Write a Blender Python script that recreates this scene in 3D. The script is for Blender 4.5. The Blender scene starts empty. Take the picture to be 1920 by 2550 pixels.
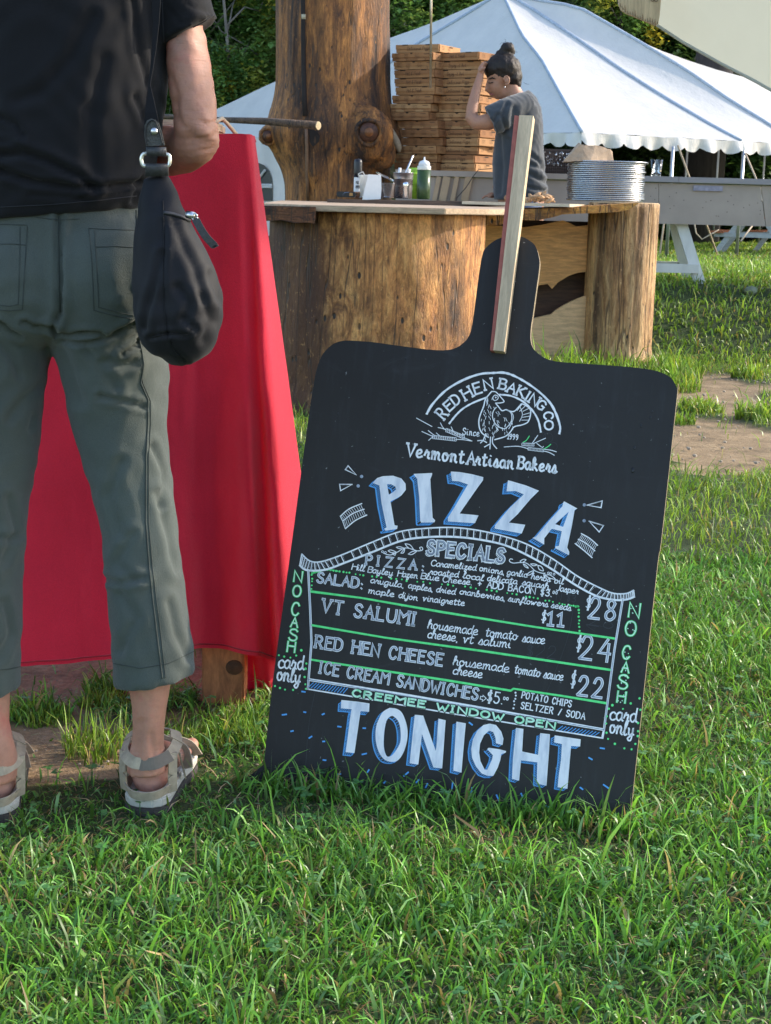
import bpy, bmesh, math, random
import numpy as np
from mathutils import Vector, Matrix, noise
from mathutils.bvhtree import BVHTree
from mathutils.geometry import tessellate_polygon
PI = math.pi
rnd = random.Random(7)
SC = bpy.context.scene
COL = SC.collection

# ------------------------------------------------------------------ camera
CAM_H, CAM_F, PITCH, ROLL = 0.98, 3900.0, math.radians(11.4), math.radians(1.5)
_r = Vector((1, 0, 0)); FWD = Vector((0, math.cos(PITCH), -math.sin(PITCH))); _u = Vector((0, math.sin(PITCH), math.cos(PITCH)))
RT = _r * math.cos(ROLL) + _u * math.sin(ROLL)
UP = _u * math.cos(ROLL) - _r * math.sin(ROLL)
EYE = Vector((0, 0, CAM_H))
cd = bpy.data.cameras.new('camera'); cam = bpy.data.objects.new('camera', cd); COL.objects.link(cam); SC.camera = cam
cd.sensor_fit = 'VERTICAL'; cd.sensor_height = 36; cd.sensor_width = 36
cd.lens = CAM_F / 2550 * 36; cd.clip_start = 0.05; cd.clip_end = 400
cam.matrix_world = Matrix(((RT.x, UP.x, -FWD.x, 0), (RT.y, UP.y, -FWD.y, 0), (RT.z, UP.z, -FWD.z, CAM_H), (0, 0, 0, 1)))
cd.dof.use_dof = True; cd.dof.focus_distance = 2.7; cd.dof.aperture_fstop = 36

# ------------------------------------------------------------------ sky and sun
SUN_DIR = Vector((0.90, 0.26, 0.50)).normalized()
w = bpy.data.worlds.new('World'); SC.world = w; w.use_nodes = True
nt = w.node_tree; bg = nt.nodes['Background']
sky = nt.nodes.new('ShaderNodeTexSky'); sky.sky_type = 'NISHITA'; sky.sun_disc = False
sky.sun_elevation = math.asin(SUN_DIR.z); sky.sun_rotation = math.atan2(SUN_DIR.x, SUN_DIR.y)
nt.links.new(sky.outputs[0], bg.inputs[0]); bg.inputs[1].default_value = 0.15
sl = bpy.data.lights.new('sun', 'SUN'); sun = bpy.data.objects.new('sun', sl); COL.objects.link(sun)
sl.energy = 2.1; sl.angle = math.radians(1.0); sl.color = (1, 0.88, 0.72)
sun.rotation_euler = SUN_DIR.to_track_quat('Z', 'Y').to_euler()
SC.view_settings.view_transform = 'Standard'; SC.view_settings.look = 'None'; SC.view_settings.gamma = 1
SC.view_settings.exposure = 1.5; SC.view_settings.use_curve_mapping = False
SC.cycles.max_bounces = 8; SC.cycles.transparent_max_bounces = 12

# ------------------------------------------------------------------ where a line of sight meets a depth, the ground or a plane
def ray(u, v): return FWD + RT * ((u - 960) / CAM_F) + UP * ((1275 - v) / CAM_F)
def P(u, v, y): r = ray(u, v); return EYE + r * (y / r.y)
def G(u, v, z=0.0): r = ray(u, v); return EYE + r * ((z - CAM_H) / r.z)
def pm(px, y): return px * y * 0.98 / CAM_F        # pixels to metres at depth y
def depth_px(p):
    d = p - EYE; z = d.dot(FWD); return (960 + d.dot(RT) / z * CAM_F, 1275 - d.dot(UP) / z * CAM_F)

# ------------------------------------------------------------------ objects
def tag(o, label=None, cat=None, group=None, kind=None):
    if label: o['label'] = label
    if cat: o['category'] = cat
    if group: o['group'] = group
    if kind: o['kind'] = kind
    return o
def empty(name, loc=(0, 0, 0), label=None, cat=None, group=None, rz=0):
    o = bpy.data.objects.new(name, None); COL.objects.link(o); o.location = loc; o.rotation_euler = (0, 0, rz); o.empty_display_size = 0.05
    return tag(o, label, cat, group)
def copy_tree(o, parent=None):
    c = o.copy(); COL.objects.link(c); c.parent = parent
    for ch in list(o.children): copy_tree(ch, c)
    return c
class MB:
    def __init__(s): s.v = []; s.f = []; s.m = []; s.mi = 0
    def add(s, vs, fs):
        b = len(s.v); s.v += [tuple(x) for x in vs]; s.f += [tuple(b + i for i in f) for f in fs]; s.m += [s.mi] * len(fs); return s
    def box(s, c, d, R=None):
        c = Vector(c); vs = []
        for x in (-1, 1):
            for y in (-1, 1):
                for z in (-1, 1):
                    q = Vector((x * d[0] / 2, y * d[1] / 2, z * d[2] / 2)); vs.append(c + (R @ q if R else q))
        return s.add(vs, [(0, 1, 3, 2), (4, 6, 7, 5), (0, 4, 5, 1), (2, 3, 7, 6), (0, 2, 6, 4), (1, 5, 7, 3)])
    def beam(s, a, b, wd, th, side=Vector((0, 1, 0))):
        a = Vector(a); b = Vector(b); z = (b - a); L = z.length; z.normalize()
        x = z.cross(side).normalized(); y = z.cross(x).normalized()
        return s.box((a + b) / 2, (wd, th, L), Matrix((x, y, z)).transposed())
    def tube(s, pts, rad, n=10, cap=True):
        pts = [Vector(p) for p in pts]; N = len(pts)
        if not isinstance(rad, (list, tuple)): rad = [rad] * N
        x = None; rings = []
        for i, p in enumerate(pts):
            t = (pts[min(i + 1, N - 1)] - pts[max(i - 1, 0)]).normalized()
            if x is None: x = t.cross(Vector((0.13, 1, 0.2))).normalized()
            else: x = (x - t * x.dot(t)).normalized()
            y = t.cross(x); rings.append([p + (x * math.cos(2 * PI * k / n) + y * math.sin(2 * PI * k / n)) * rad[i] for k in range(n)])
        return s.rings(rings, cap)
    def rings(s, rings, cap=True, closed=True):
        n = len(rings[0]); vs = [v for r in rings for v in r]; fs = []
        for i in range(len(rings) - 1):
            for k in range(n if closed else n - 1):
                a = i * n + k; b = i * n + (k + 1) % n; fs.append((a, b, b + n, a + n))
        if cap: fs.append(tuple(range(n - 1, -1, -1))); fs.append(tuple(range((len(rings) - 1) * n, len(rings) * n)))
        return s.add(vs, fs)
    def lathe(s, c, prof, n=24, cap=True):
        c = Vector(c)
        return s.rings([[c + Vector((r * math.cos(2 * PI * k / n), r * math.sin(2 * PI * k / n), z)) for k in range(n)] for r, z in prof], cap)
    def ball(s, c, r, n=12, m=8, sc=(1, 1, 1), R=None):
        c = Vector(c); rings = []
        for i in range(m + 1):
            t = 0.02 + (PI - 0.04) * i / m; ring = []
            for k in range(n):
                q = Vector((math.sin(t) * math.cos(2 * PI * k / n) * r * sc[0], math.sin(t) * math.sin(2 * PI * k / n) * r * sc[1], -math.cos(t) * r * sc[2]))
                ring.append(c + (R @ q if R else q))
            rings.append(ring)
        return s.rings(rings)
    def band(s, rows, n=28, e=1.0, cap=True):
        """rows of (uL,vL,uR,vR,y,half depth): rings of a limb or garment seen between two outline points"""
        rings = []
        for uL, vL, uR, vR, y, d in rows:
            a = P(uL, vL, y); b = P(uR, vR, y); c = (a + b) / 2; h = (b - a) / 2; ring = []
            for k in range(n):
                t = 2 * PI * k / n; ct, st = math.cos(t), math.sin(t)
                ct = math.copysign(abs(ct) ** e, ct); st = math.copysign(abs(st) ** e, st)
                ring.append(c + h * ct + Vector((0, d, 0)) * st)
            rings.append(ring)
        return s.rings(rings, cap)
    def mesh(s, name, smooth=False):
        me = bpy.data.meshes.new(name); me.from_pydata(s.v, [], s.f); me.update()
        if smooth: me.polygons.foreach_set('use_smooth', [True] * len(me.polygons))
        return me
    def build(s, name, mat, parent=None, smooth=False, bevel=0.0, loc=None):
        me = s.mesh(name, smooth)
        for m in (mat if isinstance(mat, (list, tuple)) else [mat]): me.materials.append(m)
        if isinstance(mat, (list, tuple)): me.polygons.foreach_set('material_index', s.m)
        o = bpy.data.objects.new(name, me); COL.objects.link(o)
        if parent:
            o.parent = parent
        if loc is not None: o.location = loc
        bm = bmesh.new(); bm.from_mesh(me)
        bmesh.ops.recalc_face_normals(bm, faces=bm.faces)
        if bevel: bmesh.ops.bevel(bm, geom=list(bm.edges), offset=bevel, segments=2, affect='EDGES', clamp_overlap=True)
        bm.to_mesh(me); bm.free()
        return o
def world_child(o, parent):
    """o's vertices are in world space; parent is an unrotated empty"""
    o.parent = parent; o.location = -parent.location if parent.rotation_euler.z == 0 else o.location; return o
def remesh(mb, name, mat, vox, smooth_it=6, parent=None, fn=None):
    me = mb.mesh(name); o = bpy.data.objects.new(name, me); COL.objects.link(o)
    bm = bmesh.new(); bm.from_mesh(me); bmesh.ops.recalc_face_normals(bm, faces=bm.faces); bm.to_mesh(me); bm.free()
    m = o.modifiers.new('r', 'REMESH'); m.mode = 'VOXEL'; m.voxel_size = vox
    if smooth_it:
        k = o.modifiers.new('s', 'SMOOTH'); k.iterations = smooth_it; k.factor = 0.5
    dg = bpy.context.evaluated_depsgraph_get(); me2 = bpy.data.meshes.new_from_object(o.evaluated_get(dg))
    o.modifiers.clear(); o.data = me2; me2.name = name; bpy.data.meshes.remove(me)
    me2.materials.clear(); me2.materials.append(mat)
    if fn:
        n = len(me2.vertices); co = np.empty(n * 3, 'f'); me2.vertices.foreach_get('co', co); co = co.reshape(-1, 3)
        no = np.empty(n * 3, 'f'); me2.vertices.foreach_get('normal', no); no = no.reshape(-1, 3)
        co = co + no * fn(co, no)[:, None]; me2.vertices.foreach_set('co', co.astype('f').ravel()); me2.update()
    me2.polygons.foreach_set('use_smooth', [True] * len(me2.polygons))
    if parent: world_child(o, parent)
    return o
def np_px(co):
    d = co - np.array(EYE); z = d @ np.array(FWD)
    return 960 + d @ np.array(RT) / z * CAM_F, 1275 - d @ np.array(UP) / z * CAM_F
def seg_dist(u, v, line):
    best = np.full(u.shape, 1e9); 
    for (x0, y0), (x1, y1) in zip(line[:-1], line[1:]):
        dx, dy = x1 - x0, y1 - y0; L = dx * dx + dy * dy + 1e-9
        t = np.clip(((u - x0) * dx + (v - y0) * dy) / L, 0, 1)
        best = np.minimum(best, np.hypot(u - x0 - t * dx, v - y0 - t * dy))
    return best
def folds(lines, front=True):
    """lines: (polyline, depth m, width px); the cloth is drawn in along each and swells beside it"""
    def fn(co, no):
        u, v = np_px(co); out = np.zeros(len(co))
        face = np.clip(-no[:, 1] * 2 + 0.3, 0, 1)
        for line, dep, wd in lines:
            d = seg_dist(u, v, line); wd = wd * .8; out += (-dep * np.exp(-(d / wd) ** 2) + dep * 0.55 * np.exp(-((d - 2.1 * wd) / (1.3 * wd)) ** 2)) * face
        x, y, z = co.T
        out += 0.0016 * np.sin(x * 37 + 5 * np.sin(z * 23)) * np.sin(z * 41 + 4 * np.sin(x * 31 + y * 20))
        return out
    return fn
def stitch(target, line, r, mb, off=0.0004, step=4.0):
    """a seam or thread laid on a surface along a line"""
    bvh = target if isinstance(target, BVHTree) else tree_of(target)
    pts = []
    for (x0, y0), (x1, y1) in zip(line[:-1], line[1:]):
        n = max(1, int(math.hypot(x1 - x0, y1 - y0) / step))
        for i in range(n + (1 if (x1, y1) == tuple(line[-1]) else 0)):
            t = i / n; h = bvh.ray_cast(EYE, ray(x0 + (x1 - x0) * t, y0 + (y1 - y0) * t).normalized())
            if h[0] is not None: pts.append(h[0] + h[1] * off)
    if len(pts) > 1: mb.tube(pts, r, 5)
def tree_of(o):
    me = o.data; off = o.matrix_basis.translation + (o.parent.matrix_basis.translation if o.parent else Vector())
    return BVHTree.FromPolygons([v.co + off for v in me.vertices], [tuple(p.vertices) for p in me.polygons])

# ------------------------------------------------------------------ materials
class NT:
    def __init__(s, name):
        s.m = bpy.data.materials.new(name); s.m.use_nodes = True; s.t = s.m.node_tree; s.b = s.t.nodes['Principled BSDF']
        s.tc = s.n('ShaderNodeTexCoord')
    def n(s, k, **a):
        o = s.t.nodes.new(k)
        for x, y in a.items(): setattr(o, x, y)
        return o
    def l(s, a, b): s.t.links.new(a, b)
    def noise(s, sc, det=4, rough=0.55, scale=(1, 1, 1), coord='Object', dist=0.0):
        mp = s.n('ShaderNodeMapping'); mp.inputs['Scale'].default_value = scale; s.l(s.tc.outputs[coord], mp.inputs[0])
        o = s.n('ShaderNodeTexNoise'); o.inputs['Scale'].default_value = sc; o.inputs['Detail'].default_value = det; o.inputs['Roughness'].default_value = rough; o.inputs['Distortion'].default_value = dist
        s.l(mp.outputs[0], o.inputs['Vector']); return o.outputs['Fac']
    def ramp(s, fac, stops):
        o = s.n('ShaderNodeValToRGB'); e = o.color_ramp.elements
        while len(e) < len(stops): e.new(0.5)
        for i, (p, c) in enumerate(stops): e[i].position = p; e[i].color = (c, c, c, 1) if isinstance(c, (int, float)) else (*c, 1)
        s.l(fac, o.inputs[0]); return o.outputs[0]
    def mix(s, f, a, b, mode='MIX'):
        o = s.n('ShaderNodeMix', data_type='RGBA', blend_type=mode)
        for i, x in ((0, f), (6, a), (7, b)):
            if isinstance(x, (int, float)): o.inputs[i].default_value = x
            elif isinstance(x, tuple): o.inputs[i].default_value = (*x, 1)
            else: s.l(x, o.inputs[i])
        return o.outputs[2]
    def bump(s, h, st=0.3, d=0.01):
        o = s.n('ShaderNodeBump'); o.inputs['Strength'].default_value = st; o.inputs['Distance'].default_value = d
        s.l(h, o.inputs['Height']); s.l(o.outputs[0], s.b.inputs['Normal']); return s
    def col(s, c):
        if isinstance(c, tuple): s.b.inputs['Base Color'].default_value = (*c, 1)
        else: s.l(c, s.b.inputs['Base Color'])
        return s
    def set(s, **k):
        for a, b in k.items(): s.b.inputs[a.replace('_', ' ')].default_value = b
        return s
def plain(name, c, rough=0.6, var=0.25, sc=30, bump=0.15, bd=0.002, metal=0.0, scale=(1, 1, 1), spec=0.4, det=4):
    t = NT(name); f = t.noise(sc, det, 0.6, scale)
    a = tuple(x * (1 - var) for x in c); b = tuple(min(1, x * (1 + var)) for x in c)
    t.col(t.ramp(f, [(0.3, a), (0.7, b)])).set(Roughness=rough, Metallic=metal); t.b.inputs['Specular IOR Level'].default_value = spec
    if bump: t.bump(f, bump, bd)
    return t.m
def cloth(name, c, weave=900, bump=0.25, rough=0.85, sheen=0.2, var=0.12, fold=6, thin=0.0, wr=0.0):
    t = NT(name); f = t.noise(fold, 3, 0.5); g = t.noise(weave, 2, 0.5, (1, 1, 0.35))
    a = tuple(x * (1 - var) for x in c); b = tuple(x * (1 + var) for x in c)
    base = t.ramp(f, [(0.3, a), (0.7, b)]); t.col(t.mix(0.35, base, t.ramp(g, [(0.35, 0.45), (0.65, 1.0)]), 'MULTIPLY'))
    t.set(Roughness=rough); t.b.inputs['Sheen Weight'].default_value = sheen; t.b.inputs['Specular IOR Level'].default_value = 0.25
    if wr:
        t.bump(t.mix(.35, t.noise(15, 4, .6, (1, 1, .6), dist=1.6), g), wr, 0.006)
    else: t.bump(g, bump, 0.0008)
    if thin:
        tr = t.n('ShaderNodeBsdfTranslucent'); tr.inputs[0].default_value = (*c, 1); mx = t.n('ShaderNodeMixShader'); mx.inputs[0].default_value = thin
        out = t.t.nodes['Material Output']; t.l(t.b.outputs[0], mx.inputs[1]); t.l(tr.outputs[0], mx.inputs[2]); t.l(mx.outputs[0], out.inputs[0])
    return t.m
def log_wood(name, light, mid, dark, stain=0.5, sc=(1, 1, 0.12), seed=0.0, burn=None):
    """peeled log: long grain, dark stains, checks and worm holes"""
    t = NT(name); mp = t.n('ShaderNodeMapping'); mp.inputs['Scale'].default_value = sc; mp.inputs['Location'].default_value = (seed, seed * 1.7, seed * 0.6)
    t.l(t.tc.outputs['Object'], mp.inputs[0])
    def N(s_, det, r, dist=0.3):
        o = t.n('ShaderNodeTexNoise'); o.inputs['Scale'].default_value = s_; o.inputs['Detail'].default_value = det; o.inputs['Roughness'].default_value = r; o.inputs['Distortion'].default_value = dist
        t.l(mp.outputs[0], o.inputs['Vector']); return o.outputs['Fac']
    big = N(2.6, 5, 0.6, 0.6); fine = N(60, 8, 0.7, 0.3); med = N(11, 8, 0.72, 0.9)
    c = t.ramp(med, [(0.3, dark), (0.46, mid), (0.62, light)])
    c = t.mix(t.ramp(big, [(stain - 0.08, 1.0), (stain + 0.10, 0.0)]), c, tuple(x * 0.32 for x in dark))
    c = t.mix(0.8, c, t.ramp(fine, [(0.34, 0.45), (0.58, 1.15)]), 'MULTIPLY')
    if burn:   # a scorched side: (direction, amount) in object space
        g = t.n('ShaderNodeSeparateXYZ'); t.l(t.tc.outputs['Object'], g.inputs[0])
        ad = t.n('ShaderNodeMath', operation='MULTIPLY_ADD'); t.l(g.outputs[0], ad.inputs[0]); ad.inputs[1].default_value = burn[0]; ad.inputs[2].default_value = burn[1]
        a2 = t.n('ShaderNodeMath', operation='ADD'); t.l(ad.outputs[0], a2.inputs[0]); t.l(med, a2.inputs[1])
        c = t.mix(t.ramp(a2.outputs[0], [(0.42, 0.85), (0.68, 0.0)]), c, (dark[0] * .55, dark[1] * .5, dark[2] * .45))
    sp = t.noise(55, 5, .75, (1, 1, .55)); c = t.mix(t.ramp(sp, [(.60, 0.0), (.70, .85)]), c, tuple(x * .35 for x in dark)); c = t.mix(t.ramp(sp, [(.30, .55), (.40, 0.0)]), c, tuple(min(1, x * 1.35) for x in light))
    # holes
    mh = t.n('ShaderNodeMapping'); mh.inputs['Scale'].default_value = (1, 1, 0.5); t.l(t.tc.outputs['Object'], mh.inputs[0])
    vo = t.n('ShaderNodeTexVoronoi'); vo.inputs['Scale'].default_value = 17; t.l(mh.outputs[0], vo.inputs['Vector'])
    hole = t.ramp(vo.outputs['Distance'], [(0.10, 1.0), (0.15, 0.0)]); 
    gate = t.ramp(t.noise(3.1, 2), [(0.46, 0.0), (0.52, 1.0)]); hm = t.mix(1.0, hole, gate, 'MULTIPLY')
    c = t.mix(hm, c, (0.02, 0.012, 0.008))
    # checks: long thin cracks
    mc = t.n('ShaderNodeMapping'); mc.inputs['Scale'].default_value = (1, 1, 0.05); t.l(t.tc.outputs['Object'], mc.inputs[0])
    cn = t.n('ShaderNodeTexNoise'); cn.inputs['Scale'].default_value = 14; cn.inputs['Detail'].default_value = 2; t.l(mc.outputs[0], cn.inputs['Vector'])
    ck = t.ramp(cn.outputs['Fac'], [(0.488, 0.0), (0.497, 1.0), (0.503, 1.0), (0.512, 0.0)])
    c = t.mix(t.mix(0.75, (0, 0, 0), ck), c, (0.03, 0.018, 0.01)); t.col(c)
    h = t.mix(0.5, t.ramp(fine, [(0.2, 0.0), (0.8, 1.0)]), t.ramp(med, [(0.2, 0.0), (0.8, 1.0)])); h = t.mix(ck, h, (0, 0, 0)); h = t.mix(hm, h, (0, 0, 0))
    t.bump(h, 1.0, 0.016).set(Roughness=0.62); return t.m
def plank_wood(name, c, grain=(1, 1, 12), var=0.3, rough=0.65, dark=0.45):
    t = NT(name); f = t.noise(7, 5, 0.6, grain, dist=0.6); g = t.noise(60, 3, 0.6, grain)
    a = tuple(x * (1 - var) for x in c); b = tuple(min(1, x * (1 + var)) for x in c)
    k = t.ramp(f, [(0.25, tuple(x * dark for x in c)), (0.42, a), (0.7, b)]); t.col(t.mix(0.4, k, t.ramp(g, [(0.3, 0.55), (0.6, 1.0)]), 'MULTIPLY')).set(Roughness=rough)
    t.bump(g, 0.3, 0.002); return t.m
def metal(name, c, rough=0.25, var=0.1):
    t = NT(name); f = t.noise(14, 4, 0.6, (1, 1, 3)); t.col(tuple(c)).set(Metallic=1.0); t.l(t.ramp(f, [(0.3, max(0.03, rough - var)), (0.7, rough + var)]), t.b.inputs['Roughness']); return t.m
def glass(name, c=(1, 1, 1), rough=0.05, ior=1.45, trans=1.0):
    t = NT(name); t.col(tuple(c)).set(Roughness=rough, IOR=ior); t.b.inputs['Transmission Weight'].default_value = trans; return t.m
def attr_leaf(name, attr='tint', rough=0.5, thin=0.35, gain=1.5):
    t = NT(name); a = t.n('ShaderNodeAttribute', attribute_name=attr); t.l(a.outputs['Color'], t.b.inputs['Base Color']); t.set(Roughness=rough)
    t.b.inputs['Specular IOR Level'].default_value = 0.35
    tr = t.n('ShaderNodeBsdfTranslucent'); t.l(t.mix(1.0, a.outputs['Color'], (gain, gain, gain * 0.6), 'MULTIPLY'), tr.inputs[0]); mx = t.n('ShaderNodeMixShader'); mx.inputs[0].default_value = thin
    out = t.t.nodes['Material Output']; t.l(t.b.outputs[0], mx.inputs[1]); t.l(tr.outputs[0], mx.inputs[2]); t.l(mx.outputs[0], out.inputs[0]); return t.m

# ------------------------------------------------------------------ terrain
def snoise(x, y, s=1.0, seed=0.0):
    x = x * s + seed; y = y * s - seed * 0.7
    return (np.sin(x * 1.7 + 1.3 * np.sin(y * 1.1)) + np.sin(y * 2.3 + 1.7 * np.sin(x * 0.9 + 2)) + 0.6 * np.sin(x * 4.1 + y * 3.3) + 0.5 * np.sin(x * 6.7 - y * 7.9 + np.sin(x * 3))) / 3.1
def sst(a, b, x): t = np.clip((x - a) / (b - a), 0, 1); return t * t * (3 - 2 * t)
def height(x, y):
    x = np.asarray(x, float); y = np.asarray(y, float)
    h = 0.44 * sst(9.7, 10.9, y) * (1 - sst(12.5, 26, y))
    return h + 0.012 * snoise(x, y, 1.4) * sst(2.0, 4.0, y)
def ground_z(x, y): return float(height(x, y))
DIRT = []   # (cx, cy, rx, ry, sign)
def dz(u, v, ru, rv, s=1):
    a = G(u, v); b = G(u + ru, v); c = G(u, v - rv); DIRT.append((a.x, a.y, abs(b.x - a.x), abs(c.y - a.y), s))
dz(1810, 1000, 270, 85); dz(1900, 1105, 280, 60); dz(1730, 1100, 190, 60); dz(1620, 1080, 60, 60)
dz(1745, 1022, 62, 20, -1.3); dz(1905, 1050, 60, 26, -1.3); dz(1855, 945, 22, 12, -1.1); dz(1672, 930, 40, 30, -1.0); dz(1920, 985, 25, 12, -1.0)
dz(180, 1850, 260, 95); dz(230, 1660, 380, 110); dz(560, 1715, 110, 60); dz(440, 1800, 90, 45)
dz(95, 1762, 62, 22, -1.2); dz(255, 1715, 55, 24, -1.2)
def dirt(x, y):
    m = np.zeros(np.shape(x)); n = snoise(x, y, 5.5, 3) * 0.32 + snoise(x, y, 17, 1) * 0.16
    for cx, cy, rx, ry, s in DIRT:
        d = np.sqrt(((x - cx) / rx) ** 2 + ((y - cy) / ry) ** 2) + n * (1 if s > 0 else 0.6)
        m = np.maximum(m, 1 - sst(0.75, 1.1, d)) if s > 0 else np.minimum(m, 1 - (1 - sst(0.7, 1.1, d)))
    return m * (1 - sst(9.2, 9.6, y + 0.15 * n))
# ------------------------------------------------------------------ ground
def grid_mesh(name, xs, ys, mat, kind):
    X, Y = np.meshgrid(xs, ys); Z = height(X, Y); Dm = dirt(X, Y); Z = Z - 0.012 * Dm * (Y < 12)
    n, m = X.shape; co = np.stack([X, Y, Z], -1).reshape(-1, 3)
    idx = np.arange(n * m).reshape(n, m); fs = np.stack([idx[:-1, :-1], idx[:-1, 1:], idx[1:, 1:], idx[1:, :-1]], -1).reshape(-1, 4)
    me = bpy.data.meshes.new(name); me.from_pydata(co.tolist(), [], fs.tolist())
    a = me.attributes.new('dirt', 'FLOAT', 'POINT'); a.data.foreach_set('value', Dm.ravel().astype('f'))
    me.polygons.foreach_set('use_smooth', [True] * len(me.polygons)); me.materials.append(mat)
    o = bpy.data.objects.new(name, me); COL.objects.link(o); o['kind'] = kind; return o
def soil_mat():
    t = NT('soil_and_turf'); a = t.n('ShaderNodeAttribute', attribute_name='dirt')
    n1 = t.noise(9, 6, 0.65, dist=0.4); n2 = t.noise(70, 5, 0.7); n3 = t.noise(1.6, 4, 0.6); n4 = t.noise(260, 2, 0.6)
    far = t.ramp(n3, [(0.35, (0.03, 0.05, 0.012)), (0.55, (0.045, 0.075, 0.016)), (0.7, (0.08, 0.08, 0.035))])
    turf = t.mix(0.6, far, t.ramp(n2, [(0.3, (0.25, 0.25, 0.2)), (0.65, (1.1, 1.1, 0.9))]), 'MULTIPLY')
    so = t.ramp(n1, [(0.25, (0.12, 0.08, 0.04)), (0.5, (0.28, 0.19, 0.10)), (0.75, (0.40, 0.29, 0.165))])
    so = t.mix(0.5, so, t.ramp(n2, [(0.35, 0.35), (0.6, 1.1)]), 'MULTIPLY'); so = t.mix(t.ramp(n4, [(0.62, 0.0), (0.68, 0.6)]), so, (0.42, 0.36, 0.27))
    t.col(t.mix(a.outputs['Fac'], turf, so)).set(Roughness=0.95); t.bump(t.mix(0.5, n2, n1), 0.8, 0.02); return t.m
M_SOIL = soil_mat()
xs = np.concatenate([np.linspace(-60, -3.2, 30)[:-1], np.linspace(-3.2, 4.2, 300), np.linspace(4.2, 60, 30)[1:]])
ys = np.concatenate([np.linspace(-8, 1.2, 14)[:-1], np.linspace(1.2, 4.4, 190)[:-1], np.linspace(4.4, 14, 220)[:-1], np.linspace(14, 90, 60)])
grid_mesh('ground', xs, ys, M_SOIL, 'structure')

# ------------------------------------------------------------------ grass
nr = np.random.default_rng(3)
M_GRASS = attr_leaf('grass_blade', thin=0.30, rough=0.36)
def grass(name, label, x, y, h, wd, lean, palette, seg=3, flat=0.0, heading=None):
    N = len(x); z0 = height(x, y) - 0.012 * dirt(x, y) - 0.004
    th = nr.uniform(0, 2 * PI, N) if heading is None else heading; ph = nr.uniform(0, 2 * PI, N)
    dx, dy = np.cos(th), np.sin(th); sx, sy = -np.sin(ph), np.cos(ph)
    bend = lean * nr.uniform(0.2, 1.5, N); V = []
    ts = np.linspace(0, 1, seg + 1)
    kink = nr.uniform(-0.3, 0.3, N)
    for i, t in enumerate(ts):
        ang = bend * (0.25 + t * 1.0) + flat
        # the blade curls over: integrate direction
        hx = np.zeros(N); hz = np.zeros(N); ss = np.linspace(0, t, 5)[1:] if t > 0 else []
        for s_ in ss: a = bend * (0.3 + 1.25 * s_ * s_) + flat * 0.6; hx += np.sin(a) * t / 4; hz += np.cos(a) * t / 4
        px = x + dx * hx * h - dy * kink * h * t * t * 0.5; py = y + dy * hx * h + dx * kink * h * t * t * 0.5; pz = z0 + np.maximum(hz * h, 0.004 * t)
        ww = wd * (1 - t ** 2.2) * (0.75 + 0.5 * min(1, t * 3)) * 0.5
        if i < seg: V.append(np.stack([px - sx * ww, py - sy * ww, pz], -1)); V.append(np.stack([px + sx * ww, py + sy * ww, pz + ww * 0.5], -1))
        else: V.append(np.stack([px, py, pz], -1))
    k = 2 * seg + 1; co = np.stack(V, 1).reshape(-1, 3)
    base = (np.arange(N) * k)[:, None]
    quads = [[2 * i, 2 * i + 1, 2 * i + 3, 2 * i + 2] for i in range(seg - 1)]; tri = [2 * seg - 2, 2 * seg - 1, 2 * seg]
    li = np.concatenate([np.concatenate([base + np.array(q) for q in quads], 1), base + np.array(tri)], 1).astype(np.int32).ravel()
    cnt = np.tile(np.array([4] * len(quads) + [3], np.int32), N); st = np.concatenate([[0], np.cumsum(cnt)[:-1]]).astype(np.int32)
    me = bpy.data.meshes.new(name); me.vertices.add(len(co)); me.vertices.foreach_set('co', co.astype('f').ravel())
    me.loops.add(len(li)); me.loops.foreach_set('vertex_index', li); me.polygons.add(len(cnt)); me.polygons.foreach_set('loop_start', st)
    me.update(calc_edges=True)
    pal = np.array(palette); pi = nr.choice(len(pal), N, p=np.array(PW[len(pal)]) / sum(PW[len(pal)]))
    patch = (snoise(x, y, 1.3, 8) * 0.14 + snoise(x, y, 5, 4) * 0.08)[:, None]
    c = pal[pi] * nr.uniform(0.45, 1.5, (N, 1)); c = c * np.array([1.42, 1.28, 1.3]) * (1 + patch * np.array([1.6, 1.0, 0.6]))
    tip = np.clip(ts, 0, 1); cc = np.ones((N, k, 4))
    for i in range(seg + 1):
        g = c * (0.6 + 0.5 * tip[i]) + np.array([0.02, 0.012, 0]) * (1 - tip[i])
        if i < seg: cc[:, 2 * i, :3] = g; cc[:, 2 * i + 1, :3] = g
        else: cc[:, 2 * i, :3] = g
    a = me.attributes.new('tint', 'FLOAT_COLOR', 'POINT'); a.data.foreach_set('color', cc.astype('f').ravel())
    me.materials.append(M_GRASS); o = bpy.data.objects.new(name, me); COL.objects.link(o); o['kind'] = 'stuff'; o['label'] = label; o['category'] = 'grass'; return o
PW = {7: [26, 24, 18, 14, 9, 5, 4]}
PAL = [(0.075, 0.22, 0.035), (0.115, 0.31, 0.045), (0.05, 0.15, 0.03), (0.15, 0.34, 0.06), (0.17, 0.33, 0.13), (0.25, 0.21, 0.10), (0.15, 0.23, 0.04)]
PALS = [(0.12, 0.24, 0.03), (0.17, 0.31, 0.035), (0.085, 0.18, 0.03), (0.22, 0.33, 0.05), (0.14, 0.24, 0.07), (0.32, 0.27, 0.11), (0.26, 0.30, 0.05)]
BOARD_LINE = (G(652, 1950), G(1566, 2060))
def in_view(x, y, m=0.25):
    return np.abs(x) < 0.27 * y + m
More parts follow.
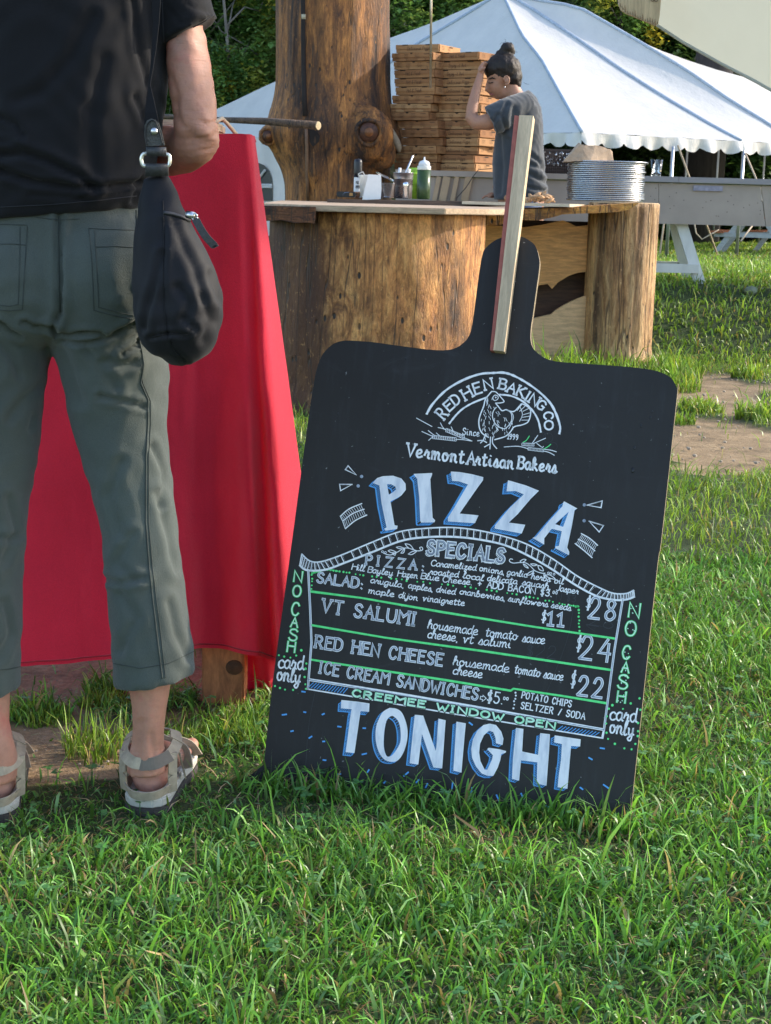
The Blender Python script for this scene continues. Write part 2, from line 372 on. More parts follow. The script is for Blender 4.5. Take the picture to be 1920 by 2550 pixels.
def scatter(n, y0, y1, x0=None, x1=None, keep=None, m=0.25):
    y = nr.uniform(y0, y1, n); x = nr.uniform(-0.27 * y1 - m, 0.27 * y1 + m, n) if x0 is None else nr.uniform(x0, x1, n)
    k = in_view(x, y, m); k &= nr.uniform(0, 1, n) > np.clip(dirt(x, y) * 1.25, 0, 0.985)
    if keep is not None: k &= keep(x, y)
    return x[k], y[k]
def clumped(x, y, s=3.4, lo=0.35): return nr.uniform(0, 1, len(x)) < np.clip(0.62 + snoise(x, y, s, 5) * 0.55 + snoise(x, y, s * 3.3, 2) * 0.3, lo, 1)
def near_board(x, y):
    a, b = BOARD_LINE; t = (x - a.x) / (b.x - a.x); yl = a.y + (b.y - a.y) * t; d = yl - y
    return 1 - .5 * ((t > -.1) & (t < 1.05) & (d > -.02) & (d < .16))
x, y = scatter(330000, 1.5, 4.3, m=.55); k = clumped(x, y, 4.5, 0.45); x, y = x[k], y[k]; N = len(x)
vig = 0.75 + 0.5 * np.clip(snoise(x, y, 2.2, 9) + 0.4, 0, 1.2)
# trodden thin area by the feet
thin = np.exp(-(((x + 0.42) / 0.35) ** 2 + ((y - 2.5) / 0.28) ** 2))
k = nr.uniform(0, 1, N) > thin * 0.45; x, y, vig, thin = x[k], y[k], vig[k], thin[k]; N = len(x)
h = nr.gamma(4, 1 / 4, N) * 0.034 * vig * (1 - 0.45 * thin); wd = nr.uniform(0.0016, 0.0048, N)
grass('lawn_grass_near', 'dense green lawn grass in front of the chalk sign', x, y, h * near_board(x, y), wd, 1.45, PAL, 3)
# long stray blades, many along the foot of the sign
x, y = scatter(2600, 1.5, 4.2); h = nr.uniform(0.05, 0.09, len(x)) * near_board(x, y)
t = nr.uniform(-0.08, 1.1, 900); a, b = BOARD_LINE
bx = a.x + (b.x - a.x) * t + nr.normal(0, 0.01, 900); by = a.y + (b.y - a.y) * t - np.abs(nr.normal(0.012, 0.03, 900)) - 0.006
x = np.concatenate([x, bx]); y = np.concatenate([y, by]); h = np.concatenate([h, nr.gamma(4, 0.25, 900) * 0.045])
ok = ~((np.abs(x + 0.35) < 0.05) & (np.abs(y - 2.42) < 0.12)); x, y, h = x[ok], y[ok], h[ok]
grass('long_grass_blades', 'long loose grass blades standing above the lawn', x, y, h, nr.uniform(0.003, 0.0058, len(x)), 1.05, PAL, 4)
# dry thatch
x, y = scatter(42000, 1.5, 4.3); grass('dry_thatch', 'dry tan straw lying between the grass', x, y, nr.uniform(0.02, 0.06, len(x)), nr.uniform(0.001, 0.002, len(x)), 1.6,
      [(0.30, 0.22, 0.12), (0.36, 0.28, 0.17), (0.22, 0.15, 0.08), (0.12, 0.13, 0.05), (0.26, 0.2, 0.1), (0.4, 0.33, 0.2), (0.16, 0.1, 0.05)], 2, flat=0.9)
x, y = scatter(130000, 4.2, 9.9, x0=-3.0, x1=3.2); k = clumped(x, y, 2.2, 0.5); x, y = x[k], y[k]
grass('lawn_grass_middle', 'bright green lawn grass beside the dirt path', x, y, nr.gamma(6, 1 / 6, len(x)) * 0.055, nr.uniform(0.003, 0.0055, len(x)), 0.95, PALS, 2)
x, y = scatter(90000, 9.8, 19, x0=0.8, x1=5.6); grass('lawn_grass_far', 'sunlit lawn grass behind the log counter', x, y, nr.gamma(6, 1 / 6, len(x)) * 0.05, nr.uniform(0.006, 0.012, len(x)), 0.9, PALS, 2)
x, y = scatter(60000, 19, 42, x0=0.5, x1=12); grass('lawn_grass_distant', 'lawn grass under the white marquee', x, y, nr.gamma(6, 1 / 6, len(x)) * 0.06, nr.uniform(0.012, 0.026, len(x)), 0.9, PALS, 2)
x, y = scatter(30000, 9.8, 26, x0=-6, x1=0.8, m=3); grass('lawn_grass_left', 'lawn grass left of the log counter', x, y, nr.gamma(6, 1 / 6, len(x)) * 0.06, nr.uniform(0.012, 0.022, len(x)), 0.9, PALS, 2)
# tufts: round the stumps, on the path, by the feet
def tuft_pts(cx, cy, r, n): a = nr.uniform(0, 2 * PI, n); q = r * np.sqrt(nr.uniform(0, 1, n)); return cx + q * np.cos(a), cy + q * np.sin(a) * 1.2
TX, TY, TH = [], [], []
def tuft(u, v, r, n, h):
    g = G(u, v); x, y = tuft_pts(g.x, g.y, r, n); TX.append(x); TY.append(y); TH.append(nr.gamma(6, 1 / 6, n) * h)
for u, v, r, n, h_ in [(1680, 935, 0.16, 400, .10), (1655, 960, .2, 400, .09), (1600, 925, .2, 360, .09), (1530, 925, .2, 300, .09), (1450, 925, .2, 260, .11), (1390, 930, .2, 110, .15), (1745, 1022, .10, 380, .05), (1905, 1040, .14, 400, .08),
                      (1860, 940, .09, 200, .07), (1690, 1050, .08, 160, .05), (95, 1775, .045, 260, .024), (60, 1780, .03, 120, .02), (140, 1780, .03, 120, .02), (250, 1735, .045, 280, .028), (285, 1738, .035, 180, .026), (450, 1820, .05, 120, .028), (530, 1810, .1, 360, .032), (600, 1815, .09, 320, .034), (250, 1850, .07, 260, .05)]:
    tuft(u, v, r, n, h_)
x = np.concatenate(TX); y = np.concatenate(TY); h = np.concatenate(TH)
grass('grass_tufts', 'clumps of longer grass round the stumps and on the bare path', x, y, h, np.clip(0.0011 * y, 0.0022, 0.008), 0.6, PALS, 3)
# clover and fallen bits
g = MB()
for i in range(260):
    yy = rnd.uniform(1.7, 4.0); xx = rnd.uniform(-.27 * yy - .1, .27 * yy + .1)
    if dirt(np.array([xx]), np.array([yy]))[0] > .5: continue
    zz = rnd.uniform(.02, .045) + ground_z(xx, yy)
    for k in range(3):
        a = k * 2.09 + i; c = Vector((xx + math.cos(a) * .006, yy + math.sin(a) * .006, zz)); r = rnd.uniform(.004, .0065)
        g.add([c + Vector((math.cos(q) * r, math.sin(q) * r, rnd.uniform(-.001, .002))) for q in np.linspace(0, 2 * PI, 7)[:-1]], [tuple(range(6))])
    g.tube([(xx, yy, ground_z(xx, yy)), (xx, yy, zz)], .0007, 4)
o = g.build('clover_patch', plain('clover', (0.06, 0.17, 0.045), .5)); tag(o, 'small round clover leaves among the grass', 'clover', kind='stuff')
g = MB()
for i in range(420):
    if i < 300: yy = rnd.uniform(6, 9.8); xx = rnd.uniform(.9, 2.6)
    else: yy = rnd.uniform(2.55, 3.3); xx = rnd.uniform(-.8, -.2)
    r = rnd.uniform(.003, .012) * (1 if i < 300 else .35)
    g.ball((xx, yy, ground_z(xx, yy)), r, 5, 3, (1, rnd.uniform(.6, 1.2), .6))
tag(g.build('path_gravel', plain('gravel', (.33, .28, .22), .9)), 'small gravel and crumbs of earth on the bare path', 'gravel', kind='stuff')
st = MB(); st.ball((0, 0, 0.02), .042, 12, 8, (1.15, .9, .8)); s = G(1893, 893); o = st.build('stone', plain('stone', (.17, .20, .14), .85, bump=.5), smooth=True, loc=(s.x, s.y + .4, ground_z(s.x, s.y + .4)))
tag(o, 'pale round stone in the grass at the edge of the dirt path', 'stone')

# ------------------------------------------------------------------ woods
M_HILL = plain('dark_undergrowth', (0.03, 0.042, 0.018), .95, .7, 1.4, .9, .2)
hm = MB(); n, m = 60, 14; vs = []
for j in range(m):
    for i in range(n):
        xx = -45 + 95 * i / (n - 1); t = j / (m - 1); vs.append((xx, 46 + 16 * t + 1.5 * math.sin(xx * .3), -0.6 + 15 * math.sin(t * 1.5) + 1.0 * noise.noise(Vector((xx * .4, t * 6, 0)))))
hm.add(vs, [(j * n + i, j * n + i + 1, (j + 1) * n + i + 1, (j + 1) * n + i) for j in range(m - 1) for i in range(n - 1)])
o = hm.build('hillside', M_HILL, smooth=True); o['kind'] = 'structure'
M_LEAF = attr_leaf('tree_leaf', thin=.4, rough=.45); M_BARK = plain('grey_bark', (.16, .14, .12), .9, .4, 12, .6, .02, scale=(1, 1, .2))
def leaf_mesh(name, N, R, size, pal, seed, clumps=60):
    q = np.random.default_rng(seed)
    d = q.normal(0, 1, (clumps, 3)); d /= np.linalg.norm(d, axis=1)[:, None]; cc = d * q.uniform(.35, 1, (clumps, 1)) * np.array(R)
    ci = q.integers(0, clumps, N); p = cc[ci] + q.normal(0, 1, (N, 3)) * np.array(R) * .13
    a = q.uniform(0, 2 * PI, N); tl = q.uniform(-.9, .5, N)
    ux = np.stack([np.cos(a), np.sin(a), np.zeros(N)], -1); f = np.stack([-np.sin(a) * np.cos(tl), np.cos(a) * np.cos(tl), np.sin(tl)], -1)
    s = (size * q.uniform(.6, 1.3, N))[:, None]; nn = np.cross(ux, f)
    V = np.stack([p, p + f * s * .5 + ux * s * .32 + nn * s * .1, p + f * s, p + f * s * .5 - ux * s * .32 + nn * s * .1], 1).reshape(-1, 3)
    b = (np.arange(N) * 4)[:, None]; F = np.concatenate([b + [0, 1, 2], b + [0, 2, 3]], 0)
    me = bpy.data.meshes.new(name); me.from_pydata(V.tolist(), [], F.tolist())
    pal = np.array(pal); c = pal[q.integers(0, len(pal), clumps)][ci] * q.uniform(.6, 1.4, (N, 1)); c4 = np.ones((N, 4, 4)); c4[:, :, :3] = c[:, None, :]
    at = me.attributes.new('tint', 'FLOAT_COLOR', 'POINT'); at.data.foreach_set('color', c4.astype('f').ravel()); me.materials.append(M_LEAF); return me
GP = [(.07, .14, .04), (.12, .22, .06), (.17, .29, .09), (.21, .30, .09)]; YP = GP + [(.42, .36, .05), (.28, .3, .06)]; DP = [(.035, .075, .02), (.055, .11, .03), (.08, .14, .04)]
LM = [leaf_mesh('crown', 11000, (2.2, 1.6, 2.3), .19, GP, 1), leaf_mesh('crown', 9000, (2.0, 1.5, 2.0), .18, YP, 2, 45), leaf_mesh('crown', 11000, (2.4, 1.5, 2.2), .19, DP, 3)]
def branchy(mb, base, hgt, r, seed, lean=.1):
    q = random.Random(seed); pts = [Vector(base) + Vector((lean * hgt * t * t, 0, hgt * t)) + Vector((q.uniform(-.06, .06), q.uniform(-.06, .06), 0)) for t in (0, .2, .4, .6, .8, 1)]
    mb.tube(pts, [r * (1 - .13 * i) for i in range(6)], 8)
    for i in range(9):
        p = pts[q.randint(1, 5)] + Vector((0, 0, q.uniform(-.4, .4))); a = q.uniform(0, 2 * PI); L = q.uniform(.8, 2.2)
        e = [p, p + Vector((math.cos(a) * L * .4, math.sin(a) * L * .3, L * .3)), p + Vector((math.cos(a) * L * .75, math.sin(a) * L * .5, L * .35 + q.uniform(-.2, .5))), p + Vector((math.cos(a) * L, math.sin(a) * L * .7, L * .8))]
        mb.tube(e, [r * .35, r * .28, r * .2, r * .08], 5)
trees = [(470, 44, 3.6, 0, 'green bushy tree behind the sleeve of the black shirt', 3.2), (577, 42.5, 3.2, 1, 'thin grey-trunked tree with yellow tips left of the log pillar', 5.2), (650, 44.5, 1.6, 2, 'dark bushy tree just left of the log pillar', 3.5), (535, 45, 6.5, 2, 'tall dark tree rising behind the thin grey trunk', 6),
         (700, 43.5, 5.6, 1, 'yellow-green tree half hidden by the log pillar', 4.5), (1010, 43, 5.4, 0, 'light green leafy tree right of the log pillar', 4.5), (1130, 44, 6.3, 0, 'green tree above the marquee peak beside the steel rod', 5), (1380, 46, 7.6, 1, 'leafy tree with yellow leaves behind the marquee roof', 6),
         (1530, 45, 6.6, 1, 'yellow-flecked tree above the long marquee ridge', 5.5), (1640, 46, 5.6, 2, 'dark green tree behind the wooden paddle', 5), (1760, 45.5, 4.6, 2, 'dark tree beside the black trunk behind the marquee', 5), (1880, 46, 3.8, 2, 'dark tree furthest right behind the marquee', 4), (395, 44, 1.5, 0, 'low green tree seen between shirt and arm', 3), (1900, 45, 1.6, 2, 'low dark shrub under the far edge of the marquee', 2.5), (1450, 45.5, 2.0, 2, 'low dark tree under the marquee behind the pan stack', 2.5), (1680, 45, 1.8, 2, 'low dark tree under the marquee behind the long counter', 2.5),
         (760, 45, 2.5, 2, 'dark tree hidden mostly by the log pillar', 4), (600, 43.5, 3.0, 0, 'light green shrub in front of the thin grey trunk', 3)]
for i, (u, yy, cz, k, lab, th) in enumerate(trees):
    p = P(u, 500, yy); t = empty('tree', (p.x, yy, 0), lab, 'tree')
    tm = MB(); branchy(tm, (0, 0, -.3), th + 1.5, .085, i + 3, rnd.uniform(-.06, .06)); tm.build('trunk', M_BARK, t, True)
    c = bpy.data.objects.new('crown', LM[k]); COL.objects.link(c); c.parent = t; c.location = (0, 0, cz); c.rotation_euler = (0, 0, i * 1.3); s = rnd.uniform(.8, 1.1); c.scale = (s, s, s)
for i, u in enumerate([-1500, -1250, -1000, -760, -540, -330, -130, 60, 230, 330]):
    p = P(u, 500, 44.5); t = empty('tree', (p.x, 44.5 + (i % 3), 0), 'leafy tree in the wood, hidden behind the person in black', 'tree', 'trees hidden behind the person in black')
    tm = MB(); branchy(tm, (0, 0, -.3), 6, .09, i + 40); tm.build('trunk', M_BARK, t, True)
    for cz in (2.2, 5.6):
        c = bpy.data.objects.new('crown', LM[i % 3]); COL.objects.link(c); c.parent = t; c.location = (0, 0, cz); c.rotation_euler = (0, 0, i + cz); c.scale = (1.15, 1.15, 1.15)
t = empty('tree', (P(1765, 150, 41).x, 41, 0), 'thick black tree trunk standing behind the marquee on the right', 'tree')
tm = MB(); tm.tube([(0, 0, -.2), (.1, 0, 3), (.2, 0, 6), (.3, 0, 9)], [.55, .5, .46, .4], 14); tm.build('trunk', plain('black_bark', (.035, .03, .03), .9, .4, 10, .6, .03, scale=(1, 1, .2)), t, True)
c = bpy.data.objects.new('crown', LM[2]); COL.objects.link(c); c.parent = t; c.location = (.3, 0, 9)

# ------------------------------------------------------------------ marquees
def vinyl():
    t = NT('white_vinyl'); f = t.noise(2.2, 4, .6); g = t.noise(9, 4, .6, (1, 1, .3))
    t.col(t.ramp(f, [(.3, (.68, .66, .63)), (.7, (.78, .75, .71))])).set(Roughness=.38); t.bump(t.mix(.5, g, t.noise(1.5, 6, .7, (1, 1, 2), dist=1.5)), .5, .05)
    tr = t.n('ShaderNodeBsdfTranslucent'); tr.inputs[0].default_value = (.8, .8, .76, 1); mx = t.n('ShaderNodeMixShader'); mx.inputs[0].default_value = .22
    out = t.t.nodes['Material Output']; t.l(t.b.outputs[0], mx.inputs[1]); t.l(tr.outputs[0], mx.inputs[2]); t.l(mx.outputs[0], out.inputs[0]); return t.m
M_VIN = vinyl(); M_ALU = metal('aluminium_pole', (.62, .65, .68), .45); M_ROPE = plain('tan_rope', (.48, .38, .27), .9); M_STEEL = metal('steel', (.6, .6, .62), .3)
def smoothstep_path(a, b, sag, n):
    out = []
    for i in range(n + 1):
        t = i / n; p = a.lerp(b, t); out.append(p + Vector((0, 0, -sag * math.sin(PI * t ** .8) )))
    return out
def marquee(apex, eave, sag, t, closed=True, nr_=16, ns=10, seam=()):
    mb = MB(); n = len(eave); rad = sag
    for k in range(n if closed else n - 1):
        A, B = rad[k], rad[(k + 1) % n]; vs = []
        for i in range(nr_ + 1):
            for j in range(ns + 1):
                s = j / ns; p = A[i].lerp(B[i], s); t_ = i / nr_
                p.z += -0.10 * math.sin(PI * s) * math.sin(PI * t_ ** 1.2) + .012 * math.sin(s * 40 + t_ * 9) * math.sin(PI * s) * t_
                vs.append(p)
        mb.add([v - t.location for v in vs], [(i * (ns + 1) + j, i * (ns + 1) + j + 1, (i + 1) * (ns + 1) + j + 1, (i + 1) * (ns + 1) + j) for i in range(nr_) for j in range(ns)])
    mb.build('roof_canvas', M_VIN, t, True)
    for k in seam:
        sm = MB(); sm.tube([q + Vector((0, 0, .012)) - t.location for q in rad[k]], .035, 6); sm.build('roof_seam', M_SEAM, t, True)
    for k in range(n if closed else n - 1):   # hanging scalloped valance of each side
        a, b = eave[k], eave[(k + 1) % n]; L = (b - a).length; m = max(12, int(L / .05)); vs = []; d = (b - a).normalized(); nrm = d.cross(Vector((0, 0, 1)))
        if (a + b).dot(Vector((0, 1, 0))) > 80: m = max(12, int(L / .2))
        for i in range(m + 1):
            s = i / m; x = s * L; sc_ = abs(math.sin(PI * x / .48)) ** .5; p = a.lerp(b, s); w1 = .035 * math.sin(x * 6.5 + 1.3 * math.sin(x * 2.1)) + .02 * math.sin(x * 17)
            for j, q in enumerate((0, .35, .7, 1)):
                vs.append(p + nrm * (w1 * q * 1.4) + Vector((0, 0, -(.13 + .12 * sc_) * q + .008 * math.sin(x * 9) * (1 - q))) - t.location)
        mbv = MB(); mbv.add(vs, [(i * 4 + j, i * 4 + j + 1, (i + 1) * 4 + j + 1, (i + 1) * 4 + j) for i in range(m) for j in range(3)]); mbv.build('valance', M_VIN, t, True)
M_SEAM = plain('blue_grey_seam', (.36, .42, .5), .6)
M_VOID = plain('dark_window_film', (.05, .055, .055), .3)
apx = P(1250, -18, 35)
RAD = [[(1300, 89), (1348, 149), (1389, 223), (1449, 330, 29)], [(1300, 7), (1441, 100), (1542, 171), (1646, 238), (1784, 320), (1847, 352, 31)], [(1322, 0), (1438, 17), (1583, 100), (1709, 175), (1821, 253), (1920, 313), (1985, 358, 32)],
       [(1322, -2), (1438, 15), (1583, 98), (1616, 115), (1709, 149), (1802, 179), (1858, 193), (1920, 223), (2130, 300), (2330, 356, 40)], [(1300, 60), (1400, 240), (1450, 320, 46)], [(1070, 60), (972, 94), (830, 145), (690, 200), (540, 272), (400, 332, 41)], [(1144, 48), (1040, 110), (860, 235), (700, 345, 37)]]
def radial(pts, n=16):
    ye = pts[-1][2]; p = [(1250, -18)] + [q[:2] for q in pts]; L = [0]
    for a, b in zip(p[:-1], p[1:]): L.append(L[-1] + math.hypot(b[0] - a[0], b[1] - a[1]))
    out = []
    for i in range(n + 1):
        s = L[-1] * i / n; k = min(len(p) - 2, max(j for j in range(len(p)) if L[j] <= s + 1e-6)); t = (s - L[k]) / (L[k + 1] - L[k])
        out.append(P(p[k][0] + (p[k + 1][0] - p[k][0]) * t, p[k][1] + (p[k + 1][1] - p[k][1]) * t, 35 + (ye - 35) * i / n))
    return out
RADS = [radial(q) for q in RAD]; E = [r[-1] for r in RADS]
t1 = empty('marquee', (apx.x, 35, 0), 'big white peaked marquee with a scalloped valance behind the woman', 'marquee')
marquee(apx, E, RADS, t1, True, seam=(0, 1, 2, 6))
for i, (u, vt, y_) in enumerate([(1676, 365, 30), (1852, 375, 31.0), (1450, 360, 29.2), (2110, 375, 33), (1712, 372, 40), (1790, 372, 39), (1905, 380, 41)]):
    a = P(u, vt, y_); mb = MB(); mb.tube([Vector((a.x, y_, 0)) - t1.location, a - t1.location], .033 if i < 4 else .025, 10); mb.build('pole', M_ALU, t1, True)
for (u0, v0, y0, u1, v1) in [(1688, 362, 30, 1787, 636), (1855, 380, 31, 1915, 520), (1676, 385, 31, 1640, 655), (1890, 540, 31, 1845, 600)]:
    a = P(u0, v0, y0); b = G(u1, v1) if v1 > 600 and v1 < 650 else P(u1, v1, y0 - 1.0); mb = MB(); mb.tube([a - t1.location, b - t1.location], .018, 6); mb.build('guy_rope', M_ROPE, t1, True)
mb = MB(); mb.tube([P(1728, 545, 29.5) - t1.location, P(1733, 580, 29.5) - t1.location, P(1748, 596, 29.5) - t1.location, P(1762, 588, 29.5) - t1.location, P(1790, 572, 29.5) - t1.location], .012, 6); mb.build('guy_rope', M_ROPE, t1, True)
# side wall with arched windows under the left eave
def wall_pt(s, z): a, b = E[5], E[6]; p = a.lerp(b, s); return Vector((p.x, p.y - .05, z)) - t1.location
sw = MB(); L = (E[6] - E[5]).length
for i in range(44):
    for z0, z1 in ((0, .75), (.75, 1.5), (1.5, 2.18)):
        def q(i, z): p = wall_pt(i / 40, z); p.y += .03 * math.sin(i * .9 + z); return p
        sw.add([q(i, z0), q(i + 1, z0), q(i + 1, z1), q(i, z1)], [(0, 1, 2, 3)])
sw.build('side_wall', M_VIN, t1, True)
def wpos(u, v, dy):   # a point on the wall under pixel (u, v)
    a, b = E[5], E[6]; n = Vector((b.y - a.y, -(b.x - a.x), 0)).normalized(); r = ray(u, v); t = (a - EYE).dot(n) / r.dot(n); return EYE + r * t + n * dy - t1.location
wn = MB(); arc = [(650, 406), (664, 412), (675, 425), (682, 442), (684, 461)]
wn.add([wpos(u, v, .06) for u, v in [(628, 500), (628, 418), (638, 408)] + arc + [(684, 500)]], [tuple(range(9))]); wn.build('arched_window', M_VOID, t1)
wb = MB()
for a, b in [((640, 461), (684, 461)), ((645, 466), (684, 466)), ((648, 450), (668, 424)), ((630, 500), (630, 418))]:
    wb.tube([wpos(a[0], a[1], .09), wpos(b[0], b[1], .09)], .03, 6)
wb.build('window_bar', M_VIN, t1)
for j in range(2):
    a = wpos(560 - j * 70, 430, .06); mbw = MB(); n_ = 12
    mbw.add([a + Vector((.35 * math.cos(PI * k / n_), 0, .35 * math.sin(PI * k / n_))) for k in range(n_ + 1)] + [a + Vector((-.35, 0, -.9)), a + Vector((.35, 0, -.9))], [tuple(range(n_ + 3))]); mbw.build('arched_window', M_VOID, t1)

# picnic tables under the marquee
M_BENCH = plank_wood('orange_stained_plank', (.42, .13, .05), (12, 1, 1)); M_GREYP = plank_wood('grey_painted_wood', (.42, .45, .47), (1, 1, 10), .15, dark=.7)
def picnic():
    t = empty('picnic_table', (0, 0, 0), 'x', 'picnic table', 'picnic tables under the marquee')
    for k in range(5): MB().box((0, -.30 + k * .15, .74), (1.8, .14, .04)).build('top_plank', M_BENCH, t)
    for s in (-1, 1):
        for k in range(2): MB().box((0, s * (.62 + k * .13), .44), (1.8, .12, .04)).build('seat_plank', M_BENCH, t)
        for q in (-1, 1): MB().beam((s * .66, q * .72, 0), (s * .66, q * .22, .72), .1, .045, Vector((1, 0, 0))).build('leg', M_GREYP, t)
        MB().box((s * .705, 0, .39), (.045, 1.5, .09)).build('seat_bearer', M_GREYP, t); MB().box((s * .705, 0, .67), (.045, .7, .09)).build('top_bearer', M_GREYP, t)
    return t
p1 = picnic(); g = G(1865, 632); p1.location = (g.x + .1, g.y, 0); p1.rotation_euler.z = math.radians(72); p1['label'] = 'grey-legged picnic table with orange seats seen below the long counter'
p2 = copy_tree(p1); g = G(2060, 640); p2.location = (g.x, g.y + 2.5, 0); p2.rotation_euler.z = math.radians(60); p2['label'] = 'second orange-seated picnic table at the right edge of the lawn'

# beige canvas canopy hanging in from the upper right
t = NT('beige_canvas'); f = t.noise(2.0, 5, .6); t.col(t.ramp(f, [(.3, (.40, .41, .37)), (.7, (.48, .49, .44))])).set(Roughness=.9); t.bump(t.noise(200, 2), .2, .001)
tr = t.n('ShaderNodeBsdfTranslucent'); tr.inputs[0].default_value = (.45, .47, .40, 1); mx = t.n('ShaderNodeMixShader'); mx.inputs[0].default_value = .3
out = t.t.nodes['Material Output']; t.l(t.b.outputs[0], mx.inputs[1]); t.l(tr.outputs[0], mx.inputs[2]); t.l(mx.outputs[0], out.inputs[0]); M_CANV = t.m
e = [P(u, v, y_) for u, v, y_ in [(1440, -70, 7.6), (1540, -4, 7.5), (1600, 38, 7.4), (1700, 104, 7.3), (1800, 160, 7.2), (1880, 201, 7.1), (1960, 246, 7.0), (2100, 315, 6.9), (2400, 420, 6.6)]]
tc_ = empty('canopy', (e[4].x, e[4].y, 0), 'beige canvas canopy hanging in from the upper right corner', 'canopy')
mb = MB(); rows = []
for p in e:
    row = []
    for j in range(15):
        s = j / 14; row.append(p + Vector((.75 * s * (1 + .3 * s), -3.4 * s, 2.3 * s - .5 * s * s + .12 * math.sin(PI * s))))
    rows.append(row)
n = 15; mb.add([v - tc_.location for r in rows for v in r], [(i * n + j, i * n + j + 1, (i + 1) * n + j + 1, (i + 1) * n + j) for i in range(len(rows) - 1) for j in range(n - 1)])
mb.build('canvas', M_CANV, tc_, True)
mb = MB(); mb.tube([p - tc_.location for p in e], .008, 6); mb.build('hem', M_CANV, tc_, True)
mb = MB(); mb.tube([rows[i][3 if i < 4 else 3] + Vector((0, -.01, -.01)) - tc_.location for i in range(3, 9)], .006, 6); mb.build('seam', plain('dark_green_cord', (.1, .11, .07), .8), tc_, True)
# wooden paddle hanging on the canopy's edge
pd = empty('hanging_wooden_sign', P(1590, 60, 7.1), 'pale wooden paddle with burnt lower edge hanging in front of the beige canopy', 'wooden sign')
out_ = [(1536, -90), (1541, 12), (1548, 26), (1560, 34), (1585, 44), (1610, 55), (1632, 64), (1639, 62), (1643, 40), (1646, 0), (1648, -90)]
a = [P(u, v, 7.1) - pd.location for u, v in out_]; b = [q + Vector((0, .02, 0)) for q in a]
n = len(a); MB().add(a + b, [tuple(range(n)), tuple(range(2 * n - 1, n - 1, -1))] + [(i, (i + 1) % n, n + (i + 1) % n, n + i) for i in range(n)]).build('paddle_blade', plank_wood('pale_paddle_wood', (.55, .42, .26), (9, 9, .6), .2, dark=.75), pd)
mk = MB()
for c0 in ((1625, -2), (1634, -1)):
    mk.tube([P(c0[0] + 4 * math.cos(k), c0[1] + 5 * math.sin(k), 7.095) - pd.location for k in np.linspace(-.8, 4, 9)], .0015, 4)
mk.build('burnt_lettering', plain('burnt_mark', (.12, .08, .05), .8), pd)
mk = MB()
for k in range(16):
    u = 1545 + k * 6.2; v = np.interp(u, [1541, 1560, 1632, 1645], [14, 34, 64, 55]); L = rnd.uniform(6, 20)
    mk.tube([P(u, v - 1, 7.096) - pd.location, P(u - 1, v - L, 7.096) - pd.location], [.003, .0006], 4)
mk.build('scorch_marks', plain('scorch', (.25, .17, .1), .8), pd)
# ------------------------------------------------------------------ hand lettering: strokes on a 0-9 grid, base line 2, x-height 6, cap height 9
GL = {
'A': (6, '023962 1555'), 'B': (5, '0209 ~093958374605 ~054555442202 02'), 'C': (6, '~5848291803143252635'), 'D': (6, '0209 ~092948665534241202'),
'E': (5, '59090252 0646'), 'F': (5, '590902 0646'), 'G': (6, '~5839190703123352 5255 3555'), 'H': (6, '0209 6269 0666'), 'I': (3, '1219 0929 0222'), 'J': (5, '~49434221'),
'K': (6, '0209 5905 1662'), 'L': (5, '090252'), 'M': (7, '02093679 7972'), 'N': (6, '02096269'), 'O': (6, '~3919060413225363665939'), 'P': (5, '0209 ~0939574605'),
'R': (6, '0209 ~0939574606 2652'), 'S': (5, '~4839190716253443321203'), 'T': (6, '0969 3932'), 'U': (6, '~0904123252646769'), 'V': (6, '093269'), 'W': (8, '0922466289'), 'Y': (6, '093669 3632'),
'Z': (6, '09690262'), 'X': (6, '0269 0962'), '+': (5, '2723 0545'), '$': (5, '~4838180716354532120 2729 2127 3731'), '/': (4, '0249'), '&': (6, '~62180929370402325 4'),
'1': (3, '07292 2 0242'), '2': (6, '~07193958460302 0262'), '8': (6, '~3919070635450312525445362758493'), '4': (6, '49056 5 4942'), '5': (5, '5909060 6 ~0646554312201'),
'3': (5, '~0819395837264554321203'), '9': (5, '~49290746574 9 ~4732'), '6': (5, '~4906032252544404'), '0': (4, '~291714223246482 9'), 
'a': (5, '~4636160402324456 ~464232'), 'b': (5, '~1902225456360 4'), 'c': (4, '~4536160302234'), 'd': (5, '~4636160402324456 494252'), 'e': (5, '~0434454636160403224253'), 'f': (4, '~4938180 9 '),
'g': (5, '~4636160402324456 ~4640301001'), 'h': (5, '~1902 ~04163644425 2'), 'i': (3, '161222 1818'), 'j': (3, '~262010 2828'), 'k': (5, '0902 4603 2452'), 'l': (3, '~1938291202 22'), 'm': (7, '0602 ~0426364232 ~3456664272'),
'n': (5, '0602 ~04163644425 2'), 'o': (5, '~2606032242546'), 'p': (5, '0600 ~04163654432 203'), 'q': (5, '~4636160402324456 4640'), 'r': (4, '0602 ~04163645'), 's': (4, '~4636160534443202'), 't': (4, '2922 32 0747'),
'u': (5, '~0603122244 464252'), 'v': (5, '062246'), 'w': (7, '0622354266'), 'x': (5, '0642 0246'), 'y': (5, '~06033346 ~4640301001'), 'z': (4, '06460242'),
' ': (4, ''), ',': (2, '1211'), '.': (2, '1212'), ':': (3, '1515 1212'), '!': (2, '1914 1212'), '-': (4, '0545'), "'": (2, '1917'),
}
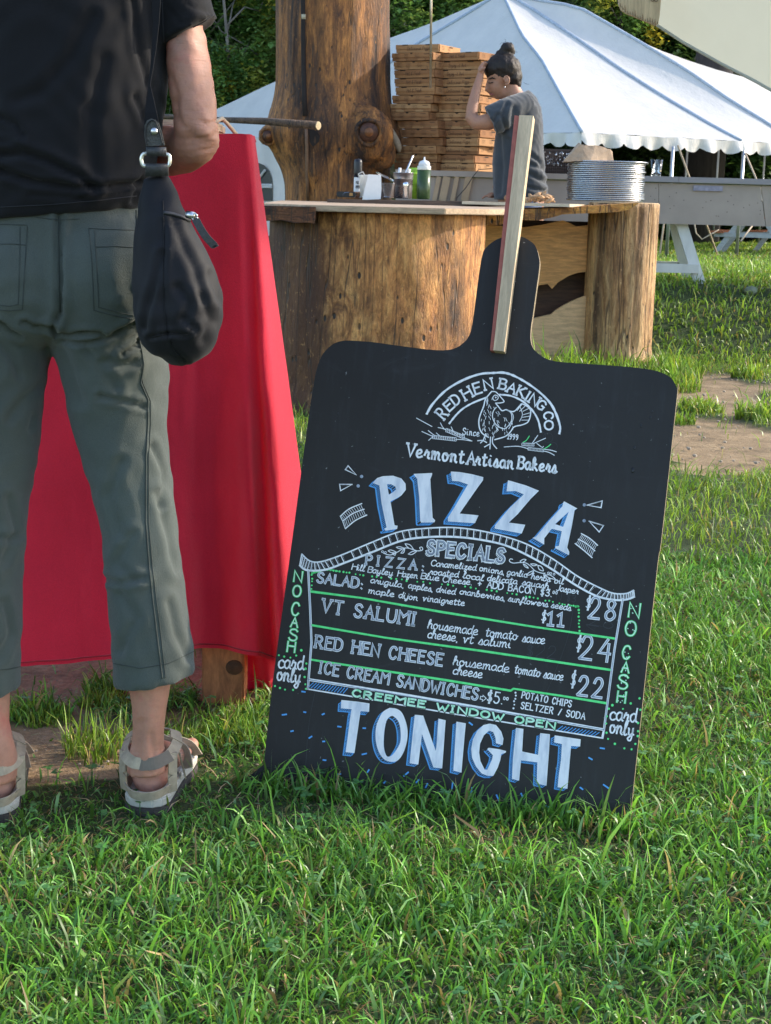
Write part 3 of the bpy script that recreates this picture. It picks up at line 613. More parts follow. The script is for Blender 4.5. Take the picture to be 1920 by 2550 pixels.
FIX = {
'B': [[(0,2),(0,9)], '~', [(0,9),(3,9),(4.6,8),(3.4,6),(0,5.7)], '~', [(0,5.7),(3.6,5.6),(5,4),(3.6,2.1),(0,2)]],
'C': ['~', [(5.4,7.6),(4,9),(1.4,8.6),(0,5.5),(1.2,2.6),(3.6,2),(5.4,3.4)]],
'D': [[(0,2),(0,9)], '~', [(0,9),(2.8,9),(5.5,7.4),(5.6,3.8),(3,2),(0,2)]],
'G': ['~', [(5.4,7.8),(3.8,9),(1.2,8.4),(0,5.5),(1.2,2.6),(3.4,2),(5.5,3)], [(5.5,2.6),(5.5,5.2),(3.4,5.2)]],
'J': ['~', [(4,9),(4,3.6),(2.8,2),(.8,2.6)]],
'O': ['~', [(3,9),(1,8.2),(0,5.5),(1,2.8),(3,2),(5,2.8),(6,5.5),(5,8.2),(3,9)]],
'P': [[(0,2),(0,9)], '~', [(0,9),(3.4,9),(5,7.4),(3.6,5.6),(0,5.4)]],
'R': [[(0,2),(0,9)], '~', [(0,9),(3.4,9),(4.8,7.4),(3.6,5.7),(0,5.6)], [(2.2,5.6),(5.4,2)]],
'S': ['~', [(4.8,7.8),(3.4,9),(1,8.6),(.4,7),(2,5.8),(4.2,4.9),(4.8,3.4),(3.4,2),(1,2.2),(0,3.4)]],
'U': ['~', [(0,9),(0,4.4),(1.2,2.3),(3,2),(4.8,2.3),(6,4.4),(6,9)]],
'$': ['~', [(4,7.6),(2.6,8.4),(.8,7.6),(1,6),(3.4,5),(4.2,3.6),(2.6,2.4),(.4,3.2)], [(2.1,9.8),(1.9,1)], [(3,9.8),(2.8,1)]],
'&': ['~', [(5.4,2),(1.4,7),(1.6,8.8),(3.2,8.6),(3,7),(.4,4.4),(.6,2.4),(2.8,2),(5.2,4.8)]],
'1': [[(0,7.4),(2,9),(2,2)], [(.4,2),(3.8,2)]],
'2': ['~', [(.4,7.2),(1.6,9),(4,9),(5,7.2),(3.6,5),(0,2)], [(0,2),(5.6,2)]],
'3': ['~', [(.4,8),(2.4,9),(4.4,8),(3.8,6.4),(2,5.8),(4.4,5.2),(4.8,3.2),(2.6,2),(.2,2.8)]],
'4': [[(3.6,9),(0,4.6),(5.4,4.6)], [(4.2,7.6),(4.2,2)]],
'5': [[(4.8,9),(.8,9),(.6,6.2)], '~', [(.6,6.2),(3,6.4),(4.8,4.6),(3.8,2.4),(1.6,2),(0,3)]],
'8': ['~', [(4.6,7.8),(3,9),(1,8),(1.4,6.4),(4.2,5),(5,3.4),(3,2),(.6,2.6),(.6,4.4),(3.4,6),(4.6,7.8)]],
'9': ['~', [(4,8),(2.4,9),(.4,7.8),(.8,6),(3,5.8),(4.2,7.4),(4,8),(3.8,4),(2,2)]],
'0': ['~', [(2,9),(.6,7.4),(.6,3.6),(2,2),(3.4,3.6),(3.4,7.4),(2,9)]],
'a': ['~', [(4,5.6),(2.4,6.4),(.4,5),(.6,2.8),(2.2,2),(3.8,3.6),(4,6),(4,3),(5,2)]],
'b': ['~', [(0,3),(1.6,8),(1.2,9.4),(.4,8),(.6,2.8),(2.4,2),(4,3.6),(3.4,5.8),(1.4,5.4)]],
'c': ['~', [(3.8,5.4),(2.6,6.2),(.6,5.2),(.4,3),(2,2),(4.4,2.8)]],
'd': ['~', [(4,5.6),(2.4,6.4),(.4,5),(.6,2.8),(2.2,2),(3.8,3.6)], '~', [(4.4,9.4),(4,6),(4,3),(5.2,2.1)]],
'e': ['~', [(.4,3.8),(3,4.4),(3.8,5.4),(2.6,6.4),(.8,5.4),(.4,3.4),(2,2),(4.6,2.8)]],
'f': ['~', [(.2,3),(2.6,7),(3,9),(2,9.2),(1.6,6),(1.4,1),(.8,-.4),(.4,.8),(1.6,3),(3.8,3.2)]],
'g': ['~', [(4,5.6),(2.4,6.4),(.4,5),(.6,2.8),(2.4,2.2),(3.8,4),(4,6),(3.6,.6),(2,-.6),(.6,.6),(2.4,2),(5,3)]],
'h': ['~', [(.2,3),(1.8,7.8),(1.4,9.4),(.6,8),(.6,2)], '~', [(.6,4),(2.2,6.2),(3.6,5.4),(3.6,2.8),(4.8,2)]],
'i': ['~', [(.2,4),(1,6),(1,2.8),(2.4,2.2)], [(1.2,8),(1.25,8.05)]],
'j': ['~', [(1.8,6),(1.8,1),(.6,-.6),(-.4,.6),(2.6,3)], [(2,8),(2.05,8.05)]],
'l': ['~', [(0,3),(2,7.6),(1.8,9.4),(.9,8.6),(.8,3),(1.6,2),(3,2.6)]],
'm': ['~', [(0,5.8),(.5,6),(.5,2)], '~', [(.5,4),(1.8,6.2),(2.8,5.6),(2.8,2)], '~', [(2.8,4),(4.2,6.2),(5.4,5.4),(5.4,2.8),(6.6,2)]],
'n': ['~', [(0,5.8),(.5,6),(.5,2)], '~', [(.5,4),(2,6.2),(3.4,5.4),(3.4,2.8),(4.8,2)]],
'o': ['~', [(2.6,6.2),(.8,5.8),(.3,4),(1.2,2.2),(3,2.2),(4,4),(3.2,5.8),(2.4,6.2),(3,5.2),(4.8,5.2)]],
'p': ['~', [(0,5),(.8,6),(.6,-.2)], '~', [(.7,4),(2,6.2),(3.8,5.4),(3.6,3),(1.6,2.2),(.8,3)], [(3.2,2.3),(4.6,2.4)]],
'q': ['~', [(4,5.6),(2.4,6.4),(.4,5),(.6,2.8),(2.2,2),(3.8,3.8),(4,6),(3.8,0),(4.8,2.4)]],
'r': ['~', [(0,3.6),(1.2,6.4),(1.6,5.4),(3,5.4),(2.6,2.8),(3.8,2.2)]],
's': ['~', [(0,2.6),(2,6.4),(3,4.4),(2.6,2.2),(.6,2.2),(3,2),(4.4,3)]],
't': ['~', [(1.6,8.6),(1.4,3),(2.4,2),(3.8,2.8)], [(0,6.6),(3.4,6.9)]],
'u': ['~', [(0,5.8),(.6,5.6),(.7,2.8),(2,2),(3.4,3.4),(3.6,6),(3.6,2.8),(4.8,2.1)]],
'v': ['~', [(0,5.8),(1,5.8),(2,2),(3.6,6),(4.8,5.4)]],
'w': ['~', [(0,5.8),(.8,5.6),(1.4,2.2),(3,5),(3.6,2.2),(5.4,6),(6.6,5.4)]],
'y': ['~', [(0,5.8),(.6,5.6),(.9,3),(2.2,2.4),(3.6,4),(3.7,6),(3.4,.6),(2,-.6),(.6,.4),(2.4,2),(4.8,3)]],
'z': ['~', [(.2,5.8),(2.8,6.2),(.4,2.6),(2.8,2.2),(2.6,0),(.8,-.4),(1.4,1.4),(4.2,3)]],
'k': ['~', [(.2,3),(1.8,7.8),(1.2,9.4),(.6,8),(.6,2)], '~', [(3.4,6),(1,4.2),(2.4,3.6),(4.6,2)]],
}
def cat(p, n=4):
    out = []; N = len(p)
    for i in range(N - 1):
        a, b, c, d = p[max(i - 1, 0)], p[i], p[i + 1], p[min(i + 2, N - 1)]
        for k in range(n):
            t = k / n; out.append(tuple(.5 * (2 * b[j] + (c[j] - a[j]) * t + (2 * a[j] - 5 * b[j] + 4 * c[j] - d[j]) * t * t + (3 * b[j] - a[j] - 3 * c[j] + d[j]) * t ** 3) for j in (0, 1)))
    return out + [p[-1]]
def glyph(ch):
    w = GL.get(ch, (5, ''))[0]; out = []
    if ch in FIX:
        sm = False
        for s in FIX[ch]:
            if s == '~': sm = True; continue
            out.append(cat(s) if sm else list(s)); sm = False
    else:
        for s in GL.get(ch, (5, ''))[1].split():
            s = s.strip('~'); 
            if len(s) < 4: continue
            pts = [(float(s[i]), float(s[i + 1])) for i in range(0, len(s) - 1, 2)]
            if pts[0] == pts[-1] and len(pts) == 2: pts[1] = (pts[1][0] + .05, pts[1][1] + .05)
            out.append(pts)
    return w, out
def layout(text, serif=False, gap=1.5, caps=None):
    """strokes of a line of text, x from 0, base line 0, cap height 1"""
    x = 0; out = []
    for ch in text:
        sc_ = 1.0
        if caps and ch.islower(): ch = ch.upper(); sc_ = caps
        w, st = glyph(ch)
        for s in st:
            out.append([((x + px * sc_) / 7, (py - 2) * sc_ / 7) for px, py in s])
            if serif and ch.isupper() or (serif and ch in '1'):
                for q, o in ((s[0], s[1]), (s[-1], s[-2])):
                    if q[1] in (2, 9) and ch in 'AHIKLMNPRTVEFDBXY' and len(s) <= 4 and abs(o[1] - q[1]) > 2: out.append([((x + (q[0] - .9) * sc_) / 7, (q[1] - 2) * sc_ / 7), ((x + (q[0] + .9) * sc_) / 7, (q[1] - 2) * sc_ / 7)])
        x += (w + gap) * sc_
    return out, (x - gap) / 7
class Ink:
    """flat strokes of paint a fraction of a millimetre proud of a plane; to3(x, y, h) gives the point"""
    def __init__(s, to3): s.mb = MB(); s.to3 = to3
    def line(s, pts, wd, h=0.0, taper=0.0, r=None):
        p = [Vector(q) for q in pts]; p2 = [p[0]]
        for q in p[1:]:
            if (q - p2[-1]).length > 1e-5: p2.append(q)
        p = p2; N = len(p)
        if N == 1: return s.dot(p[0], wd / 2, h)
        L, R_ = [], []
        for i in range(N):
            a = (p[i] - p[i - 1]).normalized() if i else None; b = (p[i + 1] - p[i]).normalized() if i < N - 1 else None
            t = (a + b) if a is not None and b is not None else (a if b is None else b)
            if t.length < 1e-4: t = b
            t.normalize(); nn = Vector((-t.y, t.x)); k = 1.0
            if a is not None and b is not None: k = min(1.6, 1 / max(.4, abs(nn.dot(Vector((-b.y, b.x))))))
            ww = wd / 2 * k * (1 + (rnd.uniform(-r, r) if r else 0)) * (1 - taper * i / (N - 1)); e = t * wd * .3 * (-1 if i == 0 else 1 if i == N - 1 else 0)
            L.append(s.to3(p[i].x + nn.x * ww + e.x, p[i].y + nn.y * ww + e.y, h)); R_.append(s.to3(p[i].x - nn.x * ww + e.x, p[i].y - nn.y * ww + e.y, h))
        s.mb.add(L + R_, [(i, i + 1, N + i + 1, N + i) for i in range(N - 1)])
    def dot(s, c, r, h=0.0, n=7):
        s.mb.add([s.to3(c[0] + r * math.cos(2 * PI * k / n), c[1] + r * math.sin(2 * PI * k / n), h) for k in range(n)], [tuple(range(n))])
    def poly(s, outer, holes=(), h=0.0):
        loops = [[Vector((x, y, 0)) for x, y in outer]] + [[Vector((x, y, 0)) for x, y in q] for q in holes]
        flat = [q for l in loops for q in l]; tr = tessellate_polygon(loops); s.mb.add([s.to3(q.x, q.y, h) for q in flat], [tuple(t) for t in tr])
    def text(s, txt, p0, p1, cap, wd, h=0.0, serif=False, jit=.06, slant=0.0, caps=None, gap=1.5, r=None, fit=True):
        st, W = layout(txt, serif, gap, caps); p0 = Vector(p0); p1 = Vector(p1); d = p1 - p0; L = d.length; d.normalize(); up = Vector((d.y, -d.x)) if s.flip else Vector((-d.y, d.x)); k = L / W
        for q in st:
            o = (rnd.uniform(-jit, jit) * cap * .3, rnd.uniform(-jit, jit) * cap * .5)
            s.line([p0 + d * (x * k + slant * y * cap) + up * (y * cap) + Vector(o) * .5 for x, y in q], wd, h, r=r)
    flip = False
# ------------------------------------------------------------------ big log pillar
W_OR = ((.58, .235, .052), (.28, .105, .022), (.07, .024, .009))
M_PIL = log_wood('pillar_wood', *W_OR, stain=.47, sc=(1.7, 1.7, .32), seed=1.3)
YP_ = 11.35
pil = empty('log_pillar', (P(830, 500, YP_).x, YP_, 0), 'huge peeled log pillar with round knots standing behind the wooden counter', 'log pillar')
rows = [(688, -700, 968, -700, YP_, .36), (690, -300, 970, -300, YP_, .36), (690, 0, 972, 0, YP_, .36), (690, 100, 972, 100, YP_, .36), (688, 200, 970, 200, YP_, .36), (681, 242, 972, 240, YP_, .37), (668, 285, 978, 285, YP_, .39), (658, 318, 992, 316, YP_, .41), (660, 345, 996, 345, YP_, .41),
        (672, 372, 990, 375, YP_, .40), (684, 395, 974, 398, YP_, .38), (698, 420, 972, 430, YP_, .37), (706, 454, 973, 460, YP_, .37), (708, 504, 976, 504, YP_, .37), (700, 560, 985, 560, YP_, .38), (680, 680, 1010, 680, YP_, .40)]
rr = []
for i in range(len(rows) - 1):
    for k in range(3): t = k / 3; rr.append(tuple(a + (b - a) * t for a, b in zip(rows[i], rows[i + 1])))
rr.append(rows[-1]); mb = MB(); mb.band(rr[::-1], 40)
mb.ball(P(922, 335, YP_ - .34), .17, 18, 12, (1, .62, 1.1)); mb.ball(P(950, 385, YP_ - .28), .12, 14, 8, (1, .6, 1)); mb.ball(P(668, 338, YP_ - .12), .075, 14, 8, (1, 1.1, 1.1)); mb.ball(P(990, 345, YP_ - .05), .075, 14, 8, (.7, 1, 1.5)); mb.ball(P(800, 340, YP_ - .36), .12, 14, 8, (.9, .35, 1.3)); mb.ball(P(790, 400, YP_ - .34), .13, 14, 8, (.8, .35, 1.4))
def log_fn(amp):
    def fn(co, no):
        return np.array([amp * (noise.noise(Vector((x * 7, y * 7, z * 1.2))) + .5 * noise.noise(Vector((x * 19, y * 19, z * 2.5))) - .8 * max(0, .12 - abs(noise.noise(Vector((x * 9 + 4, y * 9, z * .5))))) * 6) for x, y, z in co])
    return fn
trunk = remesh(mb, 'trunk', M_PIL, .028, 3, pil, log_fn(.014))
tb = tree_of(trunk)
def hit(u, v, off=0.0, bv=None):
    h = (bv or tb).ray_cast(EYE, ray(u, v).normalized()); return (h[0] + h[1] * off) if h[0] is not None else P(u, v, YP_ - .3)
o_ = pil.location
M_CHAR = plain('char', (.018, .012, .01), .8); M_KNOT = plain('knot_red', (.20, .075, .025), .5, .4, 30, .4, .004); M_KRIM = plain('knot_rim', (.30, .13, .035), .6, .3, 30, .4, .004)
def knot(u, v, r, parent, dy=.0, bv=None, sq=1.0):
    c = hit(u, v, -.012, bv); ax = (EYE - c).normalized(); x = ax.cross(Vector((0, 0, 1))).normalized(); z = x.cross(ax)
    mb = MB()
    def ring(rad, k, ph=0): return [c + (x * math.cos(a) + z * math.sin(a) * sq) * rad * (1 + .06 * math.sin(3 * a + ph)) + ax * k - parent.location for a in np.linspace(0, 2 * PI, 21)]
    mb.tube(ring(r * .98, .006), r * .17, 10, False); k1 = mb.build('knot', M_PIL, parent, True)
    mb = MB(); n = 20; mb.rings([[c + (x * math.cos(2 * PI * k / n) + z * math.sin(2 * PI * k / n) * sq) * q + ax * hh - parent.location for k in range(n)] for q, hh in ((r * .80, .0), (r * .74, .018), (r * .1, .026))])
    mb.build('knot_heart', M_CHAR2, k1, True)
    mb = MB(); mb.rings([[c + (x * math.cos(2 * PI * k / n) + z * math.sin(2 * PI * k / n) * sq) * q + ax * hh - parent.location for k in range(n)] for q, hh in ((r * .36, .018), (r * .34, .028), (r * .05, .034))]); mb.build('knot_core', M_KNOT, k1, True)
M_CHAR2 = plain('dark_knot', (.075, .028, .014), .5, .5, 40, .5, .004)
knot(919, 329, .085, pil); knot(668, 340, .055, pil)
mb = MB(); mb.add([hit(u, v, .004) - o_ for u, v in [(772, 322), (788, 326), (797, 338), (795, 352), (780, 366), (771, 352)]], [tuple(range(6))]); mb.build('rot_hollow', M_CHAR, pil)
mb = MB(); mb.tube([P(982 + 12 * math.sin(k), 345 + 34 * k / 1.6, YP_ - .18) - o_ for k in np.linspace(-1.6, 1.6, 9)], [.01, .02, .026, .028, .028, .028, .026, .02, .01], 8); mb.build('broken_branch_edge', plain('pale_bark_edge', (.38, .29, .19), .8), pil, True)
mb = MB(); mb.tube([hit(u, v, .0) - o_ for u, v in [(755, -60), (755, 0), (756, 60), (756, 120), (757, 180), (758, 230), (760, 289)]], [.018] * 7, 8); mb.build('cable_groove', M_CHAR, pil, True)
mb = MB(); mb.tube([hit(u, v, .006) - o_ for u, v in [(763, 318), (765, 360), (766, 400), (767, 450), (768, 500)]], .012, 8); mb.build('conduit_pipe', plain('brown_pipe', (.16, .085, .045), .5), pil, True)
mb = MB(); mb.tube([hit(757, 36, .006) - o_, hit(757, 48, .006) - o_], .016, 8); mb.build('cable_clip', plain('tan_clip', (.45, .4, .28), .6), pil, True)
# log rail running in from the left
mb = MB(); a = P(792, 313, 10.5); b = P(545, 298, 11.0); c = b + (b - a) * 1.1
mb.tube([c, b, (a + b) / 2 + Vector((0, 0, .008)), a], [.016, .018, .024, .028], 12); mb.build('log_rail', log_wood('rail_wood', (.22, .13, .07), (.14, .08, .05), (.06, .035, .02), .4, (4, .4, 4)), None, True)
o = bpy.data.objects['log_rail']; tag(o, 'horizontal wooden rail pole crossing the front of the log pillar', 'rail')
e = (a - b).normalized(); x_ = e.cross(Vector((0, 0, 1))).normalized(); z_ = x_.cross(e); mb = MB()
mb.rings([[a + e * k + (x_ * math.cos(q) + z_ * math.sin(q)) * r for q in np.linspace(0, 2 * PI, 15)[:-1]] for r, k in ((.028, .001), (.026, .005), (.004, .006))]); o2 = mb.build('cut_end', plain('cut_wood_end', (.5, .38, .22), .7, .3, 60), o, False)

# ------------------------------------------------------------------ stump counter
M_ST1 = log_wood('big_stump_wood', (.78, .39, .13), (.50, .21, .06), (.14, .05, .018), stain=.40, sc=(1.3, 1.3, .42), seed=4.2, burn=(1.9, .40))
M_ST2 = log_wood('small_stump_wood', (.70, .46, .22), (.46, .25, .10), (.16, .07, .03), stain=.42, sc=(1.5, 1.5, .2), seed=9.1)
def stump(name, uL, uR, yf, ztop, label, mat, seed):
    yc = yf + pm((uR - uL) / 2, yf); a = P(uL, 500, yc); b = P(uR, 500, yc); r = (b.x - a.x) / 2 * .985; cx = (a.x + b.x) / 2; cy = yf + r
    t = empty(name, (cx, cy, 0), label, 'log stump'); mb = MB(); rings = []; n = 120
    for i in range(40):
        z = -.1 + (ztop + .1) * i / 39; ring = []
        for k in range(n):
            q = 2 * PI * k / n; dx, dy = math.cos(q), math.sin(q)
            rr_ = r * (1 + .018 * noise.noise(Vector((dx * 2.5 + seed, dy * 2.5, z * .8)))) + .006 * noise.noise(Vector((dx * 14 + seed, dy * 14, z * 2))) - .01 * max(0, .1 - abs(noise.noise(Vector((dx * 9, dy * 9 + seed, z * .7))))) * 10 + (.02 * max(0, .12 - z) * 8)
            ring.append(Vector((dx * rr_, dy * rr_, z)))
        rings.append(ring)
    mb.rings(rings); mb.build('log', mat, t, True); return t
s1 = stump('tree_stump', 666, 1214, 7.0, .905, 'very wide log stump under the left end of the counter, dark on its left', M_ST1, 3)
s2 = stump('tree_stump', 1467, 1644, 9.35, .975, 'narrow upright log stump at the right end of the counter, grass round its foot', M_ST2, 8)
mb = MB(); mb.rings([[Vector((math.cos(q) * r, math.sin(q) * r, z)) for q in np.linspace(0, 2 * PI, 41)[:-1]] for r, z in ((.205, .975), (.2, .98), (.02, .982))]); mb.build('sawn_top', plain('sawn_top', (.4, .27, .14), .7, .3, 30), s2)
M_SLAB = plank_wood('pale_slab_edge', (.50, .36, .24), (1.2, 12, 12), .2); M_DK = plank_wood('dark_counter_board', (.10, .06, .04), (1.2, 10, 10), .4)
M_GOLD = log_wood('golden_live_edge', (.70, .35, .07), (.50, .21, .045), (.16, .06, .02), .36, (.5, 1, 1), 2.2)
def prism(front, depth, name, mat, label=None, cat_=None, y0=None, parent=None, smooth=False):
    a = [Vector(p) for p in front]; b = [p + Vector((0, depth, 0)) for p in a]; n = len(a)
    org = parent.location if parent else a[0].copy(); mb = MB()
    mb.add([p - org for p in a + b], [tuple(range(n)), tuple(range(2 * n - 1, n - 1, -1))] + [(i, (i + 1) % n, n + (i + 1) % n, n + i) for i in range(n)])
    o = mb.build(name, mat, parent, smooth, loc=None if parent else org); tag(o, label, cat_); return o
F1 = 9.20
q = [P(650, 500, 7.15), P(760, 500, 6.96), P(935, 500, 6.93), P(1110, 500, 6.97), P(1216, 500, 7.2), P(1272, 500, 7.5), P(1272, 500, 10.9), P(700, 500, 10.9)]; q = [Vector((p.x, p.y, 0)) for p in q]; mb = MB(); n = len(q)
mb.add([p - q[0] + Vector((0, 0, .026)) for p in q] + [p - q[0] for p in q], [tuple(range(n)), tuple(range(2 * n - 1, n - 1, -1))] + [(i, (i + 1) % n, n + (i + 1) % n, n + i) for i in range(n)])
tag(mb.build('counter_slab', M_SLAB, None, loc=q[0] + Vector((0, 0, .908)), bevel=.003), 'long pale counter slab lying on the very wide stump', 'counter slab')
prism([P(u, v, 6.93) for u, v in [(645, 512), (786, 515), (785, 545), (782, 557), (760, 554), (735, 556), (700, 548), (645, 552)]], .5, 'live_edge_block', log_wood('charred_live_edge', (.38, .14, .05), (.09, .035, .02), (.03, .015, .01), .42, (.6, 1, 2.5), 5), 'dark charred block with an orange streak under the left end of the slab', 'wood block')
prism([P(u, v, F1 + .28) for u, v in [(815, 496), (1000, 499), (1255, 503), (1255, 512), (1160, 514), (815, 510)]], .7, 'back_board', M_DK, 'dark board on the slab under the bottles and jugs', 'board')
prism([P(u, v, F1 - .02) for u, v in [(1214, 522), (1330, 520), (1420, 516), (1560, 507), (1592, 505), (1582, 512), (1566, 522), (1540, 528), (1480, 531), (1440, 532), (1400, 534), (1378, 541), (1340, 549), (1300, 548), (1270, 556), (1238, 560), (1214, 560)]], .75, 'live_edge_slab', M_GOLD, 'golden live-edge slab bridging to the narrow stump', 'counter slab')
# unpainted plywood sheet with pizza crusts
pts = [P(1150, 514, 9.25), P(1418, 521, 9.12), P(1472, 506, 9.75), P(1160, 499, 9.9)]; z = max(p.z for p in pts[:2])
mb = MB(); q = [Vector((p.x, p.y, .962)) for p in pts]; mb.add([p - q[0] for p in q] + [p - q[0] - Vector((0, 0, .016)) for p in q], [(0, 1, 2, 3), (7, 6, 5, 4), (0, 4, 5, 1), (1, 5, 6, 2), (2, 6, 7, 3), (3, 7, 4, 0)])
tag(mb.build('plywood_board', plank_wood('pale_plywood', (.60, .50, .36), (3, 3, 10), .12, dark=.85), None, loc=q[0]), 'pale thin plywood board lying over the counter in front of the pans', 'board')
mb = MB()
for i in range(26):
    u = rnd.uniform(1305, 1378); h_ = 14 * (1 - ((u - 1350) / 36) ** 2) + 3
    c = P(u, 500 - rnd.uniform(0, max(h_, 2)), rnd.uniform(9.35, 9.6)); mb.ball(c, rnd.uniform(.012, .024), 6, 4, (1.4, 1, .55), Matrix.Rotation(rnd.uniform(-1, 1), 3, 'Y'))
tag(mb.build('bread_scraps', plain('torn_crust', (.42, .25, .13), .8, .5, 60, .5, .004), None, True), 'small heap of torn browned crust on the plywood behind the stick', 'bread')
mb = MB(); mb.ball(P(1263, 493, 9.5), .02, 8, 6, (1, 1, 1)); tag(mb.build('bread_crumb', plain('crust2', (.3, .15, .08), .8), None, True), 'small brown crust at the left side of the wooden stick', 'bread')
# two live-edge boards standing between the stumps
lb = [P(u, v, 9.55) for u, v in [(1205, 560), (1306, 566), (1350, 560), (1385, 552), (1403, 549), (1420, 556), (1435, 564), (1480, 560), (1480, 676), (1459, 677), (1440, 679), (1416, 687), (1390, 703), (1375, 719), (1364, 707), (1340, 711), (1260, 716), (1205, 720)]]
M_FACE = plank_wood('cherry_face_grain', (.62, .32, .11), (1.4, 5, 9), .22, dark=.6)
prism(lb, .04, 'live_edge_board', M_FACE, 'upper orange live-edge board standing between the two stumps', 'board')
lb = [P(u, v, 9.52) for u, v in [(1190, 810), (1330, 793), (1350, 788), (1373, 783), (1385, 772), (1403, 761), (1420, 752), (1438, 744), (1455, 738), (1480, 735), (1480, 935), (1190, 930)]]
prism(lb, .04, 'live_edge_board', plank_wood('bleached_face_grain', (.66, .44, .24), (1.4, 5, 9), .18, dark=.7), 'lower paler live-edge board standing on the grass between the stumps', 'board')
mb = MB(); a = P(1190, 545, 9.72); b = P(1490, 930, 9.72); c = (a + b) / 2; mb.box((0, 0, 0), (b.x - a.x, .03, a.z - .0)); tag(mb.build('dark_gap_panel', plank_wood('dark_gap_brown', (.075, .035, .018), (1, 5, 9), .4), None, loc=(c.x, 9.72, a.z / 2)), 'dark panel added behind the gap between the two live-edge boards', 'board')  # dark panel added so its colour gives the shade in the gap

# ------------------------------------------------------------------ things on the counter
ZC = .967
def at(u, y, z=ZC): p = P(u, 495, y); return (p.x, y, z)
M_BLK = plain('black_plastic', (.015, .016, .02), .35, bump=0); M_WHT = plain('white_label', (.72, .72, .72), .6, .08)
t = empty('pepper_mill', at(890, 9.75), 'black-capped seasoning jar with a white label at the foot of the pillar', 'jar')
MB().lathe((0, 0, 0), [(.022, 0), (.023, .01), (.023, .14)], 20).build('jar', glass('jar_glass', (.5, .35, .3), .1), t, True); MB().lathe((0, 0, .135), [(.024, 0), (.025, .01), (.025, .075), (.021, .092), (.004, .096)], 20).build('lid', M_BLK, t, True)
mb = MB(); mb.lathe((0, 0, .035), [(.0236, 0), (.0236, .085)], 20, False); mb.build('label', M_WHT, t, True)
ik = Ink(lambda x, y, h: (.0240 * math.sin(x / .024), -.0240 * math.cos(x / .024), y)); ik.text('PEPPER', (-.012, .055), (.014, .055), .016, .0025); ik.text('MILL', (-.012, .082), (.010, .082), .016, .0025); ik.mb.build('label_print', M_BLK, t)
t = empty('black_lighter_case', at(862, 9.7), 'low black object with an orange spot lying beside the seasoning jar', 'case'); MB().box((0, 0, .017), (.115, .05, .034)).build('case', M_BLK, t, bevel=.006)
MB().box((.03, -.026, .018), (.02, .003, .018)).build('orange_tab', plain('orange_print', (.5, .25, .08), .6), t); MB().tube([(-.02, -.027, .012), (-.01, -.028, .026), (.015, -.028, .028)], .002, 5).build('clip', M_STEEL, t)
M_CLR = glass('clear_plastic', (.93, .94, .94), .12, 1.3); M_FROST = glass('frosted_plastic', (.8, .79, .76), .55, 1.2, .45)
t = empty('measuring_jug', at(912, 9.62), 'frosted plastic jug with a white sheet of paper leaning on it', 'jug'); MB().lathe((0, 0, 0), [(.036, .002), (.045, .13), (.047, .135), (.0445, .132), (.035, .006)], 24).build('jug', M_FROST, t, True)
MB().tube([(-.045, 0, .115), (-.05, 0, .14), (-.025, 0, .152), (-.01, 0, .13)], .0035, 6).build('handle', M_FROST, t, True)
pp = prism([P(u, v, 9.54) for u, v in [(917, 434), (949, 436), (950, 470), (948, 496), (902, 498), (908, 470)]], .002, 'paper_sheet', plain('white_paper', (.78, .77, .75), .8, .04), 'white sheet of paper propped against the frosted jug', 'paper')
t = empty('plastic_tub', at(964, 9.7), 'clear plastic tub with its lid tipped open', 'tub'); mb = MB(); mb.lathe((0, 0, 0), [(.042, .002), (.05, .09), (.053, .092), (.049, .088), (.04, .005)], 20); mb.build('tub', M_CLR, t, True)
R_ = Matrix.Rotation(.42, 4, 'Y'); mb = MB(); mb.lathe((0, 0, 0), [(.06, 0), (.062, .004), (.06, .01), (.03, .012), (.005, .013)], 24); mb.v = [tuple(R_ @ Vector(v) + Vector((-.02, 0, .125))) for v in mb.v]; mb.build('lid', M_CLR, t, True)
t = empty('steel_pot', at(1003, 9.82), 'steel container holding spoons with white handles', 'pot'); MB().lathe((0, 0, 0), [(.056, .001), (.058, .11), (.062, .155), (.065, .157), (.06, .154), (.055, .01)], 32).build('pot', M_STEEL, t, True)
def util(a, b, r, mat, name='spoon_handle'): MB().tube([a, b], r, 8).build(name, mat, t, True)
util((-.04, 0, .02), (-.022, -.01, .185), (.009), M_WHT); util((-.035, 0, .03), (.055, -.02, .26), .006, M_STEEL); util((0, .01, .02), (.035, .0, .18), .011, M_WHT)
t = empty('salt_shaker', at(1010, 9.6), 'small shiny steel shaker in front of the steel pot', 'shaker'); MB().lathe((0, 0, 0), [(.017, 0), (.018, .005), (.0175, .07), (.019, .075), (.019, .09), (.013, .098), (.003, .1)], 20).build('body', metal('bright_steel', (.8, .8, .8), .12, .05), t, True)
M_PESTO = plain('pesto_green', (.035, .065, .02), .3, .3, 40, .1); M_SQ = plain('cloudy_white_plastic', (.62, .62, .56), .4, .05)
t = empty('squeeze_bottle', at(1054, 9.62), 'squeeze bottle of dark green sauce with a white cap', 'bottle'); MB().lathe((0, 0, 0), [(.036, 0), (.04, .006), (.041, .172)], 28).build('sauce_body', M_PESTO, t, True)
MB().lathe((0, 0, .173), [(.0405, 0), (.041, .002), (.041, .02), (.038, .024)], 28).build('neck_band', M_SQ, t, True); MB().lathe((0, 0, .197), [(.034, 0), (.034, .012), (.028, .024), (.016, .03), (.006, .034), (.005, .05), (.002, .052)], 24).build('cap', plain('cap_white', (.66, .67, .68), .45, .05), t, True)
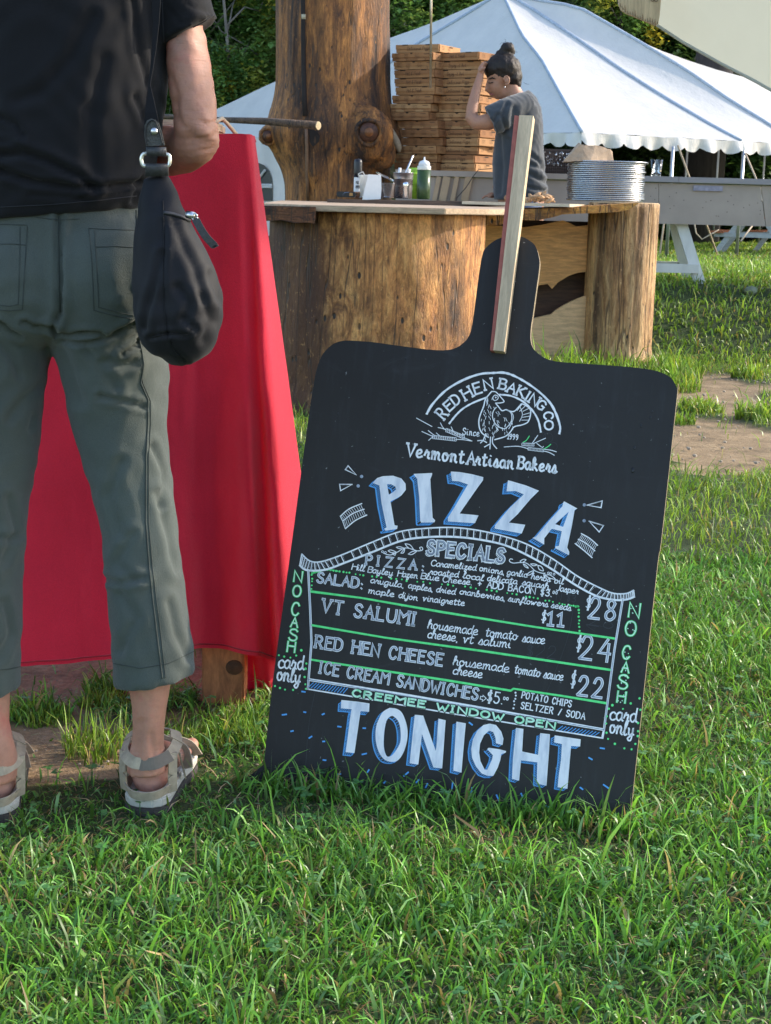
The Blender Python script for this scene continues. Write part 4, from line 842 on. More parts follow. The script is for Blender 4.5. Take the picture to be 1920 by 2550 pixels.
t = empty('lime_tub', at(1031, 10.05), 'bright lime green tub half hidden behind the steel pot', 'tub'); MB().lathe((0, 0, 0), [(.04, 0), (.045, .175), (.046, .19), (.02, .192)], 20).build('tub', plain('lime_plastic', (.25, .45, .04), .35), t, True); MB().lathe((0, 0, .15), [(.052, 0), (.052, .012)], 20).build('rim', plain('lime_rim', (.4, .62, .06), .3), t, True)
MB().box(Vector(at(1046, 10.0)) + Vector((0, 0, .05)), (.03, .02, .1)).build('black_label_bottle', [M_BLK], None, bevel=.004); tag(bpy.data.objects['black_label_bottle'], 'slim black bottle standing behind the green squeeze bottle', 'bottle')
# steel rod hanging down in front of the pizza boxes
mb = MB(); a = P(1076, -260, 10.4); b = P(1072, 219, 10.4); mb.tube([a, b], .0075, 10); o = mb.build('hanging_rod', metal('brass_steel_rod', (.55, .5, .42), .35), None, True); tag(o, 'thin steel rod hanging down in front of the pizza boxes', 'rod')

# ------------------------------------------------------------------ long back counter
YB = 10.95; M_GP = plain('grey_painted_plank', (.27, .255, .26), .7, .12, 8, .3, .003, scale=(.3, 3, 3)); M_AP = plain('taupe_painted_panel', (.36, .305, .26), .75, .08, 5, .2, .003)
bc = empty('long_counter', (2.0, YB, ground_z(2.0, YB)), 'long grey-topped outdoor counter with taupe panels behind the woman and the pans', 'counter')
def pb(uvs, y, d, name, mat): 
    a = [P(u, v, y) for u, v in uvs]; b = [p + Vector((0, d, 0)) for p in a]; n = len(a); MB().add([p - bc.location for p in a + b], [tuple(range(n)), tuple(range(2 * n - 1, n - 1, -1))] + [(i, (i + 1) % n, n + (i + 1) % n, n + i) for i in range(n)]).build(name, mat, bc)
TOPV = lambda u: 424 + (u - 1070) * .0262
for i, (u0, u1) in enumerate([(985, 1420), (1421, 1690), (1691, 2300)]):
    pb([(u0, TOPV(u0)), (u1, TOPV(u1)), (u1, TOPV(u1) + 14), (u0, TOPV(u0) + 14)], YB, .62, 'top_plank', M_GP if i else M_AP)
for (u0, u1, du) in [(985, 1640, 0), (1641, 1894, 12), (1896, 2300, 12)]:
    pb([(u0, TOPV(u0) + 17), (u1, TOPV(u1) + 17), (u1 + du, TOPV(u1) + 118), (u0 + (du if u0 > 1800 else 0), TOPV(u0) + 118)], YB + .03, .015, 'apron_panel', M_AP)
M_TAN = plain('tan_batten', (.42, .31, .20), .75, .1, 12)
for i, u in enumerate([1085, 1105, 1130, 1160]):
    a = P(u + 8, 440, YB + .02); b = P(u - 4, 500, YB + .02); mb = MB(); mb.beam(a - bc.location, b - bc.location, .03 + .02 * (i % 2), .03, Vector((0, 1, 0))); mb.build('batten', M_TAN, bc)
mb = MB(); mb.box(P(1763, 469, YB + .022) - bc.location, (.2, .012, .035)); mb.build('tape_patch', plain('duct_tape', (.30, .29, .36), .6), bc)
mb = MB()
for i in range(26):
    u = rnd.uniform(1620, 1915); v = rnd.uniform(458, 545); mb.ball(P(u, v, YB + .03) - bc.location, .0035, 6, 4, (1, .5, 1))
mb.build('nail_heads', plain('nail', (.1, .08, .07), .6), bc)['kind'] = 'stuff'
M_SH = plain('white_painted_timber', (.60, .62, .58), .6, .12, 12, .3, .003, scale=(1, 1, .3))
def sawhorse(u, label):
    x0 = P(u, 600, YB).x; t = empty('sawhorse', (x0, YB + .25, ground_z(x0, YB + .25)), label, 'sawhorse', 'sawhorses under the long counter')
    for sy in (-1, 1):
        for sx in (-1, 1):
            MB().beam((sx * .275, sy * .22, -.02), (sx * .06, sy * .1, .60), .075, .035, Vector((0, 1, 0))).build('leg', M_SH, t)
    MB().box((0, 0, .60), (.09, .34, .09)).build('cross_beam', M_SH, t); MB().box((0, -.225, .10), (.5, .03, .06)).build('stretcher', M_SH, t); MB().box((0, .225, .10), (.5, .03, .06)).build('stretcher', M_SH, t)
    return t
sh1 = sawhorse(1655, 'white sawhorse leg frame under the counter just right of the narrow stump'); x2 = P(2080, 600, YB).x; sh2 = copy_tree(sh1); sh2.location = (x2, YB + .25, ground_z(x2, YB + .25)); sh2['label'] = 'white sawhorse under the far right end of the long counter'
x2 = P(1100, 600, YB).x; sh3 = copy_tree(sh1); sh3.location = (x2, YB + .25, ground_z(x2, YB + .25)); sh3['label'] = 'white sawhorse under the pizza boxes, hidden behind the wide stump'
# white post at the right edge
mb = MB(); g = G(1922, 880); mb.box((g.x + .02, g.y, .04), (.06, .06, 1.0)); tag(mb.build('white_post', M_SH), 'white painted post standing at the right edge beside the dirt path', 'post')
# black cable over the counter
mb = MB(); mb.tube([P(u, v, YB + .0) for u, v in [(1225, 420)]] + [P(u, v, YB - .03) for u, v in [(1192, 422), (1178, 440), (1160, 468), (1138, 492)]] + [P(1130, 520, YB - .05)], .003, 5); tag(mb.build('power_cable', M_BLK), 'thin black cable drooping over the taupe counter below the pizza boxes', 'cable')

# ------------------------------------------------------------------ pizza boxes
def card():
    t = NT('brown_cardboard'); oi = t.n('ShaderNodeObjectInfo'); f = t.noise(40, 4); c = t.ramp(oi.outputs['Random'], [(0, (.28, .125, .048)), (.5, (.37, .18, .07)), (1, (.45, .25, .11))]); t.col(t.mix(.4, c, t.ramp(f, [(.3, .7), (.7, 1.1)]), 'MULTIPLY')).set(Roughness=.85); t.bump(f, .2, .001); return t.m
M_CARD = card(); M_CARDL = plain('pale_cardboard', (.46, .31, .18), .85, .1, 40, .2, .001); M_PRT = plain('brown_print', (.09, .045, .025), .8, bump=0); M_SLOT = plain('slot_dark', (.03, .018, .012), .9, bump=0)
BW, BH = .335, .0535
def box_kind(kind):
    mb = MB(); e = .003
    mb.box((BW / 2, BW / 2, BH / 2 - .0015), (BW - .006, BW - .006, BH - .004)); body = mb.mesh('body')
    lid = MB(); lid.box((BW / 2, BW / 2, BH - .0025), (BW, BW, .003)); lid.box((BW / 2, -.0012, BH - .016), (BW - .002, .0024, .029)); lid.box((BW + .0012, BW / 2, BH / 2), (.0024, BW - .02, BH - .008))
    if kind == 'L':
        lid.box((BW * .28, -.0015, .006), (.06, .003, .014)); lid.box((BW * .74, -.0015, .006), (.06, .003, .014))
    ik = Ink(lambda x, y, h: (x, -.0036 - h, y)); 
    if kind == 'D': ik.text('Delicious Pizza', (.09, .017), (.265, .017), .021, .0022, slant=.15, jit=.1)
    if kind == 'H': ik.text('Hot & Fresh', (.10, .017), (.225, .017), .023, .0022, slant=.15, jit=.1)
    if kind == 'Y': ik.text('Enjoy it hot', (.09, .015), (.22, .015), .022, .0022, slant=.15, jit=.1)
    if kind == 'L':
        for cx in (.03, .105, .195):
            for j in range(4): ik.line([(cx, .043 - j * .009), (cx + rnd.uniform(.026, .038), .043 - j * .009)], .0022)
        ik.line([(.272, .042), (.312, .042)], .0045); ik.line([(.262, .016), (.31, .016)], .0012)
    ik2 = Ink(lambda x, y, h: (BW + .0032 + h, x, y))
    for cx in (.04, .13): 
        for j in range(3): ik2.line([(cx, .04 - j * .009), (cx + .04, .04 - j * .009)], .002)
    sl = MB()
    if kind == 'L': sl.rings([[Vector((.165 + .011 * math.cos(a), -.0038 + k, BH - .001 - .009 * math.sin(a))) for a in np.linspace(0, PI, 8)] for k in (0, .0005)], True)
    else:
        for q in (.075, .255): sl.box((q, -.0038, BH - .004 if kind == 'Y' else BH - .003), (.045, .0006, .006))
    sl.box((BW + .0032, .18, BH - .010), (.0006, .05, .008))
    r = {}
    for nm, m_, mt in (('body', mb, M_CARD), ('lid', lid, M_CARD), ('printed_text', ik.mb, M_PRT), ('hand_slot', sl, M_SLOT)):
        me = m_.mesh(nm); me.materials.append(mt); r[nm] = me
        bm = bmesh.new(); bm.from_mesh(me); bmesh.ops.recalc_face_normals(bm, faces=bm.faces); bm.to_mesh(me); bm.free()
    me = ik2.mb.mesh('side_print'); me.materials.append(M_PRT); r['side_print'] = me
    return r
KND = {k: box_kind(k) for k in 'DHYL'}
KTX = {'D': 'with script lettering', 'H': 'with short words', 'Y': 'with slanted lettering', 'L': 'with fine print columns'}
ORD = ['topmost', 'second from the top', 'third from the top', 'fourth from the top', 'fifth from the top', 'sixth from the top', 'seventh from the top', 'eighth from the top', 'seventh from the bottom', 'sixth from the bottom', 'fifth from the bottom', 'fourth from the bottom', 'third from the bottom', 'second from the bottom', 'bottom']
LEFT = [(981, 'D'), (972, 'L'), (977, 'L'), (979, 'H'), (980, 'H'), (983, 'H'), (975, 'L'), (966, 'L'), (963, 'L'), (990, 'L'), (994, 'L'), (998, 'L'), (992, 'L'), (987, 'L'), (985, 'L')]
RIGHT = [(1086, 'H'), (1085, 'Y'), (1082, 'Y'), (1084, 'D'), (1083, 'D'), (1080, 'D'), (1090, 'L'), (1085, 'L'), (1084, 'L'), (1092, 'D'), (1094, 'D'), (1086, 'D'), (1078, 'D'), (1081, 'D')]
for side, lst in (('left', LEFT), ('right', RIGHT)):
    n = len(lst); z0 = P(1080, TOPV(1080), YB).z + .001
    for i, (u, k) in enumerate(lst):
        lvl = n - 1 - i; z = z0 + lvl * (.0566 if side == 'left' else .0568); p = P(u, 300, YB + .24 + (0 if side == 'right' else .08))
        od = ORD[i] if n == 15 else (ORD[i] if i < 7 else ORD[i + 1])
        t = empty('pizza_box', (p.x, p.y, z), f'pizza box {KTX[k]}, {od} of the {side} stack', 'pizza box', f'pizza boxes in the {side} stack', rz=math.radians(-33 + rnd.uniform(-5, 5)))
        for nm, me in KND[k].items():
            o = bpy.data.objects.new(nm, me); COL.objects.link(o); o.parent = t
            if nm in ('side_print', 'hand_slot', 'printed_text'): o['kind'] = 'stuff'
            if nm == 'body' and False: pass

# ------------------------------------------------------------------ baking pans
M_PAN = metal('worn_aluminium', (.44, .45, .46), .26, .12)
pm_ = MB(); pm_.lathe((0, 0, 0), [(.001, .0005), (.215, .0), (.232, .0008), (.2365, .003), (.237, .0095), (.234, .0103), (.2325, .0095), (.230, .003), (.002, .0025)], 56, False); pme = pm_.mesh('baking_pan', True); pme.materials.append(M_PAN)
NP = 21; z0 = .984
for i in range(NP):
    o = bpy.data.objects.new('baking_pan', pme); COL.objects.link(o); p = P(1506, 500, 9.85); top = i == NP - 1
    o.location = (p.x + rnd.uniform(-.005, .005) + (.02 if top else 0), p.y + rnd.uniform(-.004, .004), z0 + i * .0114); o.rotation_euler = (rnd.uniform(-.002, .002), rnd.uniform(-.002, .002), rnd.uniform(0, 6))
    k = NP - i; od = ['topmost', 'second from the top', 'third from the top', 'fourth from the top', 'fifth from the top', 'sixth from the top', 'seventh from the top', 'eighth from the top', 'ninth from the top', 'tenth from the top'][k - 1] if k <= 10 else ['bottom', 'second from the bottom', 'third from the bottom', 'fourth from the bottom', 'fifth from the bottom', 'sixth from the bottom', 'seventh from the bottom', 'eighth from the bottom', 'ninth from the bottom', 'tenth from the bottom', 'eleventh from the bottom'][i]
    tag(o, f'round shiny metal pizza pan, {od} of the pan stack', 'pizza pan', 'round pans stacked on the counter')
# brown paper bag on the pans
zb = z0 + NP * .0112; mb = MB()
a = [P(u, v, y_) for u, v, y_ in [(1402, 402, 9.72), (1440, 356, 9.78), (1446, 360, 9.72), (1485, 363, 9.74), (1519, 371, 9.78), (1525, 378, 9.8), (1528, 400, 9.8), (1440, 402, 9.70), (1470, 403, 9.70)]]
b = [p + Vector((.02, .2, .0)) for p in a]; mb.add(a + b, [(0, 1, 2, 7), (7, 2, 3, 8), (8, 3, 4, 5, 6), (0, 9, 10, 1), (1, 10, 11, 2), (2, 11, 12, 3), (3, 12, 13, 4), (4, 13, 14, 5), (5, 14, 15, 6), (9, 16, 11, 10), (16, 17, 12, 11), (17, 15, 14, 13, 12), (0, 7, 16, 9), (7, 8, 17, 16), (8, 6, 15, 17)])
o = mb.build('paper_bag', plain('kraft_paper', (.40, .29, .20), .9, .15, 25, .7, .006)); tag(o, 'folded brown paper bag lying on top of the pan stack', 'paper bag')
bm = bmesh.new(); bm.from_mesh(o.data); bmesh.ops.triangulate(bm, faces=bm.faces[:]); bmesh.ops.subdivide_edges(bm, edges=bm.edges[:], cuts=3, use_grid_fill=True)
for v_ in bm.verts: v_.co += Vector((noise.noise(v_.co * 22), noise.noise(v_.co * 22 + Vector((9, 0, 0))), noise.noise(v_.co * 22 + Vector((0, 9, 0))))) * .007
bm.to_mesh(o.data); bm.free()
t = empty('glass_tumbler', (P(1634, 430, 11.15).x, 11.15, P(1634, TOPV(1634), YB).z), 'clear glass tumbler on the long counter behind the pan stack', 'glass'); MB().lathe((0, 0, .001), [(.032, 0), (.034, .004), (.042, .115), (.040, .115), (.032, .01), (.002, .008)], 28).build('glass', glass('tumbler_glass', (.85, .87, .84), .04), t, True)
t = empty('wire_basket', (P(1385, 400, 11.3).x, 11.3, P(1385, TOPV(1385), YB).z), 'dark wire basket of shiny bottle tops on the counter beside the woman', 'basket')
mb = MB()
for zz in np.linspace(0.004, .17, 9): mb.tube([(-.12, -.06, zz), (.12, -.06, zz)], .002, 4)
for xx in np.linspace(-.12, .12, 17): mb.tube([(xx, -.06, 0), (xx, -.06, .17)], .002, 4)
for xx in (-.12, .12): mb.box((xx, .0, .085), (.004, .12, .17))
mb.box((0, 0, .003), (.24, .12, .004)); mb.box((0, .06, .085), (.24, .004, .17)); mb.box((0, -.06, .165), (.25, .012, .012)); mb.build('frame', plain('dark_brown_wire', (.05, .035, .03), .6), t)
mb = MB()
for i in range(70): mb.ball((rnd.uniform(-.11, .11), rnd.uniform(-.05, .0), rnd.uniform(.06, .15)), .008, 6, 4)
mb.build('glint_balls', metal('glint_balls', (.7, .72, .72), .15), t, True)  # small shiny balls added to stand in for round glints in the dark basket
# ------------------------------------------------------------------ chalk board
A_, B_ = BOARD_LINE; e1 = (B_ - A_).normalized(); hb = Vector((0, 0, 1)).cross(e1).normalized(); LN = math.radians(18)
e2 = Vector((0, 0, 1)) * math.cos(LN) + hb * math.sin(LN); nb = e1.cross(e2).normalized()
if nb.dot(EYE - A_) < 0: nb = -nb
bd = empty('menu_board', A_, 'large black paddle-shaped menu board with white and blue lettering in the grass', 'sign')
bd.rotation_euler = Matrix((e1, e2, e1.cross(e2))).transposed().to_euler()
sgn = 1.0 if e1.cross(e2).dot(nb) > 0 else -1.0
def bp(u, v):
    r = ray(u, v); t = (A_ - EYE).dot(nb) / r.dot(nb); q = EYE + r * t - A_; return q.dot(e1), q.dot(e2)
def b3(u, v, h): s, t = bp(u, v); return (s, t, sgn * h)
OUT = [(1275, 588), (1252, 591), (1232, 599), (1209, 618), (1201, 636), (1195, 668), (1187, 726), (1180, 780), (1174, 818), (1167, 838), (1156, 852), (1136, 866), (1109, 872), (1063, 870), (986, 860), (928, 852), (870, 848), (847, 850), (826, 859), (805, 880), (794, 903), (786, 930), (778, 976), (767, 1049), (728, 1340), (680, 1691), (657, 1903), (650, 1962),
       (1566, 2070), (1571, 2020), (1599, 1760), (1638, 1400), (1647, 1343), (1686, 985), (1686, 968), (1679, 952), (1667, 938), (1645, 927), (1611, 919), (1546, 912), (1459, 906), (1394, 901), (1365, 895), (1342, 882), (1327, 866), (1321, 845), (1322, 815), (1327, 783), (1334, 731), (1343, 666), (1342, 640), (1333, 612), (1317, 598), (1300, 590)]
loc2 = [bp(u, v) for u, v in OUT]; sm = cat(loc2 + [loc2[0]], 3)[:-1]
sm = [q for q in sm if q[1] > -.004]; TH = .012; n = len(sm); mb = MB(); mb.mi = 0
tri = tessellate_polygon([[Vector((x, y, 0)) for x, y in sm]]); fr = [(x, y, 0) for x, y in sm]; bk = [(x, y, -sgn * TH) for x, y in sm]
mb.add(fr + bk, [tuple(t) for t in tri] + [tuple(n + i for i in t) for t in tri]); mb.mi = 1
fr2 = [(x, y, -sgn * .0012) for x, y in sm]; mb.add(fr2 + bk, [(i, (i + 1) % n, n + (i + 1) % n, n + i) for i in range(n)]); mb.mi = 0; mb.add(fr + fr2, [(i, (i + 1) % n, n + (i + 1) % n, n + i) for i in range(n)])
t = NT('chalkboard_paint'); f = t.noise(3, 5, .6, dist=.4); g = t.noise(22, 4, .7, (3, .4, 1)); k = t.noise(120, 2, .5)
c = t.ramp(f, [(.3, (.0195, .0178, .0172)), (.7, (.030, .028, .027))]); c = t.mix(t.ramp(g, [(.52, 0.0), (.75, .35)]), c, (.045, .047, .052)); c = t.mix(t.ramp(t.noise(5, 6, .7, (1, 3, 1), dist=2.0), [(.60, 0.0), (.78, .35)]), c, (.07, .072, .08)); c = t.mix(t.ramp(k, [(.735, 0.0), (.75, .8)]), c, (.22, .22, .22)); t.col(c).set(Roughness=.62); t.b.inputs['Specular IOR Level'].default_value = .3
t.bump(t.mix(.5, g, k), .25, .0015); M_BRD = t.m
M_PLYE = plank_wood('plywood_edge', (.30, .23, .14), (6, 6, 60), .3)
mb.build('board_panel', [M_BRD, M_PLYE], bd)
mb = MB(); _pw = [bp(u, v) for u, v in [(1224, 878), (1260, 882), (1332, 299), (1285, 296)]]; T2 = .021
_pr = [bp(u, v) for u, v in [(1224, 878), (1233, 879), (1297, 298), (1285, 296)]]; _pw = [bp(u, v) for u, v in [(1233.5, 879), (1260, 882), (1332, 299), (1297.5, 298)]]
def bar(c, h): q = [(x, y, sgn * .0005) for x, y in c] + [(x, y, sgn * h) for x, y in c]; mb.add(q, [(0, 1, 2, 3), (4, 5, 6, 7), (0, 1, 5, 4), (1, 2, 6, 5), (2, 3, 7, 6), (3, 0, 4, 7)])
bar(_pw, T2); mb.mi = 1; bar(_pr, T2 * .8)
o = mb.build('wooden_batten', [plank_wood('pale_grey_batten', (.66, .50, .32), (12, 1.0, 12), .2, dark=.7), plain('faded_red_paint', (.40, .12, .09), .7, .2, 60)], bd); o['label'] = 'pale tapering wooden stick nailed up the handle, red painted left edge'
def paint(name, c1, c2, sc_=90):
    t = NT(name); f = t.noise(sc_, 4, .7, (1, .25, 1)); t.col(t.ramp(f, [(.32, c2), (.55, c1)])).set(Roughness=.7); return t.m
WHT = paint('white_paint_marker', (.90, .91, .92), (.68, .71, .75)); GRN = paint('green_paint_marker', (.14, .85, .26), (.10, .70, .20)); BLU = paint('blue_paint_marker', (.11, .40, .82), (.08, .31, .70)); INN = paint('thin_white_wash', (.36, .41, .50), (.20, .24, .31), 60); BIGW = paint('brushed_white', (.82, .83, .87), (.56, .60, .68), 45); DRK = plain('black_marker', (.022, .024, .028), .6, bump=0); GHO = plain('erased_chalk', (.05, .052, .058), .8, bump=0); MINT = paint('mint_marker', (.62, .90, .72), (.15, .75, .30), 220)
I = {}
def ink(nm):
    if nm not in I: I[nm] = Ink(b3, None) if False else Ink(b3); I[nm].flip = True
    return I[nm]
H1, H2, H3, H4, H5 = .0004, .0007, .0010, .0013, .0016
white = ink('white_lettering'); green = ink('green_lettering'); blue = ink('blue_shading'); inner = ink('letter_fill'); big = ink('large_lettering'); dark = ink('black_hatching'); ghost = ink('erased_marks'); mint = ink('mint_lettering')
PARTS = []
def flush(nm, part):
    if I[nm].mb.f: PARTS.append((part, nm, I[nm].mb)); I[nm].mb = MB()
def T(s, a, b, cap, wd, **k): k.setdefault('r', .16); flush('white_lettering', 'painted_line'); white.text(s, a, b, cap, wd, H3, **k); flush('white_lettering', 'painted_word')
def O2(s, a, b, cap, wd, **k):   # outlined letters with a washed-in middle
    st = rnd.getstate(); white.text(s, a, b, cap, wd, H3, **k); rnd.setstate(st); inner.text(s, a, b, cap, wd * .45, H4, **k); flush('white_lettering', 'painted_word'); flush('letter_fill', 'letter_fill')
def curve(c, wd, nm=white, h=H3, closed=False, n=5, r=None): nm.line(cat(c + ([c[0]] if closed else []), n), wd, h, r=r)
# round logo
curve([(1063, 1031), (1078, 1006), (1111, 972), (1153, 947), (1195, 932), (1229, 929), (1259, 929), (1292, 942), (1334, 969), (1368, 1001), (1385, 1031), (1395, 1063), (1393, 1080)], 5.5, r=.2)
curve([(1119, 1055), (1135, 1035), (1153, 1018), (1179, 1003), (1212, 990)], 4.6, r=.2); curve([(1245, 983), (1272, 986), (1301, 999), (1324, 1020), (1340, 1046), (1347, 1076)], 4.6, r=.2)
for ch, x, y, a, hh in [('R', 1101, 1029, -49, 30), ('E', 1118, 1010, -42, 24), ('D', 1134, 995, -37, 25), ('H', 1163, 980, -29, 28), ('E', 1189, 967, -18, 27), ('N', 1216, 957, -12, 26), ('B', 1253, 957, 12, 25), ('A', 1275, 967, 20, 24), ('K', 1299, 976, 25, 25), ('I', 1315, 987, 31, 24), ('N', 1331, 996, 34, 25), ('G', 1349, 1009, 40, 23), ('C', 1366, 1036, 84, 22), ('O', 1367, 1059, 86, 21)]:
    a = math.radians(a); d = Vector((math.cos(a), math.sin(a))); up = Vector((d.y, -d.x)); wdt = {'I': 6, 'H': 21, 'N': 20, 'K': 19, 'O': 22, 'C': 18, 'G': 19, 'A': 21}.get(ch, 17)
    c0 = Vector((x, y)) - up * hh / 2 - d * wdt / 2; white.text(ch, c0, c0 + d * wdt, hh, 4.6, H3, serif=True, jit=.02); flush('white_lettering', 'painted_letter')
# hen
def h8(l): return [(1200 + x * .16807, 880 + y * .16807) for x, y in l]
curve(h8([(147, 565), (100, 620), (52, 685), (27, 790), (-18, 900), (-43, 1000), (-33, 1110), (12, 1190), (100, 1245)]), 3.2)
curve(h8([(190, 1280), (340, 1235), (420, 1170), (480, 1090), (600, 1060), (690, 1010), (725, 880), (700, 810), (600, 750), (560, 780), (480, 860), (400, 852), (360, 835), (300, 850), (250, 795), (205, 740)]), 3.0)
curve(h8([(205, 738), (280, 735), (330, 715), (290, 660), (255, 620), (205, 572), (145, 565)]), 2.6); curve(h8([(170, 640), (200, 620), (240, 640), (235, 680), (190, 700), (165, 670)]), 2.0, closed=True); white.dot(h8([(207, 655)])[0], 2.2, H3)
curve(h8([(215, 800), (170, 860), (160, 950), (205, 1050), (270, 1100), (340, 1115), (410, 1055), (445, 970), (430, 880), (360, 838)]), 2.2)
for l in [[(560, 780), (590, 850), (600, 920), (560, 1010)], [(700, 815), (610, 860)], [(722, 880), (615, 910)], [(715, 930), (600, 950)], [(690, 990), (590, 990)], [(600, 752), (520, 850)], [(650, 775), (560, 860)], [(440, 870), (470, 950), (430, 1060), (400, 1120)]]: curve(h8(l), 1.6)
for i in range(95):
    x = rnd.uniform(-20, 460); y = rnd.uniform(650, 1240)
    if y < 780 and not (60 < x < 190): continue
    if x < 20 and y > 1100 or (x > 250 and y < 900) or (x > 240 and y > 1180) or (x > 380 and y > 1090): continue
    a = rnd.uniform(-.4, .7); L = rnd.uniform(25, 60); curve(h8([(x, y), (x + L * math.sin(a) * .6, y + L * .5), (x + L * math.sin(a), y + L)]), 1.3)
for l in [[(40, 1235), (20, 1290), (-20, 1330)], [(15, 1290), (-62, 1295)], [(15, 1290), (72, 1322)], [(130, 1240), (125, 1340), (120, 1418)], [(165, 1240), (160, 1330), (222, 1412)], [(125, 1340), (40, 1388)], [(45, 1240), (60, 1190)]]: curve(h8(l), 2.6)
T('Since', (1152, 1082), (1194, 1087), 16, 2.2); T('1999', (1263, 1093), (1290, 1096), 13, 2.4)
def h7(l): return [(960 + x * .16807, 880 + y * .16807) for x, y in l]
for l in [[(540, 1158), (620, 1195), (720, 1240)], [(635, 1145), (690, 1190), (740, 1225)], [(640, 1290), (700, 1240)], [(755, 1180), (800, 1220)], [(780, 1100), (850, 1115), (900, 1140)], [(815, 1030), (850, 1095), (900, 1145)], [(975, 1090), (1010, 1160), (1060, 1210)], [(1040, 1275), (1150, 1280), (1285, 1302)], [(1150, 1245), (1285, 1300)], [(460, 960), (690, 1085)]]: curve(h7(l), 1.9)
for a, b, nn in [((710, 1240), (1030, 1275), 13), ((905, 1140), (1150, 1240), 11)]:
    for i in range(nn):
        t_ = i / (nn - 1); c0 = h7([(a[0] + (b[0] - a[0]) * t_, a[1] + (b[1] - a[1]) * t_)])[0]
        for s_ in (-1, 1): curve([(c0[0], c0[1]), (c0[0] - 2, c0[1] + s_ * 3.5), (c0[0] + 3, c0[1] + s_ * 4), (c0[0] + 3.5, c0[1])], 1.5)
for l in [[(330, 1388), (540, 1378), (700, 1420)], [(750, 1330), (830, 1215)], [(760, 1340), (850, 1300), (945, 1258)], [(815, 1335), (885, 1390)], [(905, 1420), (1020, 1435), (1105, 1460)], [(905, 1445), (1000, 1470), (1075, 1512)], [(895, 1400), (915, 1380)]]: curve(h8(l), 1.9)
curve(h8([(610, 1320), (660, 1290), (705, 1225)]), 2, green); curve(h8([(905, 1425), (970, 1390), (1022, 1348)]), 2, green)
for a, b, nn in [((590, 1350), (750, 1355), 9), ((680, 1415), (890, 1440), 11)]:
    for i in range(nn):
        t_ = i / (nn - 1); c0 = h8([(a[0] + (b[0] - a[0]) * t_, a[1] + (b[1] - a[1]) * t_)])[0]
        for s_ in (-1, 1): curve([(c0[0], c0[1]), (c0[0] + 1, c0[1] + s_ * 3), (c0[0] + 4, c0[1] + s_ * 3.2), (c0[0] + 3.5, c0[1])], 1.3)
for w_, a, b, cp in [('Vermont', (1012, 1135), (1155, 1154), 31), ('Artisan', (1163, 1155), (1278, 1168), 30), ('Bakers', (1290, 1166), (1385, 1178), 29)]: T(w_, a, b, cp, 5.2, serif=True, jit=.03, gap=1.2)
# rays left and right of PIZZA
def cA(l): return [(760 + x * .2281, 1140 + y * .2281) for x, y in l]
def cB(l): return [(1120 + x * .2281, 1140 + y * .2281) for x, y in l]
def cR(l): return [(1420 + x * .3075, 820 + y * .3075) for x, y in l]
for tri_, f_ in [([(470, 88), (440, 130), (560, 188)], cA), ([(378, 290), (514, 292), (388, 360)], cA), ([(137, 1425), (260, 1390), (250, 1445)], cR), ([(153, 1555), (270, 1590), (235, 1642)], cR)]:
    p = f_(tri_); white.line(p + [p[0], p[1]], 2.8, H3)
for p, f_ in [((617, 205), cA), ((580, 308), cA), ((1470, 515), cB), ((1468, 688), cB)]: inner.dot(f_([p])[0], 4.2, H3, 10)
def ladder(cs, f_):
    cs = [cat(f_(c), 6) for c in cs]
    for c in cs: white.line(c, 2.8, H3)
    for a, b in zip(cs[:-1], cs[1:]):
        for k in range(1, 12):
            i = min(len(a) - 1, int(k / 12 * len(a))); p, q = Vector(a[i]), Vector(b[min(i, len(b) - 1)]); white.line([p.lerp(q, .15), p.lerp(q, .85)], 1.1, H3)
ladder([[(385, 640), (480, 560), (620, 500)], [(415, 690), (520, 610), (645, 562)], [(440, 775), (550, 685), (675, 625)]], cA); white.line(cA([(385, 640), (410, 690), (440, 775)]), 2, H3)
ladder([[(90, 1655), (160, 1695), (222, 1750)], [(65, 1700), (130, 1735), (200, 1795)], [(40, 1735), (110, 1790), (178, 1850)]], cR)
# big letters
def bigletter(outer, holes, off=(-12, 8)):
    ox, oy = off
    for lp in [outer] + holes:
        n_ = len(lp)
        for i in range(n_):
            a, b = lp[i], lp[(i + 1) % n_]
            blue.poly([a, b, (b[0] + ox, b[1] + oy), (a[0] + ox, a[1] + oy)], h=H1)
            k = .74; dark.poly([a, b, (b[0] + ox * k, b[1] + oy * k), (a[0] + ox * k, a[1] + oy * k)], h=H2)
            L = math.hypot(b[0] - a[0], b[1] - a[1]); m = int(L / 4.2)
            nx, ny = b[1] - a[1], a[0] - b[0]   # outward side that faces the shade
            for j in range(m):
                t_ = (j + .5) / m; p = Vector((a[0] + (b[0] - a[0]) * t_, a[1] + (b[1] - a[1]) * t_)); q = p + Vector((ox * .8 + rnd.uniform(-1, 1), oy * .8 + 1)); blue.line([p, q], 1.5, H3 - .0001)
    big.poly(outer, holes, H4); flush('large_lettering', 'large_letter'); flush('blue_shading', 'blue_letter_shadow'); flush('black_hatching', 'letter_hatching')
    rc = outer + [outer[0]]; white.line(rc, 1.3, H5 - .0001)
bigletter(cA([(745, 275), (790, 225), (850, 205), (960, 200), (1050, 230), (1095, 285), (1098, 350), (1050, 410), (990, 445), (930, 475), (975, 740), (1008, 745), (1003, 775), (880, 793), (870, 775), (895, 765), (840, 500), (815, 300)]), [cA([(895, 290), (940, 290), (985, 315), (995, 345), (965, 375), (915, 405)])])
bigletter(cA([(1190, 180), (1385, 170), (1385, 185), (1365, 235), (1390, 655), (1418, 685), (1412, 702), (1270, 705), (1262, 690), (1250, 430), (1228, 230)]), [])
